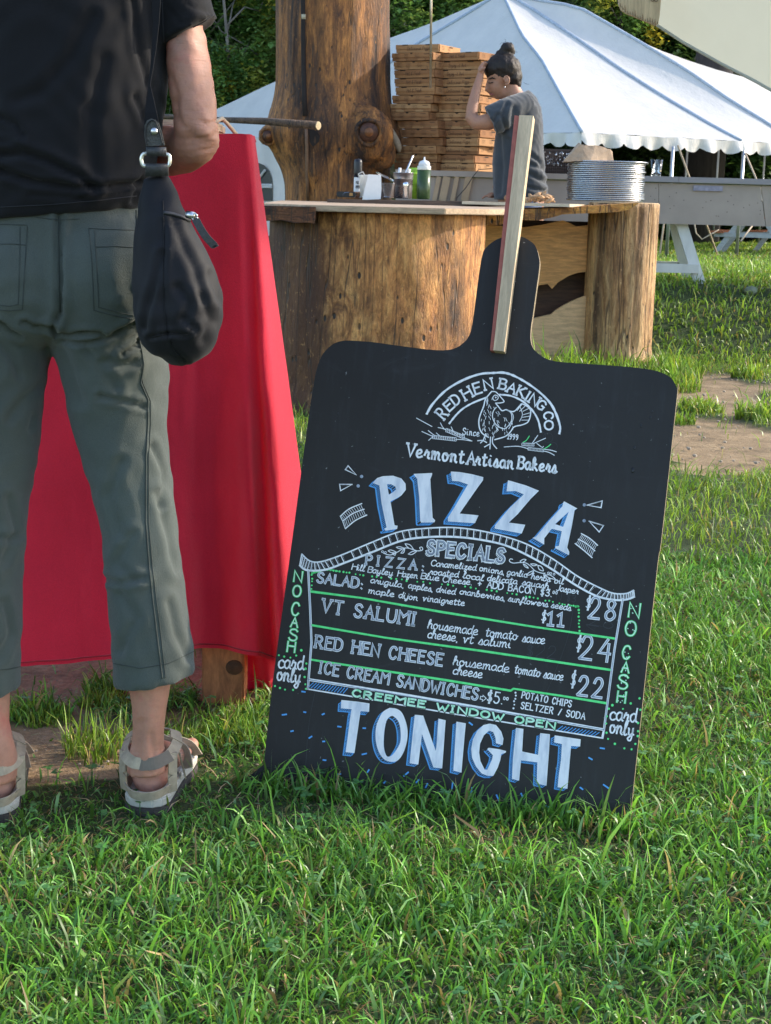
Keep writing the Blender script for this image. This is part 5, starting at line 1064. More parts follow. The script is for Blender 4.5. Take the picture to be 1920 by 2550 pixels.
bigletter(cB([(17, 155), (110, 160), (250, 185), (365, 215), (362, 245), (300, 330), (140, 560), (105, 612), (312, 632), (275, 712), (-15, 692), (-13, 655), (60, 540), (205, 290), (100, 255), (30, 250)]), [])
bigletter(cB([(640, 250), (830, 305), (970, 362), (880, 450), (745, 610), (640, 710), (822, 735), (785, 825), (495, 770), (500, 740), (650, 560), (815, 400), (720, 360), (625, 365)]), [])
bigletter(cB([(1250, 480), (1390, 555), (1362, 570), (1330, 750), (1280, 980), (1303, 1030), (1300, 1060), (1155, 985), (1160, 970), (1195, 965), (1228, 800), (1112, 772), (1030, 880), (1030, 945), (910, 875), (945, 865), (1100, 680), (1235, 530), (1240, 500)]), [cB([(1300, 590), (1238, 755), (1150, 725)])])
def cC(l): return [(820 + x * .2161, 1720 + y * .2161) for x, y in l]
def cD(l): return [(1140 + x * .2161, 1740 + y * .2161) for x, y in l]
O_ = (-10, 6)
bigletter(cC([(145, 110), (330, 130), (462, 150), (458, 240), (360, 230), (350, 300), (290, 715), (195, 705), (215, 560), (255, 250), (265, 210), (140, 200)]), [], (-9, 9))
bigletter(cC(cat([(700, 200), (780, 212), (840, 260), (885, 370), (902, 480), (890, 600), (850, 720), (790, 800), (720, 815), (640, 790), (575, 700), (540, 560), (545, 420), (580, 320), (630, 240), (700, 200)], 3)[:-1]), [cC(cat([(735, 290), (790, 340), (820, 430), (825, 560), (800, 640), (740, 730), (690, 760), (655, 740), (630, 640), (635, 480), (660, 350), (700, 300), (735, 290)], 3)[:-1])], O_)
bigletter(cC([(990, 280), (1083, 290), (1100, 340), (1230, 700), (1240, 650), (1262, 325), (1340, 343), (1300, 892), (1205, 880), (1070, 495), (1025, 848), (932, 832)]), [], O_)
bigletter(cC([(1470, 360), (1572, 378), (1560, 500), (1522, 940), (1435, 918), (1455, 600)]), [], O_)
bigletter(cD([(370, 290), (440, 305), (500, 380), (525, 460), (515, 530), (445, 510), (440, 450), (410, 380), (360, 365), (300, 420), (255, 520), (245, 620), (260, 720), (310, 820), (345, 820), (400, 700), (410, 650), (345, 580), (360, 568), (480, 585), (555, 605), (550, 620), (500, 635), (490, 700), (460, 790), (410, 885), (350, 885), (280, 860), (215, 780), (170, 680), (160, 580), (180, 470), (230, 370), (300, 305)]), [], O_)
bigletter(cD([(675, 338), (755, 350), (740, 610), (930, 650), (955, 400), (1060, 412), (1050, 600), (1020, 998), (915, 975), (922, 730), (728, 705), (705, 940), (630, 920), (640, 700)]), [], O_)
bigletter(cD([(1120, 425), (1415, 470), (1408, 548), (1305, 540), (1290, 700), (1262, 1035), (1155, 1015), (1170, 870), (1195, 700), (1205, 520), (1115, 500)]), [], O_)
# arched band
top = [(752, 1380), (772, 1397), (799, 1399), (849, 1383), (921, 1353), (993, 1325), (1059, 1316), (1131, 1314), (1197, 1322), (1263, 1338), (1320, 1359), (1380, 1394), (1440, 1436), (1500, 1467), (1530, 1478), (1560, 1478), (1578, 1470)]
bot = [(747, 1408), (765, 1420), (810, 1419), (858, 1402), (930, 1374), (1000, 1347), (1060, 1338), (1130, 1337), (1195, 1344), (1258, 1358), (1316, 1384), (1372, 1416), (1432, 1456), (1485, 1484), (1530, 1494), (1560, 1493), (1580, 1486)]
tc, bc2 = cat(top, 8), cat(bot, 8); white.line(tc, 3.6, H4); white.line(bc2, 5.0, H4); white.line([top[0], bot[0]], 3, H4); white.line([top[-1], bot[-1]], 3, H4)
N_ = len(tc)
for k in range(1, 62):
    i = min(N_ - 1, int(k / 62 * N_)); a, b = Vector(tc[i]), Vector(bc2[i]); white.line([a, b], 2.2, H4)
    j = min(N_ - 1, i + 1); a2, b2 = Vector(tc[j]), Vector(bc2[j]); q = (a2 - a).normalized() * 3.4 if j > i else Vector((3, 0))
    for s_ in np.linspace(.2, .85, 5): white.dot((a + q).lerp(b + q, s_), .75, H4, 5)
    white.dot((a + q * 1.9).lerp(b + q * 1.9, .18), .7, H4, 5)
# frame and rules
white.line([(768, 1421), (773, 1520), (776, 1600), (767, 1716)], 5.4, H3); white.line([(1551, 1491), (1530, 1620), (1504, 1818), (1500, 1838)], 5.4, H3)
inner.line([(768, 1421), (773, 1520), (776, 1600), (767, 1716)], 2.0, H4); inner.line([(1551, 1491), (1530, 1620), (1504, 1818)], 2.0, H4)
white.line([(768, 1692), (1000, 1729), (1180, 1760), (1504, 1817)], 6.5, H3, r=.12); inner.line([(768, 1692), (1504, 1817)], 2, H4)
white.line([(767, 1716), (880, 1735), (1120, 1776), (1500, 1838)], 3.4, H3)
flush('green_lettering', 'green_leaf')
for l in [[(774, 1473), (900, 1489), (1100, 1524), (1330, 1561), (1530, 1590)], [(777, 1557), (960, 1588), (1200, 1621), (1519, 1668)], [(777, 1643), (960, 1671), (1100, 1692), (1272, 1720), (1279, 1715), (1400, 1733), (1509, 1751)]]: green.line(l, 5.4, H3, r=.12); flush('green_lettering', 'green_rule')
def dots(l, n_, r_, nm, h=H3, j=1.2):
    c = cat(l, 12) if len(l) > 2 else [tuple(Vector(l[0]).lerp(Vector(l[1]), k / 40)) for k in range(41)]
    for k in range(n_): p = c[min(len(c) - 1, int(k / max(1, n_ - 1) * (len(c) - 1)))]; nm.dot((p[0] + rnd.uniform(-j, j), p[1] + rnd.uniform(-j, j)), r_ * rnd.uniform(.8, 1.2), h)
dots([(777, 1432), (777, 1466)], 5, 2.7, green); dots([(778, 1428), (800, 1421), (818, 1419), (870, 1427), (1000, 1444), (1172, 1463), (1320, 1487), (1419, 1508), (1440, 1510)], 74, 2.5, green); dots([(1441, 1518), (1443, 1571)], 7, 2.8, green); dots([(1285, 1724), (1279, 1763)], 6, 2.4, white)
# words
for s_, a, b in [('SPECIALS', (1064, 1379), (1254, 1401))]:
    white.text(s_, a, b, 33, 9.5, H3, serif=True, jit=.02, gap=2.2); st = rnd.getstate(); dark.text(s_, (a[0], a[1]), (b[0], b[1]), 33, 4.6, H4, serif=False, jit=0, gap=2.2); inner.text(s_, (a[0] + .4, a[1]), (b[0] + .4, b[1]), 33, 2.8, H5, serif=False, jit=0, gap=2.2); white.text(s_, (a[0] - 5, a[1] + 5), (b[0] - 5, b[1] + 5), 33, 1.6, H2, jit=0, gap=2.2)
O2('PIZZA:', (911, 1405), (1058, 1421), 23, 5.5, serif=True, gap=5)
LW = 2.35
for s_, a, b in [('Caramelized', (1073, 1409), (1186, 1421)), ('onions,', (1193, 1421), (1256, 1432)), ('garlic', (1262, 1431), (1312, 1438)), ('herbs', (1322, 1441), (1370, 1449)), ('oil', (1380, 1452), (1403, 1455)),
                 ('roasted', (1070, 1430), (1142, 1438)), ('local', (1152, 1439), (1204, 1447)), ('delicata', (1213, 1446), (1288, 1455)), ('squash,', (1300, 1456), (1372, 1468)), ('Jasper', (1384, 1470), (1440, 1480)),
                 ('Hill', (876, 1418), (908, 1423)), ('Bayley', (916, 1425), (978, 1434)), ('Hazen', (990, 1435), (1040, 1441)), ('Blue', (1048, 1441), (1094, 1447)), ('Cheese.', (1102, 1449), (1176, 1457)),
                 ('arugula,', (922, 1451), (1006, 1464)), ('apples,', (1016, 1464), (1078, 1474)), ('dried', (1086, 1474), (1134, 1481)), ('cranberries,', (1144, 1479), (1258, 1497)), ('sunflowers', (1265, 1497), (1364, 1512)), ('seeds', (1372, 1513), (1421, 1521)),
                 ('maple', (917, 1477), (982, 1487)), ('dijon', (992, 1488), (1040, 1496)), ('vinaigrette', (1052, 1496), (1157, 1509)),
                 ('housemade', (1064, 1564), (1190, 1582)), ('tomato', (1208, 1584), (1288, 1594)), ('sauce', (1300, 1598), (1357, 1604)), ('cheese,', (1064, 1588), (1140, 1598)), ('vt salumi', (1152, 1600), (1272, 1614)),
                 ('housemade', (1127, 1655), (1268, 1675)), ('tomato', (1280, 1676), (1345, 1686)), ('sauce', (1353, 1688), (1402, 1695)), ('cheese', (1127, 1678), (1201, 1689))]:
    small = a[1] < 1530; T(s_, a, b, (14.5 if small else 21) * (1.0), LW if small else 2.7, jit=.04, gap=.2, slant=.12)
T('+ ADD BACON $3.', (1190, 1460), (1374, 1486), 16, 2.8, jit=.08); T('00', (1376, 1478), (1388, 1480), 7, 1.7)
O2('SALAD:', (790, 1450), (906, 1466), 24, 5.6, gap=1.8); O2('VT SALUMI', (802, 1523), (1035, 1558), 31, 6.2, serif=True, gap=2.6)
O2('RED HEN CHEESE', (785, 1612), (1101, 1658), 29, 6.0, serif=True, gap=2.4); O2('ICE CREAM SANDWICHES', (794, 1675), (1188, 1743), 28, 5.6, gap=2.0); O2('S', (783, 1450), (783.01, 1450), 1, .1)
T('$5.', (1212, 1747), (1252, 1753), 27, 3.2); T('00', (1253, 1742), (1266, 1744), 7, 2.0); white.line([(1197, 1734), (1203, 1735), (1203, 1731), (1211, 1739), (1201, 1747), (1202, 1742), (1196, 1741), (1197, 1734)], 1.8, H3)
T('POTATO CHIPS', (1299, 1738), (1422, 1761), 16, 2.8, gap=2.4); T('SELTZER / SODA', (1297, 1764), (1456, 1792), 16, 2.8, gap=2.4)
for s_, a, b, cp, sg, sh_ in [('11', (1362, 1556), (1400, 1560), 32, (1347, 1547), 26), ('28', (1466, 1538), (1534, 1546), 50, (1458, 1515), 30), ('24', (1443, 1640), (1520, 1650), 56, (1434, 1618), 34), ('22', (1438, 1730), (1500, 1738), 46, (1420, 1708), 36)]:
    O2(s_, a, b, cp, 7.0, gap=2.8, serif=s_ == '11'); T('$', sg, (sg[0] + 13, sg[1] + 2), sh_, 2.4)
st = rnd.getstate(); dark.text('CREEMEE WINDOW OPEN', (878, 1733), (1381, 1815), 16, 9.0, H4, jit=.05, gap=2.2); rnd.setstate(st); mint.text('CREEMEE WINDOW OPEN', (878, 1733), (1381, 1815), 16, 5.0, H5, jit=.05, gap=2.2)
for a0, a1, b0, b1, n_ in [((776, 1700), (868, 1715), (768, 1712), (862, 1728), 13), ((1396, 1808), (1496, 1825), (1388, 1818), (1488, 1834), 12)]:
    for k in range(n_):
        t_ = k / n_; p = Vector(a0).lerp(Vector(a1), t_); q = Vector(b0).lerp(Vector(b1), t_); blue.line([p + Vector((5, 0)), q], 1.9, H3)
for L_, hh in (([('N', 743, 1436, 27), ('O', 740, 1472, 27), ('C', 737, 1517, 31), ('A', 734, 1550, 24), ('S', 731, 1581, 28), ('H', 726, 1611, 26)], 1), ([('N', 1580, 1520, 36), ('O', 1571, 1565, 36), ('C', 1561, 1625, 32), ('A', 1558, 1662, 26), ('S', 1552, 1698, 34), ('H', 1548, 1736, 28)], 1)):
    for ch, x, y, hh in L_:
        d = Vector((.992, .125)); up = Vector((.125, -.992)); wdt = hh * (.72 if ch != 'C' else .62); c0 = Vector((x, y)) - up * hh / 2 - d * wdt / 2
        green.text(ch, c0, c0 + d * wdt, hh, 5.6, H3, jit=0); flush('green_lettering', 'green_letter'); white.text(ch, c0, c0 + d * wdt, hh, 2.0, H4, jit=0); flush('white_lettering', 'letter_highlight')
        if x > 1500:
            for k in range(5): mint.dot((x + rnd.uniform(-9, 9), y + rnd.uniform(-14, 14)), 1.6, H5)
for s_, a, b in [('card', (693, 1663), (757, 1668)), ('only', (689, 1693), (748, 1702)), ('card', (1518, 1792), (1586, 1799)), ('only', (1517, 1824), (1578, 1834))]: T(s_, a, b, 33, 4.2, gap=.4, jit=.02)
for l, n_ in [([(696, 1632), (712, 1637), (734, 1636), (750, 1620)], 5), ([(763, 1653), (760, 1675), (760, 1705)], 4), ([(685, 1709), (703, 1714), (722, 1719), (762, 1716)], 5), ([(1592, 1740), (1570, 1752), (1552, 1765)], 3), ([(1524, 1755), (1512, 1772), (1510, 1800), (1511, 1830), (1524, 1847), (1556, 1863)], 8), ([(1594, 1768), (1588, 1810), (1590, 1826), (1584, 1850), (1572, 1866)], 6)]:
    dots(l, n_, 3.0, green)
# sprigs beside SPECIALS
for f_, ls in ((lambda l: [(880 + x * .2281, 1340 + y * .2281) for x, y in l], [[(330, 165), (400, 185), (470, 160), (560, 110), (640, 120), (700, 140), (755, 130), (750, 100), (725, 105), (735, 125)], [(380, 140), (410, 130), (470, 155), (420, 160), (380, 140)], [(470, 100), (510, 95), (560, 115), (500, 115), (470, 100)], [(565, 62), (620, 75), (655, 125), (600, 105), (565, 62)], [(520, 165), (560, 115), (550, 160), (520, 165)], [(600, 175), (650, 145), (690, 145), (640, 180), (600, 175)], [(455, 190), (430, 170), (465, 160), (455, 190)]]),
               (lambda l: [(1180 + x * .2281, 1360 + y * .2281) for x, y in l], [[(425, 145), (400, 140), (390, 165), (430, 185), (500, 180), (570, 185), (620, 220), (670, 270), (740, 295), (780, 295)], [(505, 165), (540, 145), (570, 150), (530, 180), (505, 165)], [(540, 195), (570, 210), (595, 240), (560, 225), (540, 195)], [(620, 195), (660, 195), (690, 205), (650, 215), (620, 195)], [(700, 210), (740, 225), (760, 270), (715, 255), (700, 210)], [(575, 315), (610, 285), (655, 270), (620, 310), (575, 320)], [(780, 320), (830, 315), (890, 360), (830, 350), (780, 320)]])):
    for l in ls: curve(f_(l), 2.0)
for x, y in [(953, 1374), (960, 1376), (1356, 1432), (1366, 1427), (1372, 1428), (1380, 1430)]: curve([(x + 2.4 * math.cos(a), y + 2.4 * math.sin(a)) for a in np.linspace(0, 6.3, 8)], 1.4)
# blue confetti dashes
for x, y in [(195, 218), (112, 228), (270, 226), (143, 295), (218, 320), (272, 337), (336, 277), (437, 283), (437, 388), (275, 413), (453, 457), (335, 470), (607, 470), (520, 503), (652, 500), (690, 517), (795, 517), (873, 537), (980, 567), (1080, 560), (1190, 605), (1405, 365), (1357, 407), (1320, 528), (1420, 520), (1345, 625), (870, 265), (190, 135)]:
    X, Y = 640 + x * .6122, 1640 + y * .6122; a = math.atan2(Y - 1790, X - 1140) + rnd.uniform(-.5, .5); L = rnd.uniform(3, 7) * (1.3 if x > 600 else .8); blue.line([(X - math.cos(a) * L, Y - math.sin(a) * L), (X + math.cos(a) * L, Y + math.sin(a) * L)], 3.8, H3)
# ghosts of erased chalk
for s_, a, b, cp in [('N $3', (1385, 1492), (1432, 1500), 18), ('28', (1462, 1556), (1530, 1566), 30), ('$22', (1310, 1632), (1385, 1642), 30), ('S', (1225, 1398), (1240, 1400), 30), ('PIZZA', (930, 1428), (1010, 1440), 14)]: ghost.text(s_, a, b, cp, 1.6, H1, jit=.2)
for c0, r_ in [((1365, 1090), 12), ((1378, 1112), 10), ((1350, 1085), 9), ((1042, 1362), 14), ((1046, 1382), 12)]: ghost.line([(c0[0] + r_ * math.cos(a), c0[1] + r_ * math.sin(a)) for a in np.linspace(0, 6.3, 16)], 1.2, H1)
for l in [[(1430, 1500), (1410, 1600), (1355, 1740)], [(1500, 1560), (1460, 1555), (1478, 1570)], [(1160, 1880), (1162, 1900), (1158, 1950)], [(790, 1700), (770, 1800), (760, 1930)], [(1040, 1905), (1038, 1990)]]: ghost.line(cat(l, 8), 1.0, H1)
MT = {'white_lettering': WHT, 'green_lettering': GRN, 'blue_shading': BLU, 'letter_fill': INN, 'large_lettering': BIGW, 'black_hatching': DRK, 'erased_marks': GHO, 'mint_lettering': MINT}
for nm in list(I): flush(nm, nm)
for part, nm, k_ in PARTS:
    me = k_.mesh(part); me.materials.append(MT[nm]); o = bpy.data.objects.new(part, me); COL.objects.link(o); o.parent = bd
    if part in ('painted_line', 'painted_word', 'letter_fill', 'letter_hatching', 'blue_letter_shadow') or part in I: o['kind'] = 'stuff'
# small knots and dents pressed in the panel
mb = MB()
for x, y, r_ in [(1580, 1115, 3), (1576, 1171, 4), (1596, 1060, 3), (1620, 1040, 2.5), (1671, 1058, 2.5), (1010, 893, 2), (842, 1030, 2), (1625, 1025, 2), (1466, 1162, 1.6)]:
    s_, t_ = bp(x, y); mb.ball((s_, t_, 0), r_ * .0007, 8, 5, (1, 1.8, .35))
mb.build('paint_dents', plain('dent', (.012, .013, .015), .35, bump=0), bd, True)
# dark prop behind the board
q = lambda s_, t_, h: A_ + e1 * s_ + e2 * t_ - nb * h
mb = MB(); mb.beam((.3, .70, -sgn * .02), tuple((A_ + e1 * .3 + Vector((hb.x, hb.y, 0)) * .42 - A_).dot(v) for v in (e1, e2, e1.cross(e2))), .04, .02, Vector((1, 0, 0))); mb.build('rear_strut', M_BLK, bd)

# ------------------------------------------------------------------ table and red cloth
YT = 2.86
a = P(-200, 331, YT); b = P(626, 334, YT); ztab = 1.075
tb_ = empty('serving_table', (-.75, YT + .35, 0), 'tall wooden serving table hidden under the red cloth', 'table')
M_POST = plank_wood('orange_post_wood', (.42, .165, .065), (5, 5, 1.6), .35, dark=.35)
MB().box((-.25, 0, ztab - .03), (1.32, .62, .03)).build('tabletop', M_POST, tb_)
lg = G(550, 1768); 
def leg_mb(x, y): mb = MB(); mb.box((x, y, ztab / 2 - .025), (.082, .082, ztab - .05)); return mb
L0 = None
for i, (x, y) in enumerate([(lg.x + .75, -.25), (lg.x + .60, .26), (-.84, -.26), (-.84, .26)]): o = leg_mb(x, y).build('leg', M_POST, tb_, bevel=.004); L0 = o if i == 0 else L0
kx = MB(); n = 14; c = P(577, 1681, YT + .002) - tb_.location
fy = YT + .35 - .25 - .041 - tb_.location.y
for r_, dy in ((.016, -.002), (.011, -.004)):
    pass
c = P(577, 1681, YT + .009) - tb_.location
kx.rings([[Vector((c.x + r_ * math.cos(q), fy - dy, c.z + r_ * math.sin(q) * .9)) for q in np.linspace(0, 2 * PI, n + 1)[:-1]] for r_, dy in ((.017, .0005), (.016, .0022), (.002, .0028))]); kx.build('knot', M_CHAR2, L0)
M_RED = cloth('red_tablecloth', (.76, .026, .062), 1100, .5, .8, .2, .14, 5, thin=.30, wr=.7)
M_RED2 = M_RED
def sheet(rows, name_, mat, parent=None, closed=False):
    mb = MB(); n = len(rows[0]); mb.add([v for r in rows for v in r], [(i * n + j, i * n + j + 1, (i + 1) * n + j + 1, (i + 1) * n + j) for i in range(len(rows) - 1) for j in range(n - 1)]); return mb
# front face columns from left to the corner, then the flared side round the corner
cols = []
def col_(u0, v0, u1, v1, yt, yb, wv, nz=40):
    out = []
    for k in range(nz + 1):
        t_ = k / nz; u = u0 + (u1 - u0) * t_; v = v0 + (v1 - v0) * t_; y = yt + (yb - yt) * t_ ** 1.3 + wv * t_
        p = P(u, v, y); p.y += (.010 * noise.noise(Vector((u * .02, v * .004, 0))) + .004 * noise.noise(Vector((u * .05, v * .012, 3)))) * min(1, t_ * 2); out.append(p)
    return out
prof = [(-260, 332, -260, 1668, 0, .0), (-60, 332, -60, 1664, .0, .01), (40, 332, 40, 1660, 0, -.012), (60, 332, 55, 1658, 0, -.018), (160, 332, 160, 1652, 0, .008), (230, 332, 236, 1645, 0, .016), (290, 332, 300, 1640, 0, .0), (340, 332, 352, 1634, 0, -.02), (400, 332, 418, 1626, 0, -.025), (440, 332, 470, 1617, 0, -.015), (480, 333, 505, 1614, 0, .022), (520, 333, 560, 1618, 0, .035), (560, 333, 605, 1626, 0, .0), (585, 333, 640, 1634, 0, -.022), (600, 333, 662, 1640, 0, .012), (612, 334, 684, 1646, .0, .03), (619, 334, 702, 1650, .004, -.030), (626, 335, 735, 1652, .012, -.03), (629, 337, 752, 1650, .03, .02), (631, 338, 770, 1640, .06, .10), (632, 338, 790, 1620, .10, .16), (634, 338, 810, 1610, .16, .20), (633, 338, 800, 1640, .25, .27), (632, 338, 760, 1660, .35, .34), (630, 338, 740, 1680, .45, .42), (628, 338, 700, 1660, .58, .5)]
# refine between profile columns with a smooth curve
pf = np.array(prof, float); m = len(pf); rows = []
for i in range(m - 1):
    for k in range(5):
        t_ = k / 5; P0, P1, P2, P3 = pf[max(i - 1, 0)], pf[i], pf[i + 1], pf[min(i + 2, m - 1)]
        q_ = .5 * (2 * P1 + (P2 - P0) * t_ + (2 * P0 - 5 * P1 + 4 * P2 - P3) * t_ * t_ + (3 * P1 - P0 - 3 * P2 + P3) * t_ ** 3); rows.append(q_)
rows.append(pf[-1]); RW = [col_(q_[0], q_[1], q_[2], q_[3], YT - .01 + q_[4], YT - .01 + q_[4] + q_[5], 0) for q_ in rows]
back = [[v + Vector((0, 0, 0)) for v in r] for r in RW]
mb = sheet(RW, 'x', None)
# top of the cloth
topr = []
for r in RW:
    p = r[0]; s_ = [p.lerp(Vector((min(p.x, -.30), YT + .62, ztab + .012)), k / 6) for k in range(7)]; topr.append(s_)
n = 7; mb.add([v for r in topr for v in r], [(i * n + j, i * n + j + 1, (i + 1) * n + j + 1, (i + 1) * n + j) for i in range(len(topr) - 1) for j in range(n - 1)])
o = mb.build('tablecloth', M_RED, None, True); tag(o, 'bright red cloth draped to the ground over the tall serving table', 'tablecloth')
cl_bvh = tree_of(o)
sm_ = MB(); sm_.tube([r[-1] + Vector((0, -.001, .008)) for r in RW], .0016, 5); sm_.build('hem', cloth('red_hem', (.36, .01, .025)), o, True)
# trailing corner of cloth by the leg
rw2 = []
for k in range(13):
    t_ = k / 12; top_ = P(590 + 130 * t_, 1600, YT + .16 + .02 * math.sin(t_ * 9)); bt = P(616 + 90 * t_, 1752 - 30 * t_, YT + .19 + .03 * math.sin(t_ * 8)); rw2.append([top_.lerp(bt, j / 6) for j in range(7)])
sheet(rw2, 'x', None).build('trailing_corner', M_RED, o, True)
# small wooden tray on the table, seen beside the arm
mb = MB(); a = P(330, 300, YT + .25); b = P(548, 330, YT + .25); c = (a + b) / 2; tr_ = empty('wooden_tray', (c.x, YT + .25, ztab + .013), 'pale wooden tray on the red table behind the bare arm', 'tray')
MB().box((0, 0, .012), (b.x - a.x, .2, .02)).build('board', M_SLAB, tr_, bevel=.004); MB().tube([((b.x - a.x) / 2 - .008, -.06, .018), ((b.x - a.x) / 2 + .006, -.02, .03), ((b.x - a.x) / 2 + .01, .02, .024), ((b.x - a.x) / 2 + .026, .05, .004)], .004, 8).build('rope_handle', M_ROPE, tr_, True)
# ------------------------------------------------------------------ person standing at the table, seen from behind
def skin(name, c=(.50, .28, .20), blot=(.55, .20, .16), vein=True):
    t = NT(name); f = t.noise(16, 5, .65); g = t.noise(90, 4, .7); h = t.noise(7, 3, .6, (1, 1, .35), dist=1.2)
    k = t.ramp(f, [(.3, tuple(x * .84 for x in c)), (.55, c), (.75, blot)]); 
    if vein: k = t.mix(t.ramp(h, [(.60, 0.0), (.68, .45)]), k, (.27, .20, .19))
    k = t.mix(.3, k, t.ramp(g, [(.3, .6), (.55, 1.0)]), 'MULTIPLY'); k = t.mix(t.ramp(t.noise(42, 2, .5), [(.66, 0.0), (.72, .5)]), k, (.30, .12, .08)); t.col(k).set(Roughness=.55); t.b.inputs['Subsurface Weight'].default_value = .12; t.b.inputs['Subsurface Radius'].default_value = (.01, .004, .002); t.b.inputs['Subsurface Scale'].default_value = .3
    t.bump(t.mix(.5, g, t.noise(55, 3, .6, (.5, .5, 2.2), dist=1.0)), .5, .003); return t.m
M_SK = skin('weathered_skin', (.46, .22, .155), (.50, .15, .12)); M_SKH = plain('heel_skin', (.52, .22, .19), .6, .15, 60, .6, .002)
M_TEE = cloth('black_cotton', (.0078, .0078, .0100), 1500, .3, .9, .06, .1, 4, wr=.25); M_PAN_ = cloth('sage_trousers', (.076, .090, .080), 1300, .35, .8, .2, .14, 5, wr=.5); M_HAIR = plain('grey_hair', (.35, .33, .31), .6, .4, 60, .6, .004, scale=(1, 1, .1))
YM = 2.42
man = empty('person', (P(145, 2035, YM).x, YM, 0), 'person seen from behind in black shirt, sage cropped trousers and tan sandals', 'person')
mb = MB()
# torso, neck, head
mb.band([(-20, 700, 320, 700, YM, .085), (-30, 560, 325, 560, YM, .085), (-45, 300, 340, 300, YM, .09), (-65, 60, 360, 60, YM, .10), (-80, -120, 375, -120, YM, .095), (-40, -215, 335, -215, YM, .07), (95, -262, 200, -262, YM, .055), (100, -330, 195, -330, YM + .01, .055)])
mb.ball(P(148, -430, YM + .02), .095, 18, 12, (.82, 1.0, 1.22)); hd = P(148, -430, YM + .02)
mb.ball(hd + Vector((0, .09, -.035)), .05, 12, 8, (1, .9, 1.1)); mb.ball(hd + Vector((0, .125, -.01)), .016, 8, 6, (.8, 1.2, 1.5)); mb.ball(hd + Vector((.083, 0, -.01)), .022, 8, 6, (.5, .8, 1.5)); mb.ball(hd + Vector((-.083, 0, -.01)), .022, 8, 6, (.5, .8, 1.5)); mb.ball(hd + Vector((0, .105, -.065)), .02, 8, 6, (1.4, .6, .5))
# right arm bent at the elbow, forearm going forward on to the table
mb.band([(405, -130, 495, -150, YM - .005, .045), (408, -20, 508, -60, YM - .01, .045), (414, 90, 506, 70, YM - .012, .042), (415, 150, 519, 145, YM - .015, .040), (418, 202, 530, 213, YM - .018, .038), (424, 252, 537, 268, YM - .02, .036), (428, 295, 542, 312, YM - .02, .036), (436, 330, 544, 345, YM - .018, .036)], 24)
mb.ball(P(489, 340, YM - .012), .036, 14, 10, (1, .9, 1.1)); mb.tube([P(478, 335, YM - .005), P(487, 356, YM - .004), P(452, 376, YM + .06), P(405, 385, YM + .13), P(345, 388, YM + .20), P(322, 386, YM + .23)], [.034, .034, .036, .034, .026, .024], 18)
mb.ball(P(519, 350, YM - .01), .018, 12, 8, (1, 1, 1.3)); mb.tube([P(412, 330, YM + .02), P(425, 372, YM + .06), P(400, 395, YM + .12)], [.016, .022, .02], 12)
hp = P(300, 384, YM + .27)
mb.ball(hp, .036, 12, 8, (1.3, 1.1, .55))
for k in range(4): mb.tube([hp + Vector((-.02, -.025 + k * .018, 0)), hp + Vector((-.065, -.022 + k * .019, .004)), hp + Vector((-.095 + abs(k - 1.5) * .006, -.02 + k * .018, -.008))], [.0095, .0085, .0075], 8)
mb.tube([hp + Vector((.0, -.03, 0)), hp + Vector((-.03, -.055, .002)), hp + Vector((-.055, -.05, -.004))], [.011, .01, .008], 8)
# left arm hangs outside the picture
mb.tube([P(-120, -150, YM), P(-170, 80, YM), P(-195, 320, YM), P(-185, 470, YM + .06), P(-170, 640, YM + .1)], [.046, .042, .036, .032, .024], 16)
hl = P(-168, 690, YM + .11); mb.ball(hl, .034, 12, 8, (.6, 1, 1.3))
for k in range(4): mb.tube([hl + Vector((0, -.025 + k * .017, -.03)), hl + Vector((0, -.026 + k * .018, -.07)), hl + Vector((.006, -.022 + k * .016, -.1 + abs(k - 1.5) * .006))], [.0095, .0085, .0075], 8)
mb.tube([hl + Vector((0, .03, 0)), hl + Vector((.005, .05, -.03)), hl + Vector((.01, .05, -.055))], [.011, .01, .008], 8)
# legs
def leg(side, rows_, ank, toe, heel):
    mb.band(rows_, 22)
    # foot: heel at the back (towards the camera), toes forward
    dz_ = Vector((0, 0, 1)); ax = (toe - heel).normalized(); sd = Vector((ax.y, -ax.x, 0)); rg = []
    for t_, w_, h_ in [(-.02, .010, .018), (.02, .024, .032), (.10, .031, .045), (.22, .033, .060), (.34, .033, .062), (.5, .036, .05), (.68, .042, .036), (.84, .044, .026), (.95, .036, .020), (1.0, .018, .012)]:
        c = heel.lerp(toe, t_); c.z = .03 + h_ * .5; rg.append([c + sd * math.cos(q) * w_ + dz_ * math.sin(q) * h_ * .62 for q in np.linspace(0, 2 * PI, 17)[:-1]])
    mb.rings(rg)
    for k in range(5):
        s_ = (k - 2) * .0165 * side * -1; p = heel.lerp(toe, .93) + sd * s_; p.z = .04; mb.ball(p + ax * (.018 - .004 * k), .0105 if k else .014, 8, 6, (1, 1.5, .9))
R1 = [(200, 1000, 372, 1000, YM, .055), (245, 1250, 398, 1250, YM - .005, .052), (268, 1420, 440, 1420, YM - .02, .06), (300, 1560, 436, 1560, YM - .035, .052), (316, 1680, 430, 1680, YM - .045, .038), (329, 1760, 415, 1762, YM - .05, .032), (331, 1810, 409, 1812, YM - .05, .031), (328, 1850, 408, 1852, YM - .048, .033), (318, 1882, 412, 1882, YM - .045, .037), (316, 1920, 418, 1920, YM - .045, .040)]
h_r = G(372, 2008); h_r.y = YM - .06; t_r = h_r + Vector((.012, .215, 0)); leg(1, R1, None, t_r, h_r + Vector((0, .015, 0)))
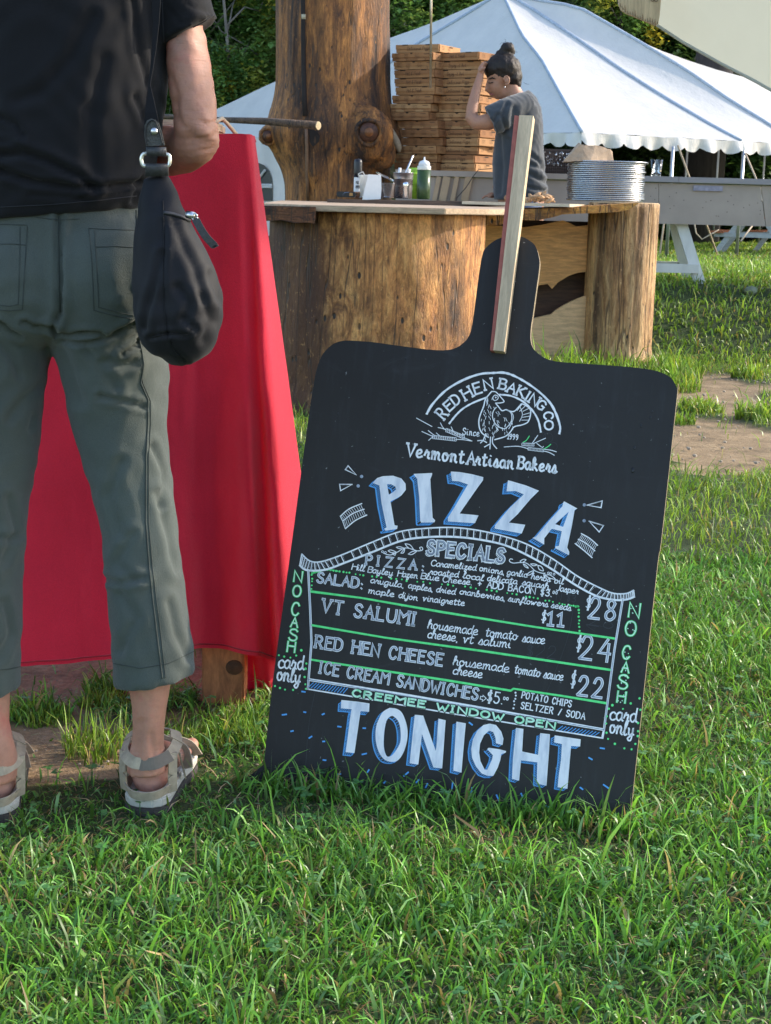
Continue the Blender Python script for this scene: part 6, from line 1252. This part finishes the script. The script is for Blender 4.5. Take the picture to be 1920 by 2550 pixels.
R2 = [(-90, 1000, 80, 1000, YM - .02, .05), (-100, 1250, 50, 1250, YM - .04, .05), (-105, 1450, 48, 1450, YM - .06, .06), (-92, 1600, 38, 1600, YM - .08, .048), (-78, 1720, 24, 1720, YM - .09, .036), (-70, 1800, 22, 1800, YM - .095, .032), (-68, 1850, 34, 1850, YM - .095, .034), (-70, 1890, 44, 1890, YM - .09, .038), (-68, 1940, 42, 1940, YM - .09, .040)]
h_l = G(-14, 2050); h_l.y = YM - .105; t_l = h_l + Vector((-.05, .235, 0)); leg(-1, R2, None, t_l, h_l + Vector((0, .015, 0)))
heelsR, heelsL = h_r, h_l
mb.ball(P(322, 1868, YM - .02), .013, 10, 6); mb.ball(P(410, 1885, YM - .03), .013, 10, 6); mb.ball(P(42, 1890, YM - .06), .013, 10, 6)
def skin_fn(co, no):
    u, v = np_px(co); d = np.zeros(len(co)); el = np.exp(-(((u - 505) / 60) ** 2 + ((v - 345) / 45) ** 2)); d += el * .0012 * np.sin(v * .38 + 2 * np.sin(u * .05)); d += .0008 * np.sin(u * .11 + 3 * np.sin(v * .03)) * np.sin(v * .07) * (v < 450) * (u > 390)
    for l, a, w_ in [([(351, 1800), (343, 1860), (341, 1925)], -.0035, 9), ([(372, 1925), (384, 1890), (376, 1830)], -.003, 8), ([(385, 1860), (404, 1856)], -.0015, 3), ([(382, 1872), (406, 1868)], -.0015, 3), ([(430, 250), (450, 310), (480, 335)], -.003, 9), ([(480, 352), (510, 350), (541, 332)], -.0016, 4), ([(495, 372), (520, 374), (536, 362)], -.0025, 4), ([(500, 300), (520, 312), (541, 300)], -.0018, 4), ([(425, 190), (440, 240), (432, 290)], -.003, 8), ([(510, 90), (524, 200), (536, 290)], .002, 8), ([(470, 300), (480, 330), (470, 360)], -.002, 6)]:
        d += a * np.exp(-(seg_dist(u, v, l) / w_) ** 2)
    return d
body = remesh(mb, 'body', M_SK, .0045, 5, man, skin_fn)
bm_ = MB(); bm_.band([(70, -520, 225, -520, YM + .0, .09), (60, -470, 236, -470, YM, .105), (62, -410, 234, -410, YM - .005, .105), (80, -350, 215, -350, YM - .02, .08)]); remesh(bm_, 'hair', M_HAIR, .008, 3, man)
# shirt
sh = MB()
sh.band([(-86, 553, 352, 518, YM, .118), (-84, 520, 366, 500, YM, .122), (-82, 440, 384, 430, YM, .128), (-80, 330, 402, 322, YM, .130), (-84, 235, 414, 232, YM, .128), (-90, 118, 418, 116, YM, .125), (-100, 0, 422, 0, YM, .122), (-112, -110, 432, -110, YM, .115), (-95, -190, 415, -190, YM, .10), (0, -245, 310, -245, YM, .08), (75, -268, 222, -268, YM + .01, .066)], 40, .85)
sh.band([(380, -190, 455, -165, YM, .06), (392, -120, 500, -110, YM - .005, .062), (400, -30, 515, -20, YM - .008, .060), (404, 50, 528, 10, YM - .01, .060), (409, 117, 541, 44, YM - .012, .062)], 28)
sh.band([(-190, -90, -80, -150, YM, .06), (-205, 80, -80, 60, YM, .06)], 24)
shf = folds([([(0, 290), (40, 310), (60, 340)], .004, 8), ([(0, 385), (60, 380), (120, 400), (200, 440), (235, 470)], .010, 11), ([(0, 425), (90, 455), (190, 468), (300, 462), (350, 455)], .009, 10), ([(0, 350), (50, 365)], .004, 7), ([(40, 250), (100, 230), (180, 140), (230, 40)], .004, 18), ([(235, 440), (225, 300), (260, 150)], .0035, 20), ([(335, 240), (360, 300)], .004, 10), ([(330, 500), (350, 440)], .005, 8), ([(80, 480), (200, 492), (330, 478)], .004, 9), ([(330, 0), (345, 120), (368, 210)], .004, 10), ([(420, 20), (450, 60), (500, 50)], .002, 6), ([(440, -20), (480, 20), (530, 30)], .002, 6)])
shirt = remesh(sh, 'shirt', M_TEE, .0055, 4, man, shf); sv = tree_of(shirt)
mb = MB()
stitch(sv, [(2, 516), (120, 510), (240, 500), (340, 488)], .0008, mb, step=6); stitch(sv, [(412, 104), (450, 84), (505, 55), (538, 34)], .0008, mb, step=6); stitch(sv, [(412, -60), (404, 0), (408, 110)], .0012, mb, step=8); world_child(mb.build('shirt_seam', plain('charcoal_thread', (.016, .016, .02), .8, bump=0), None, True), man)['kind'] = 'stuff'
# trousers
tr = MB()
tr.band([(-62, 480, 352, 470, YM, .105), (-66, 560, 358, 556, YM, .112), (-74, 660, 366, 660, YM, .118), (-82, 740, 378, 740, YM, .115), (-88, 800, 388, 800, YM, .105)], 36, .9)
tr.ball(P(52, 690, YM - .045), .10, 16, 10, (1.0, .85, 1.1)); tr.ball(P(246, 690, YM - .045), .10, 16, 10, (1.0, .85, 1.1))
RR = [(142, 740, 385, 740, YM, .10), (134, 830, 394, 830, YM, .098), (137, 868, 408, 868, YM, .095), (150, 907, 419, 907, YM, .092), (168, 980, 419, 975, YM, .088), (181, 1057, 416, 1057, YM, .084), (204, 1138, 421, 1140, YM - .003, .080), (228, 1205, 428, 1210, YM - .006, .077), (247, 1275, 436, 1280, YM - .01, .075), (259, 1370, 447, 1370, YM - .018, .072), (270, 1487, 461, 1487, YM - .028, .070), (280, 1600, 476, 1590, YM - .036, .070), (286, 1702, 487, 1672, YM - .042, .070)]
LL = [(-95, 740, 148, 740, YM, .10), (-100, 830, 125, 830, YM - .003, .098), (-118, 884, 122, 884, YM - .006, .094), (-125, 942, 112, 942, YM - .012, .09), (-130, 1010, 105, 1010, YM - .018, .086), (-132, 1076, 100, 1076, YM - .024, .083), (-130, 1140, 93, 1140, YM - .03, .08), (-128, 1268, 66, 1268, YM - .045, .075), (-132, 1380, 58, 1380, YM - .056, .072), (-138, 1498, 54, 1498, YM - .066, .07), (-146, 1600, 50, 1600, YM - .075, .07), (-152, 1722, 47, 1716, YM - .083, .07)]
tr.band(RR, 30, .92); tr.band(LL, 30, .92)
c5 = lambda l: [(x * .3842, 500 + y * .3842) for x, y in l]
CR = [(c5([(345, 835), (450, 868), (560, 852), (640, 852), (670, 862)]), .009, 7), (c5([(410, 900), (540, 918), (690, 888), (790, 840), (880, 790)]), .008, 8), (c5([(790, 1000), (890, 930), (900, 900)]), .007, 7), (c5([(150, 785), (230, 822), (322, 815)]), .008, 7), (c5([(0, 792), (60, 845), (130, 882)]), .007, 7), (c5([(650, 1265), (800, 1298), (940, 1335)]), .006, 8), (c5([(560, 960), (680, 1110), (760, 1220)]), .004, 12), (c5([(400, 950), (450, 1100), (520, 1300)]), .004, 16), (c5([(383, 90), (388, 600), (388, 720), (345, 815)]), .009, 9), (c5([(680, 1040), (780, 1060), (870, 1050)]), .005, 12), (c5([(0, 940), (80, 1020), (120, 1120)]), .005, 12), (c5([(60, 1420), (160, 1280), (260, 1200)]), .004, 12), (c5([(200, 1480), (220, 1400)]), .004, 10),
      ([(300, 1150), (270, 1240), (300, 1330)], .004, 14), ([(330, 1330), (290, 1400), (330, 1440)], .004, 12), ([(390, 1230), (420, 1330), (440, 1420)], .005, 12), ([(300, 1480), (340, 1540), (300, 1620)], .004, 14), ([(420, 1500), (440, 1580), (470, 1640)], .004, 12), ([(20, 1240), (40, 1320), (10, 1400)], .004, 12), ([(10, 1500), (30, 1580), (0, 1640)], .004, 12), ([(380, 1110), (410, 1180), (405, 1260)], .005, 10), ([(255, 1440), (300, 1452), (360, 1440)], .005, 9), ([(60, 1330), (20, 1345), (0, 1340)], .005, 9)]
trs = remesh(tr, 'trousers', M_PAN_, .0055, 5, man, folds(CR)); tv = tree_of(trs)
mb = MB()
S = lambda l, r=.0007: stitch(tv, l, r, mb, step=5)
S(c5([(383, 70), (383, 600), (388, 720)]), .0009); S(c5([(880, 60), (905, 500), (905, 900), (932, 1060), (912, 1180), (958, 1290), (957, 1450), (945, 1666)]) + [(363, 1300), (372, 1420), (388, 1560), (404, 1690)], .0014)
S(c5([(915, 1060), (925, 1180), (975, 1300), (975, 1450), (962, 1666)]) + [(370, 1300), (380, 1420), (398, 1560), (412, 1688)])
for l in [[(575, 175), (590, 330), (600, 500), (608, 710), (720, 740), (860, 768)], [(575, 178), (700, 186), (870, 192)], [(622, 300), (740, 296), (870, 304)], [(612, 190), (630, 480), (640, 690), (760, 722), (870, 745)], [(0, 153), (90, 155), (178, 158), (168, 330), (156, 520), (145, 705), (60, 712), (0, 708)], [(0, 280), (90, 280), (172, 288)], [(130, 168), (128, 400), (118, 670), (60, 682), (0, 676)]]: S(c5(l))
S([(284, 1652), (350, 1664), (420, 1652), (482, 1622)]); S([(0, 1668), (25, 1666), (50, 1660)]); S([(90, 541), (145, 548), (200, 545)])
world_child(mb.build('trouser_stitching', plain('dark_thread', (.042, .051, .046), .8, bump=0), None, True), man)
# sandals
M_SAN = plain('sand_nubuck', (.36, .295, .215), .8, .2, 70, .4, .002); M_SANG = plain('grey_nubuck', (.15, .125, .10), .8, .12, 70, .4, .002); M_SOLE = plain('dark_rubber', (.06, .05, .045), .8, .2, 80, .6, .003); M_SOLE2 = plain('cream_midsole', (.52, .48, .42), .7, .12, 50, .4, .002)
def sandal(heel, toe, side, label):
    t = empty('sandal', (0, 0, 0)); t['label'] = label; t.parent = man; t.location = -man.location
    ax = (toe - heel).normalized(); sd = Vector((ax.y, -ax.x, 0)); L = (toe - heel).length + .03; h0 = heel - ax * .012
    def outline(z, g=0.0):
        pts = []
        for t_, w_ in [(0, .012), (.03, .026), (.10, .036), (.3, .037), (.5, .038), (.7, .046), (.85, .047), (.95, .036), (1.0, .014)]: pts.append((t_, w_ + g))
        a = [h0 + ax * L * t_ + sd * w_ for t_, w_ in pts]; b = [h0 + ax * L * t_ - sd * w_ for t_, w_ in pts[::-1]]; return [Vector((p.x, p.y, z)) for p in a + b]
    m = MB(); m.rings([outline(.0, .001), outline(.010, .002), outline(.016, .0)]); m.build('outsole', M_SOLE, t, False, .002); m = MB(); m.rings([outline(.016, .0), outline(.030, .0015), outline(.034, -.003)]); m.build('midsole', M_SOLE2, t, False, .002)
    def strap(pts, wd, th, mat, name):
        wd *= .85; th *= .8; P_ = [Vector(p) for p in cat3(pts)]; m = MB(); rg = []
        for i, p in enumerate(P_):
            tg = (P_[min(i + 1, len(P_) - 1)] - P_[max(i - 1, 0)]).normalized(); cc = heel.lerp(toe, .3) + Vector((0, 0, .06)); out = (p - cc); out -= tg * out.dot(tg); out.normalize(); up = tg.cross(out).normalized()
            if up.z < 0: up = -up
            rg.append([p + up * wd / 2 + out * th, p + up * wd / 2, p - up * wd / 2, p - up * wd / 2 + out * th])
        m.rings(rg); m.build(name, mat, t, False)
    def F(t_, s_, z): p = h0 + ax * L * t_ + sd * s_; return (p.x, p.y, z)
    # heel cup edge, heel strap, side webs, instep straps
    strap([F(.30, -.036, .036), F(.12, -.035, .042), F(.0, -.02, .040), F(-.02, 0, .038), F(.0, .02, .040), F(.12, .035, .042), F(.30, .036, .036)], .018, .003, M_SAN, 'heel_cup')
    strap([F(.28, -.040, .105), F(.10, -.036, .098), F(-.015, -.018, .094), F(-.03, 0, .093), F(-.015, .018, .094), F(.10, .036, .098), F(.28, .040, .105)], .022, .003, M_SAN, 'heel_strap')
    strap([F(.09, -side * .037, .0975), F(-.015, -side * .021, .094), F(-.034, -side * .002, .092), F(-.03, side * .004, .092)], .0225, .0035, M_SANG, 'strap_tab')
    for s_ in (-1, 1):
        strap([F(.13, s_ * .038, .034), F(.11, s_ * .039, .06), F(.12, s_ * .039, .10)], .018, .004, M_SAN, 'side_web'); strap([F(.26, s_ * .038, .10), F(.36, s_ * .040, .07), F(.45, s_ * .042, .034)], .030, .003, M_SAN, 'side_web')
        strap([F(.26, s_ * .038, .108), F(.36, s_ * .03, .115), F(.42, 0, .112)], .026, .003, M_SAN, 'instep_strap'); strap([F(.55, s_ * .044, .034), F(.60, s_ * .034, .062), F(.60, 0, .076)], .026, .003, M_SAN, 'instep_strap')
        strap([F(.80, s_ * .047, .034), F(.76, s_ * .034, .054), F(.72, 0, .064)], .030, .003, M_SAN, 'toe_strap')
def cat3(p, n=5):
    p = [Vector(q) for q in p]; out = []
    for i in range(len(p) - 1):
        a, b, c, d = p[max(i - 1, 0)], p[i], p[i + 1], p[min(i + 2, len(p) - 1)]
        for k in range(n): t_ = k / n; out.append(.5 * (2 * b + (c - a) * t_ + (2 * a - 5 * b + 4 * c - d) * t_ ** 2 + (3 * b - a - 3 * c + d) * t_ ** 3))
    return out + [p[-1]]
sandal(h_r, t_r, -1, 'right sandal in sand suede with a two-tone heel strap'); sandal(h_l, t_l, 1, 'left sandal in sand suede, partly outside the picture')

# ------------------------------------------------------------------ shoulder bag
YG = 2.262
bagE = empty('shoulder_bag', P(446, 915, YG), 'black nylon shoulder bag hanging at the hip of the person in black', 'bag')
M_NYL = cloth('black_nylon', (.0075, .0075, .0105), 1100, .3, .68, .05, .15, 8, wr=.1); M_LEA = plain('black_leather', (.035, .035, .036), .45, .3, 260, .7, .0015)
bg_ = MB(); bg_.band([(356, 440, 423, 437, YG, .012), (352, 470, 434, 468, YG, .020), (345, 525, 460, 524, YG, .034), (336, 577, 486, 577, YG, .046), (332, 627, 515, 627, YG, .054), (331, 677, 538, 677, YG, .060), (333, 730, 552, 730, YG, .064), (337, 777, 554, 777, YG, .066), (343, 819, 548, 815, YG, .064), (354, 850, 539, 846, YG, .058), (378, 876, 520, 880, YG, .048), (405, 893, 500, 897, YG, .034), (428, 907, 474, 908, YG, .018)], 36, .8)
bf = folds([(l, d_ * .6, w_ * 1.15) for l, d_, w_ in [(c5([(1060, 130), (1058, 560), (1078, 870)]), .005, 6), (c5([(1048, 340), (1010, 520), (960, 680), (935, 830)]), .007, 8), (c5([(970, 885), (1078, 862), (1220, 868)]), .005, 5), (c5([(1085, 870), (1120, 960), (1210, 1050)]), .005, 6), (c5([(1130, 140), (1190, 300), (1260, 440), (1320, 640)]), .005, 12), (c5([(1150, 560), (1230, 660), (1200, 760)]), .006, 10), (c5([(1180, 760), (1260, 830)]), .006, 8), (c5([(1300, 620), (1370, 780), (1320, 900)]), .005, 12), (c5([(1360, 480), (1400, 640)]), .004, 10)]])
bag = remesh(bg_, 'bag_body', M_NYL, .005, 3, bagE, bf); bv = tree_of(bag)
mb = MB(); stitch(bv, c5([(1056, 0), (1060, 130), (1058, 560), (1078, 865), (1120, 960), (1205, 1050)]), .001, mb, step=5); stitch(bv, c5([(970, 885), (1078, 862), (1220, 868)]), .0009, mb, step=5); world_child(mb.build('bag_seam', plain('deep_black_seam', (.006, .006, .008), .8, bump=0), None, True), bagE)
mb = MB(); stitch(bv, c5([(1060, 80), (1120, 88), (1170, 105), (1210, 125), (1238, 135)]), .0028, mb, .001, 4); world_child(mb.build('zip_tape', plain('zip_tape', (.03, .03, .034), .5, bump=0), None, True), bagE)
mb = MB(); p = P(476, 536, YG - .045); mb.tube([P(466, 534, YG - .045), P(484, 538, YG - .05)], .0055, 8); mb.tube([P(484 + 7 * math.cos(a), 540 + 8 * math.sin(a), YG - .052) for a in np.linspace(0, 6.3, 12)], .0015, 6); world_child(mb.build('zip_slider', M_STEEL, None, True), bagE)
mb = MB()
for du in (0, 5): 
    l = [P(484 + du, 545, YG - .055), P(495 + du, 566, YG - .058), P(510 + du * 1.2, 590, YG - .06), P(526 + du * 1.4, 608, YG - .06), P(534 + du * .8, 616, YG - .06)]
    mb.rings([[q + Vector((.0035, 0, .002)), q + Vector((-.0035, 0, -.002)), q + Vector((-.0035, .002, -.002)), q + Vector((.0035, .002, .002))] for q in cat3(l)])
world_child(mb.build('zip_pull', M_LEA, None, False), bagE)
def flat(rows_, mat, name, th=.003, sm_=False, bev=0.0):
    m = MB(); m.rings([[P(uL, vL, y), P(uR, vR, y), P(uR, vR, y) + Vector((0, th, 0)), P(uL, vL, y) + Vector((0, th, 0))] for uL, vL, uR, vR, y in rows_]); return world_child(m.build(name, mat, None, sm_, bev), bagE)
YS = 2.245
flat([(330, -330, 392, -330, 2.36), (340, -180, 395, -180, 2.29), (355, -90, 392, -90, 2.275), (378, 0, 400, 0, 2.272), (381, 60, 396, 60, 2.27), (378, 120, 389, 120, 2.266), (374, 170, 381, 170, 2.262), (370, 212, 374, 212, 2.258), (366, 240, 381, 240, 2.255), (361, 280, 390, 280, 2.25), (358, 330, 400, 330, 2.248)], M_TEE, 'strap', .002)
m = MB(); th_ = .003
tabo = [(364, 364), (359, 336), (360, 312), (366, 300), (376, 295), (386, 298), (395, 307), (403, 330), (410, 362)]
a = [P(u, v, YS) for u, v in tabo]; b = [q + Vector((0, th_, 0)) for q in a]; n = len(a); m.add(a + b, [tuple(range(n)), tuple(range(2 * n - 1, n - 1, -1))] + [(i, (i + 1) % n, n + (i + 1) % n, n + i) for i in range(n)])
world_child(m.build('leather_tab', plain('pebbled_leather', (.06, .06, .055), .4, .5, 330, .9, .003), None, False), bagE)
m = MB(); m.tube([P(u, v, YS - .001) for u, v in cat([(367, 362), (363, 336), (365, 314), (376, 300), (388, 305), (398, 332), (405, 360)], 4)], .0009, 5); world_child(m.build('tab_stitching', plain('black_piping', (.01, .01, .012), .5, bump=0), None, True), bagE)
m = MB(); m.ball(P(384, 327, YS - .002), .0052, 12, 8, (1, .6, 1)); world_child(m.build('rivet', M_STEEL, None, True), bagE)
flat([(363, 366, 412, 366, YS - .002), (364, 374, 413, 374, YS - .006), (365, 388, 414, 390, YS - .004)], M_LEA, 'leather_loop', .008, True); flat([(364, 407, 416, 407, YS - .003), (362, 415, 418, 415, YS - .005), (362, 440, 419, 438, YS - .001)], M_LEA, 'leather_loop', .008, True)
m = MB(); rr_ = [(362, 382), (355, 386), (352, 397), (355, 410), (363, 414)]; m.tube([P(u, v, YS) for u, v in cat(rr_, 4)], .0028, 8); rr_ = [(413, 384), (421, 387), (423, 398), (421, 410), (413, 414)]; m.tube([P(u, v, YS) for u, v in cat(rr_, 4)], .0028, 8); m.tube([P(362, 414, YS + .001), P(413, 414, YS + .001)], .0028, 8); m.tube([P(362, 382, YS + .001), P(413, 384, YS + .001)], .0028, 8)
world_child(m.build('ring', plain('nickel_ring', (.75, .74, .66), .25, .05, metal=.6), None, True), bagE)

# ------------------------------------------------------------------ woman at the counter
YW = 10.62
wo = empty('person', (P(1292, 500, YW).x, YW, 0), 'dark-haired person in grey t-shirt with a hair bun, hand raised to forehead', 'person')
M_SKW = skin('warm_skin', (.40, .20, .125), (.42, .19, .13), False); M_TEEW = cloth('grey_cotton', (.048, .055, .064), 500, .2, .85, .3, .12, 7); M_HAW = plain('dark_brown_hair', (.014, .008, .005), .6, .5, 70, .8, .006, scale=(1, 1, .3)); M_JEAN = cloth('blue_denim', (.10, .14, .24), 500)
def B(u, v, r, y=YW, sc=(1, 1, 1)): wb_.ball(P(u, v, y), pm(r, y), 14, 10, sc)
wb_ = MB(); B(1254, 182, 40, YW, (1, .85, 1)); B(1237, 210, 25, YW - .005, (1, .95, 1.25)); B(1230, 196, 19, YW, (.9, 1.1, 1)); B(1240, 238, 11, YW, (1, 1.3, .9)); B(1256, 226, 20, YW, (1, 1, 1.1))
wb_.tube([P(1216, 201, YW), P(1213, 214, YW), P(1211, 224, YW), P(1218, 228, YW)], [pm(4, YW), pm(4.5, YW), pm(5.5, YW), pm(5, YW)], 8); B(1222, 231, 5.5); B(1226, 238, 5.5)
wb_.tube([P(1266, 205, YW), P(1277, 232, YW), P(1293, 262, YW)], [pm(24, YW), pm(23, YW), pm(27, YW)], 14)
wb_.band([(1262, 255, 1335, 250, YW, .12), (1240, 300, 1342, 295, YW, .14), (1238, 400, 1345, 400, YW, .13), (1240, 500, 1355, 500, YW, .14), (1240, 600, 1352, 600, YW, .15)])
yl = YW - .17   # near arm
wb_.tube([P(1285, 280, yl + .02), P(1250, 292, yl), P(1212, 304, yl), P(1184, 306, yl + .01), P(1173, 294, yl + .02), P(1176, 268, yl + .04), P(1184, 232, yl + .07), P(1193, 200, yl + .10), P(1197, 186, yl + .11)], [pm(q, YW) for q in (22, 22, 20, 17, 15, 14.5, 12.5, 10, 9)], 14)
wb_.ball(P(1198, 176, yl + .115), pm(11, YW), 10, 8, (.8, 1, 1.3))
for k, (du, dv, L_) in enumerate([(0, 0, 1), (3, 1, 1.1), (6, 3, 1.05), (8, 7, .9)]):
    wb_.tube([P(1196 + du, 168 + dv, yl + .10 + k * .012), P(1200 + du, 159 + dv, yl + .105 + k * .012), P(1207 + du, 154 + dv, yl + .115 + k * .012), P(1213 + du, 157 + dv, yl + .125 + k * .012)], [pm(3.6, YW), pm(3.4, YW), pm(3, YW), pm(2.4, YW)], 8)
wb_.tube([P(1194, 178, yl + .09), P(1203, 170, yl + .07), P(1210, 168, yl + .07)], [pm(4, YW), pm(3.6, YW), pm(3, YW)], 8)
yr = YW + .16; wb_.tube([P(1300, 275, yr), P(1275, 350, yr + .03), P(1262, 420, yr - .02), P(1235, 470, yr - .10)], [pm(q, YW) for q in (22, 18, 15, 11)], 12); hr = P(1226, 486, yr - .14); wb_.ball(hr, pm(11, YW), 10, 8, (1.1, 1, .7))
for k in range(4): wb_.tube([hr + Vector((-.02, -.024 + k * .016, 0)), hr + Vector((-.05, -.024 + k * .017, -.008)), hr + Vector((-.07, -.022 + k * .016, -.026))], [.009, .008, .007], 8)
wb_.tube([hr + Vector((0, -.03, 0)), hr + Vector((-.02, -.05, -.01)), hr + Vector((-.035, -.05, -.02))], [.01, .009, .008], 8)
gz = ground_z(wo.location.x, YW)
for s_ in (-1, 1):
    hx = wo.location.x + .0; yy = YW + s_ * .09
    wb_.tube([(hx + .02, yy, .86), (hx, yy, .62 + gz * .4), (hx, yy, gz + .1)], [.085, .06, .042], 14); wb_.tube([(hx + .05, yy, gz + .035), (hx - .05, yy, gz + .045), (hx - .16, yy, gz + .03)], [.035, .042, .03], 12)
remesh(wb_, 'body', M_SKW, .009, 3, wo)
wh = MB()
def Hh(u, v, r, y=YW, sc=(1, 1, 1)): wh.ball(P(u, v, y), pm(r, y), 16, 10, sc)
Hh(1257, 172, 41, YW, (1.0, .98, .92)); Hh(1273, 190, 27, YW, (1, 1.2, 1.15)); Hh(1231, 172, 25, YW, (1, 1.25, .95)); Hh(1250, 158, 30, YW, (1.2, 1, .8)); Hh(1222, 184, 12, YW, (.9, 1.6, 1.1)); Hh(1263, 122, 17, YW, (1.05, 1, .95)); Hh(1254, 136, 15, YW, (1.3, 1, 1)); Hh(1244, 148, 14); Hh(1274, 128, 9); Hh(1288, 208, 12, YW, (.8, 1.5, 1.4)); Hh(1212, 166, 6)
hair = remesh(wh, 'hair', M_HAW, .008, 2, wo, lambda co, no: np.array([.006 * noise.noise(Vector((x * 30, y * 30, z * 30))) + .003 * noise.noise(Vector((x * 90, y * 90, z * 60))) for x, y, z in co]))
mb = MB()
for i in range(14):
    a = rnd.uniform(0, 6.28); c = P(1262, 124, YW) if i < 8 else (P(1296, 208, YW) if i < 11 else P(1235, 150, YW)); r_ = rnd.uniform(.040, .046) if i < 8 else rnd.uniform(.01, .03)
    p0 = c + Vector((math.cos(a), rnd.uniform(-.3, .3), math.sin(a))) * r_ * .8; pts = [p0]
    for k in range(5): a += rnd.uniform(-.9, 1.1); pts.append(pts[-1] + Vector((math.cos(a), 0, math.sin(a))) * .008)
    mb.tube(pts, .0009, 4)
world_child(mb.build('loose_curls', M_HAW, None, True), wo)
mb = MB(); e0 = P(1261, 200, YW - .09); mb.tube([e0 + Vector((.017 * math.cos(a), 0, .026 * math.sin(a))) for a in np.linspace(-2, 3.2, 12)], .007, 8); mb.ball(e0, .015, 8, 6, (1, .6, 1.4)); world_child(mb.build('ear', M_SKW, None, True), wo)
mb = MB(); mb.ball(P(1257, 217, YW - .10), .006, 8, 6); world_child(mb.build('earring', M_STEEL, None, True), wo)
mb = MB(); mb.tube([P(1217, 197, YW - .055), P(1226, 194, YW - .065), P(1234, 197, YW - .07)], [.003, .005, .002], 6); mb.tube([P(1216, 206, YW - .045), P(1221, 207, YW - .06), P(1228, 205, YW - .066)], .0028, 6); world_child(mb.build('brow_and_lashes', M_HAW, None, True), wo)
mb = MB(); mb.tube([P(1219, 233, YW - .02), P(1224, 235, YW - .045), P(1229, 235, YW - .055)], [.004, .006, .002], 6); world_child(mb.build('lips', plain('lip', (.33, .10, .09), .5), None, True), wo)
ws = MB(); ws.band([(1278, 240, 1318, 224, YW, .06), (1262, 252, 1334, 240, YW, .11), (1244, 275, 1347, 268, YW, .17), (1238, 312, 1352, 308, YW, .18), (1231, 360, 1353, 358, YW, .17), (1226, 405, 1355, 402, YW, .165), (1228, 450, 1361, 450, YW, .17), (1230, 497, 1364, 490, YW, .18)], 32, .85)
ws.tube([P(1310, 262, YW - .07), P(1280, 272, YW - .13), P(1250, 286, yl), P(1222, 300, yl)], [pm(q, YW) for q in (34, 34, 35, 36)], 20); ws.tube([P(1310, 262, YW + .07), P(1292, 300, YW + .15), P(1284, 330, YW + .17)], [pm(q, YW) for q in (34, 32, 32)], 18)
remesh(ws, 'tshirt', M_TEEW, .009, 3, wo, folds([([(1262, 262), (1250, 290), (1260, 320)], .012, 6), ([(1240, 285), (1225, 310)], .010, 5), ([(1280, 270), (1275, 320), (1290, 360)], .010, 8), ([(1300, 370), (1340, 400), (1358, 430)], .012, 6), ([(1290, 420), (1330, 440), (1360, 455)], .012, 6), ([(1300, 400), (1345, 420)], .01, 5), ([(1290, 460), (1330, 470), (1360, 478)], .010, 5), ([(1245, 340), (1250, 420), (1245, 480)], .01, 8), ([(1270, 350), (1280, 420)], .008, 8)]))
wj = MB()
for s_ in (-1, 1): wj.tube([(wo.location.x + .02, YW + s_ * .085, .95), (wo.location.x + .02, YW + s_ * .09, .80), (wo.location.x, YW + s_ * .09, .6 + gz * .3), (wo.location.x, YW + s_ * .09, gz + .08)], [.11, .10, .075, .065], 16)
wj.ball((wo.location.x + .03, YW, .93), .13, 16, 8, (1.05, 1.25, .7)); remesh(wj, 'jeans', M_JEAN, .012, 3, wo)
wj = MB(); 
for s_ in (-1, 1): wj.rings([[Vector((wo.location.x + x_ , YW + s_ * .09 + w_ * math.cos(q), gz + .0 + h_ * (1 + math.sin(q)) / 2)) for q in np.linspace(0, 2 * PI, 13)[:-1]] for x_, w_, h_ in ((.1, .02, .05), (.08, .038, .085), (0, .042, .10), (-.08, .046, .08), (-.16, .042, .06), (-.19, .02, .04))])
world_child(wj.build('shoes', plain('dark_shoe', (.05, .05, .055), .6), None, True), wo)
print('objects', len(bpy.data.objects))
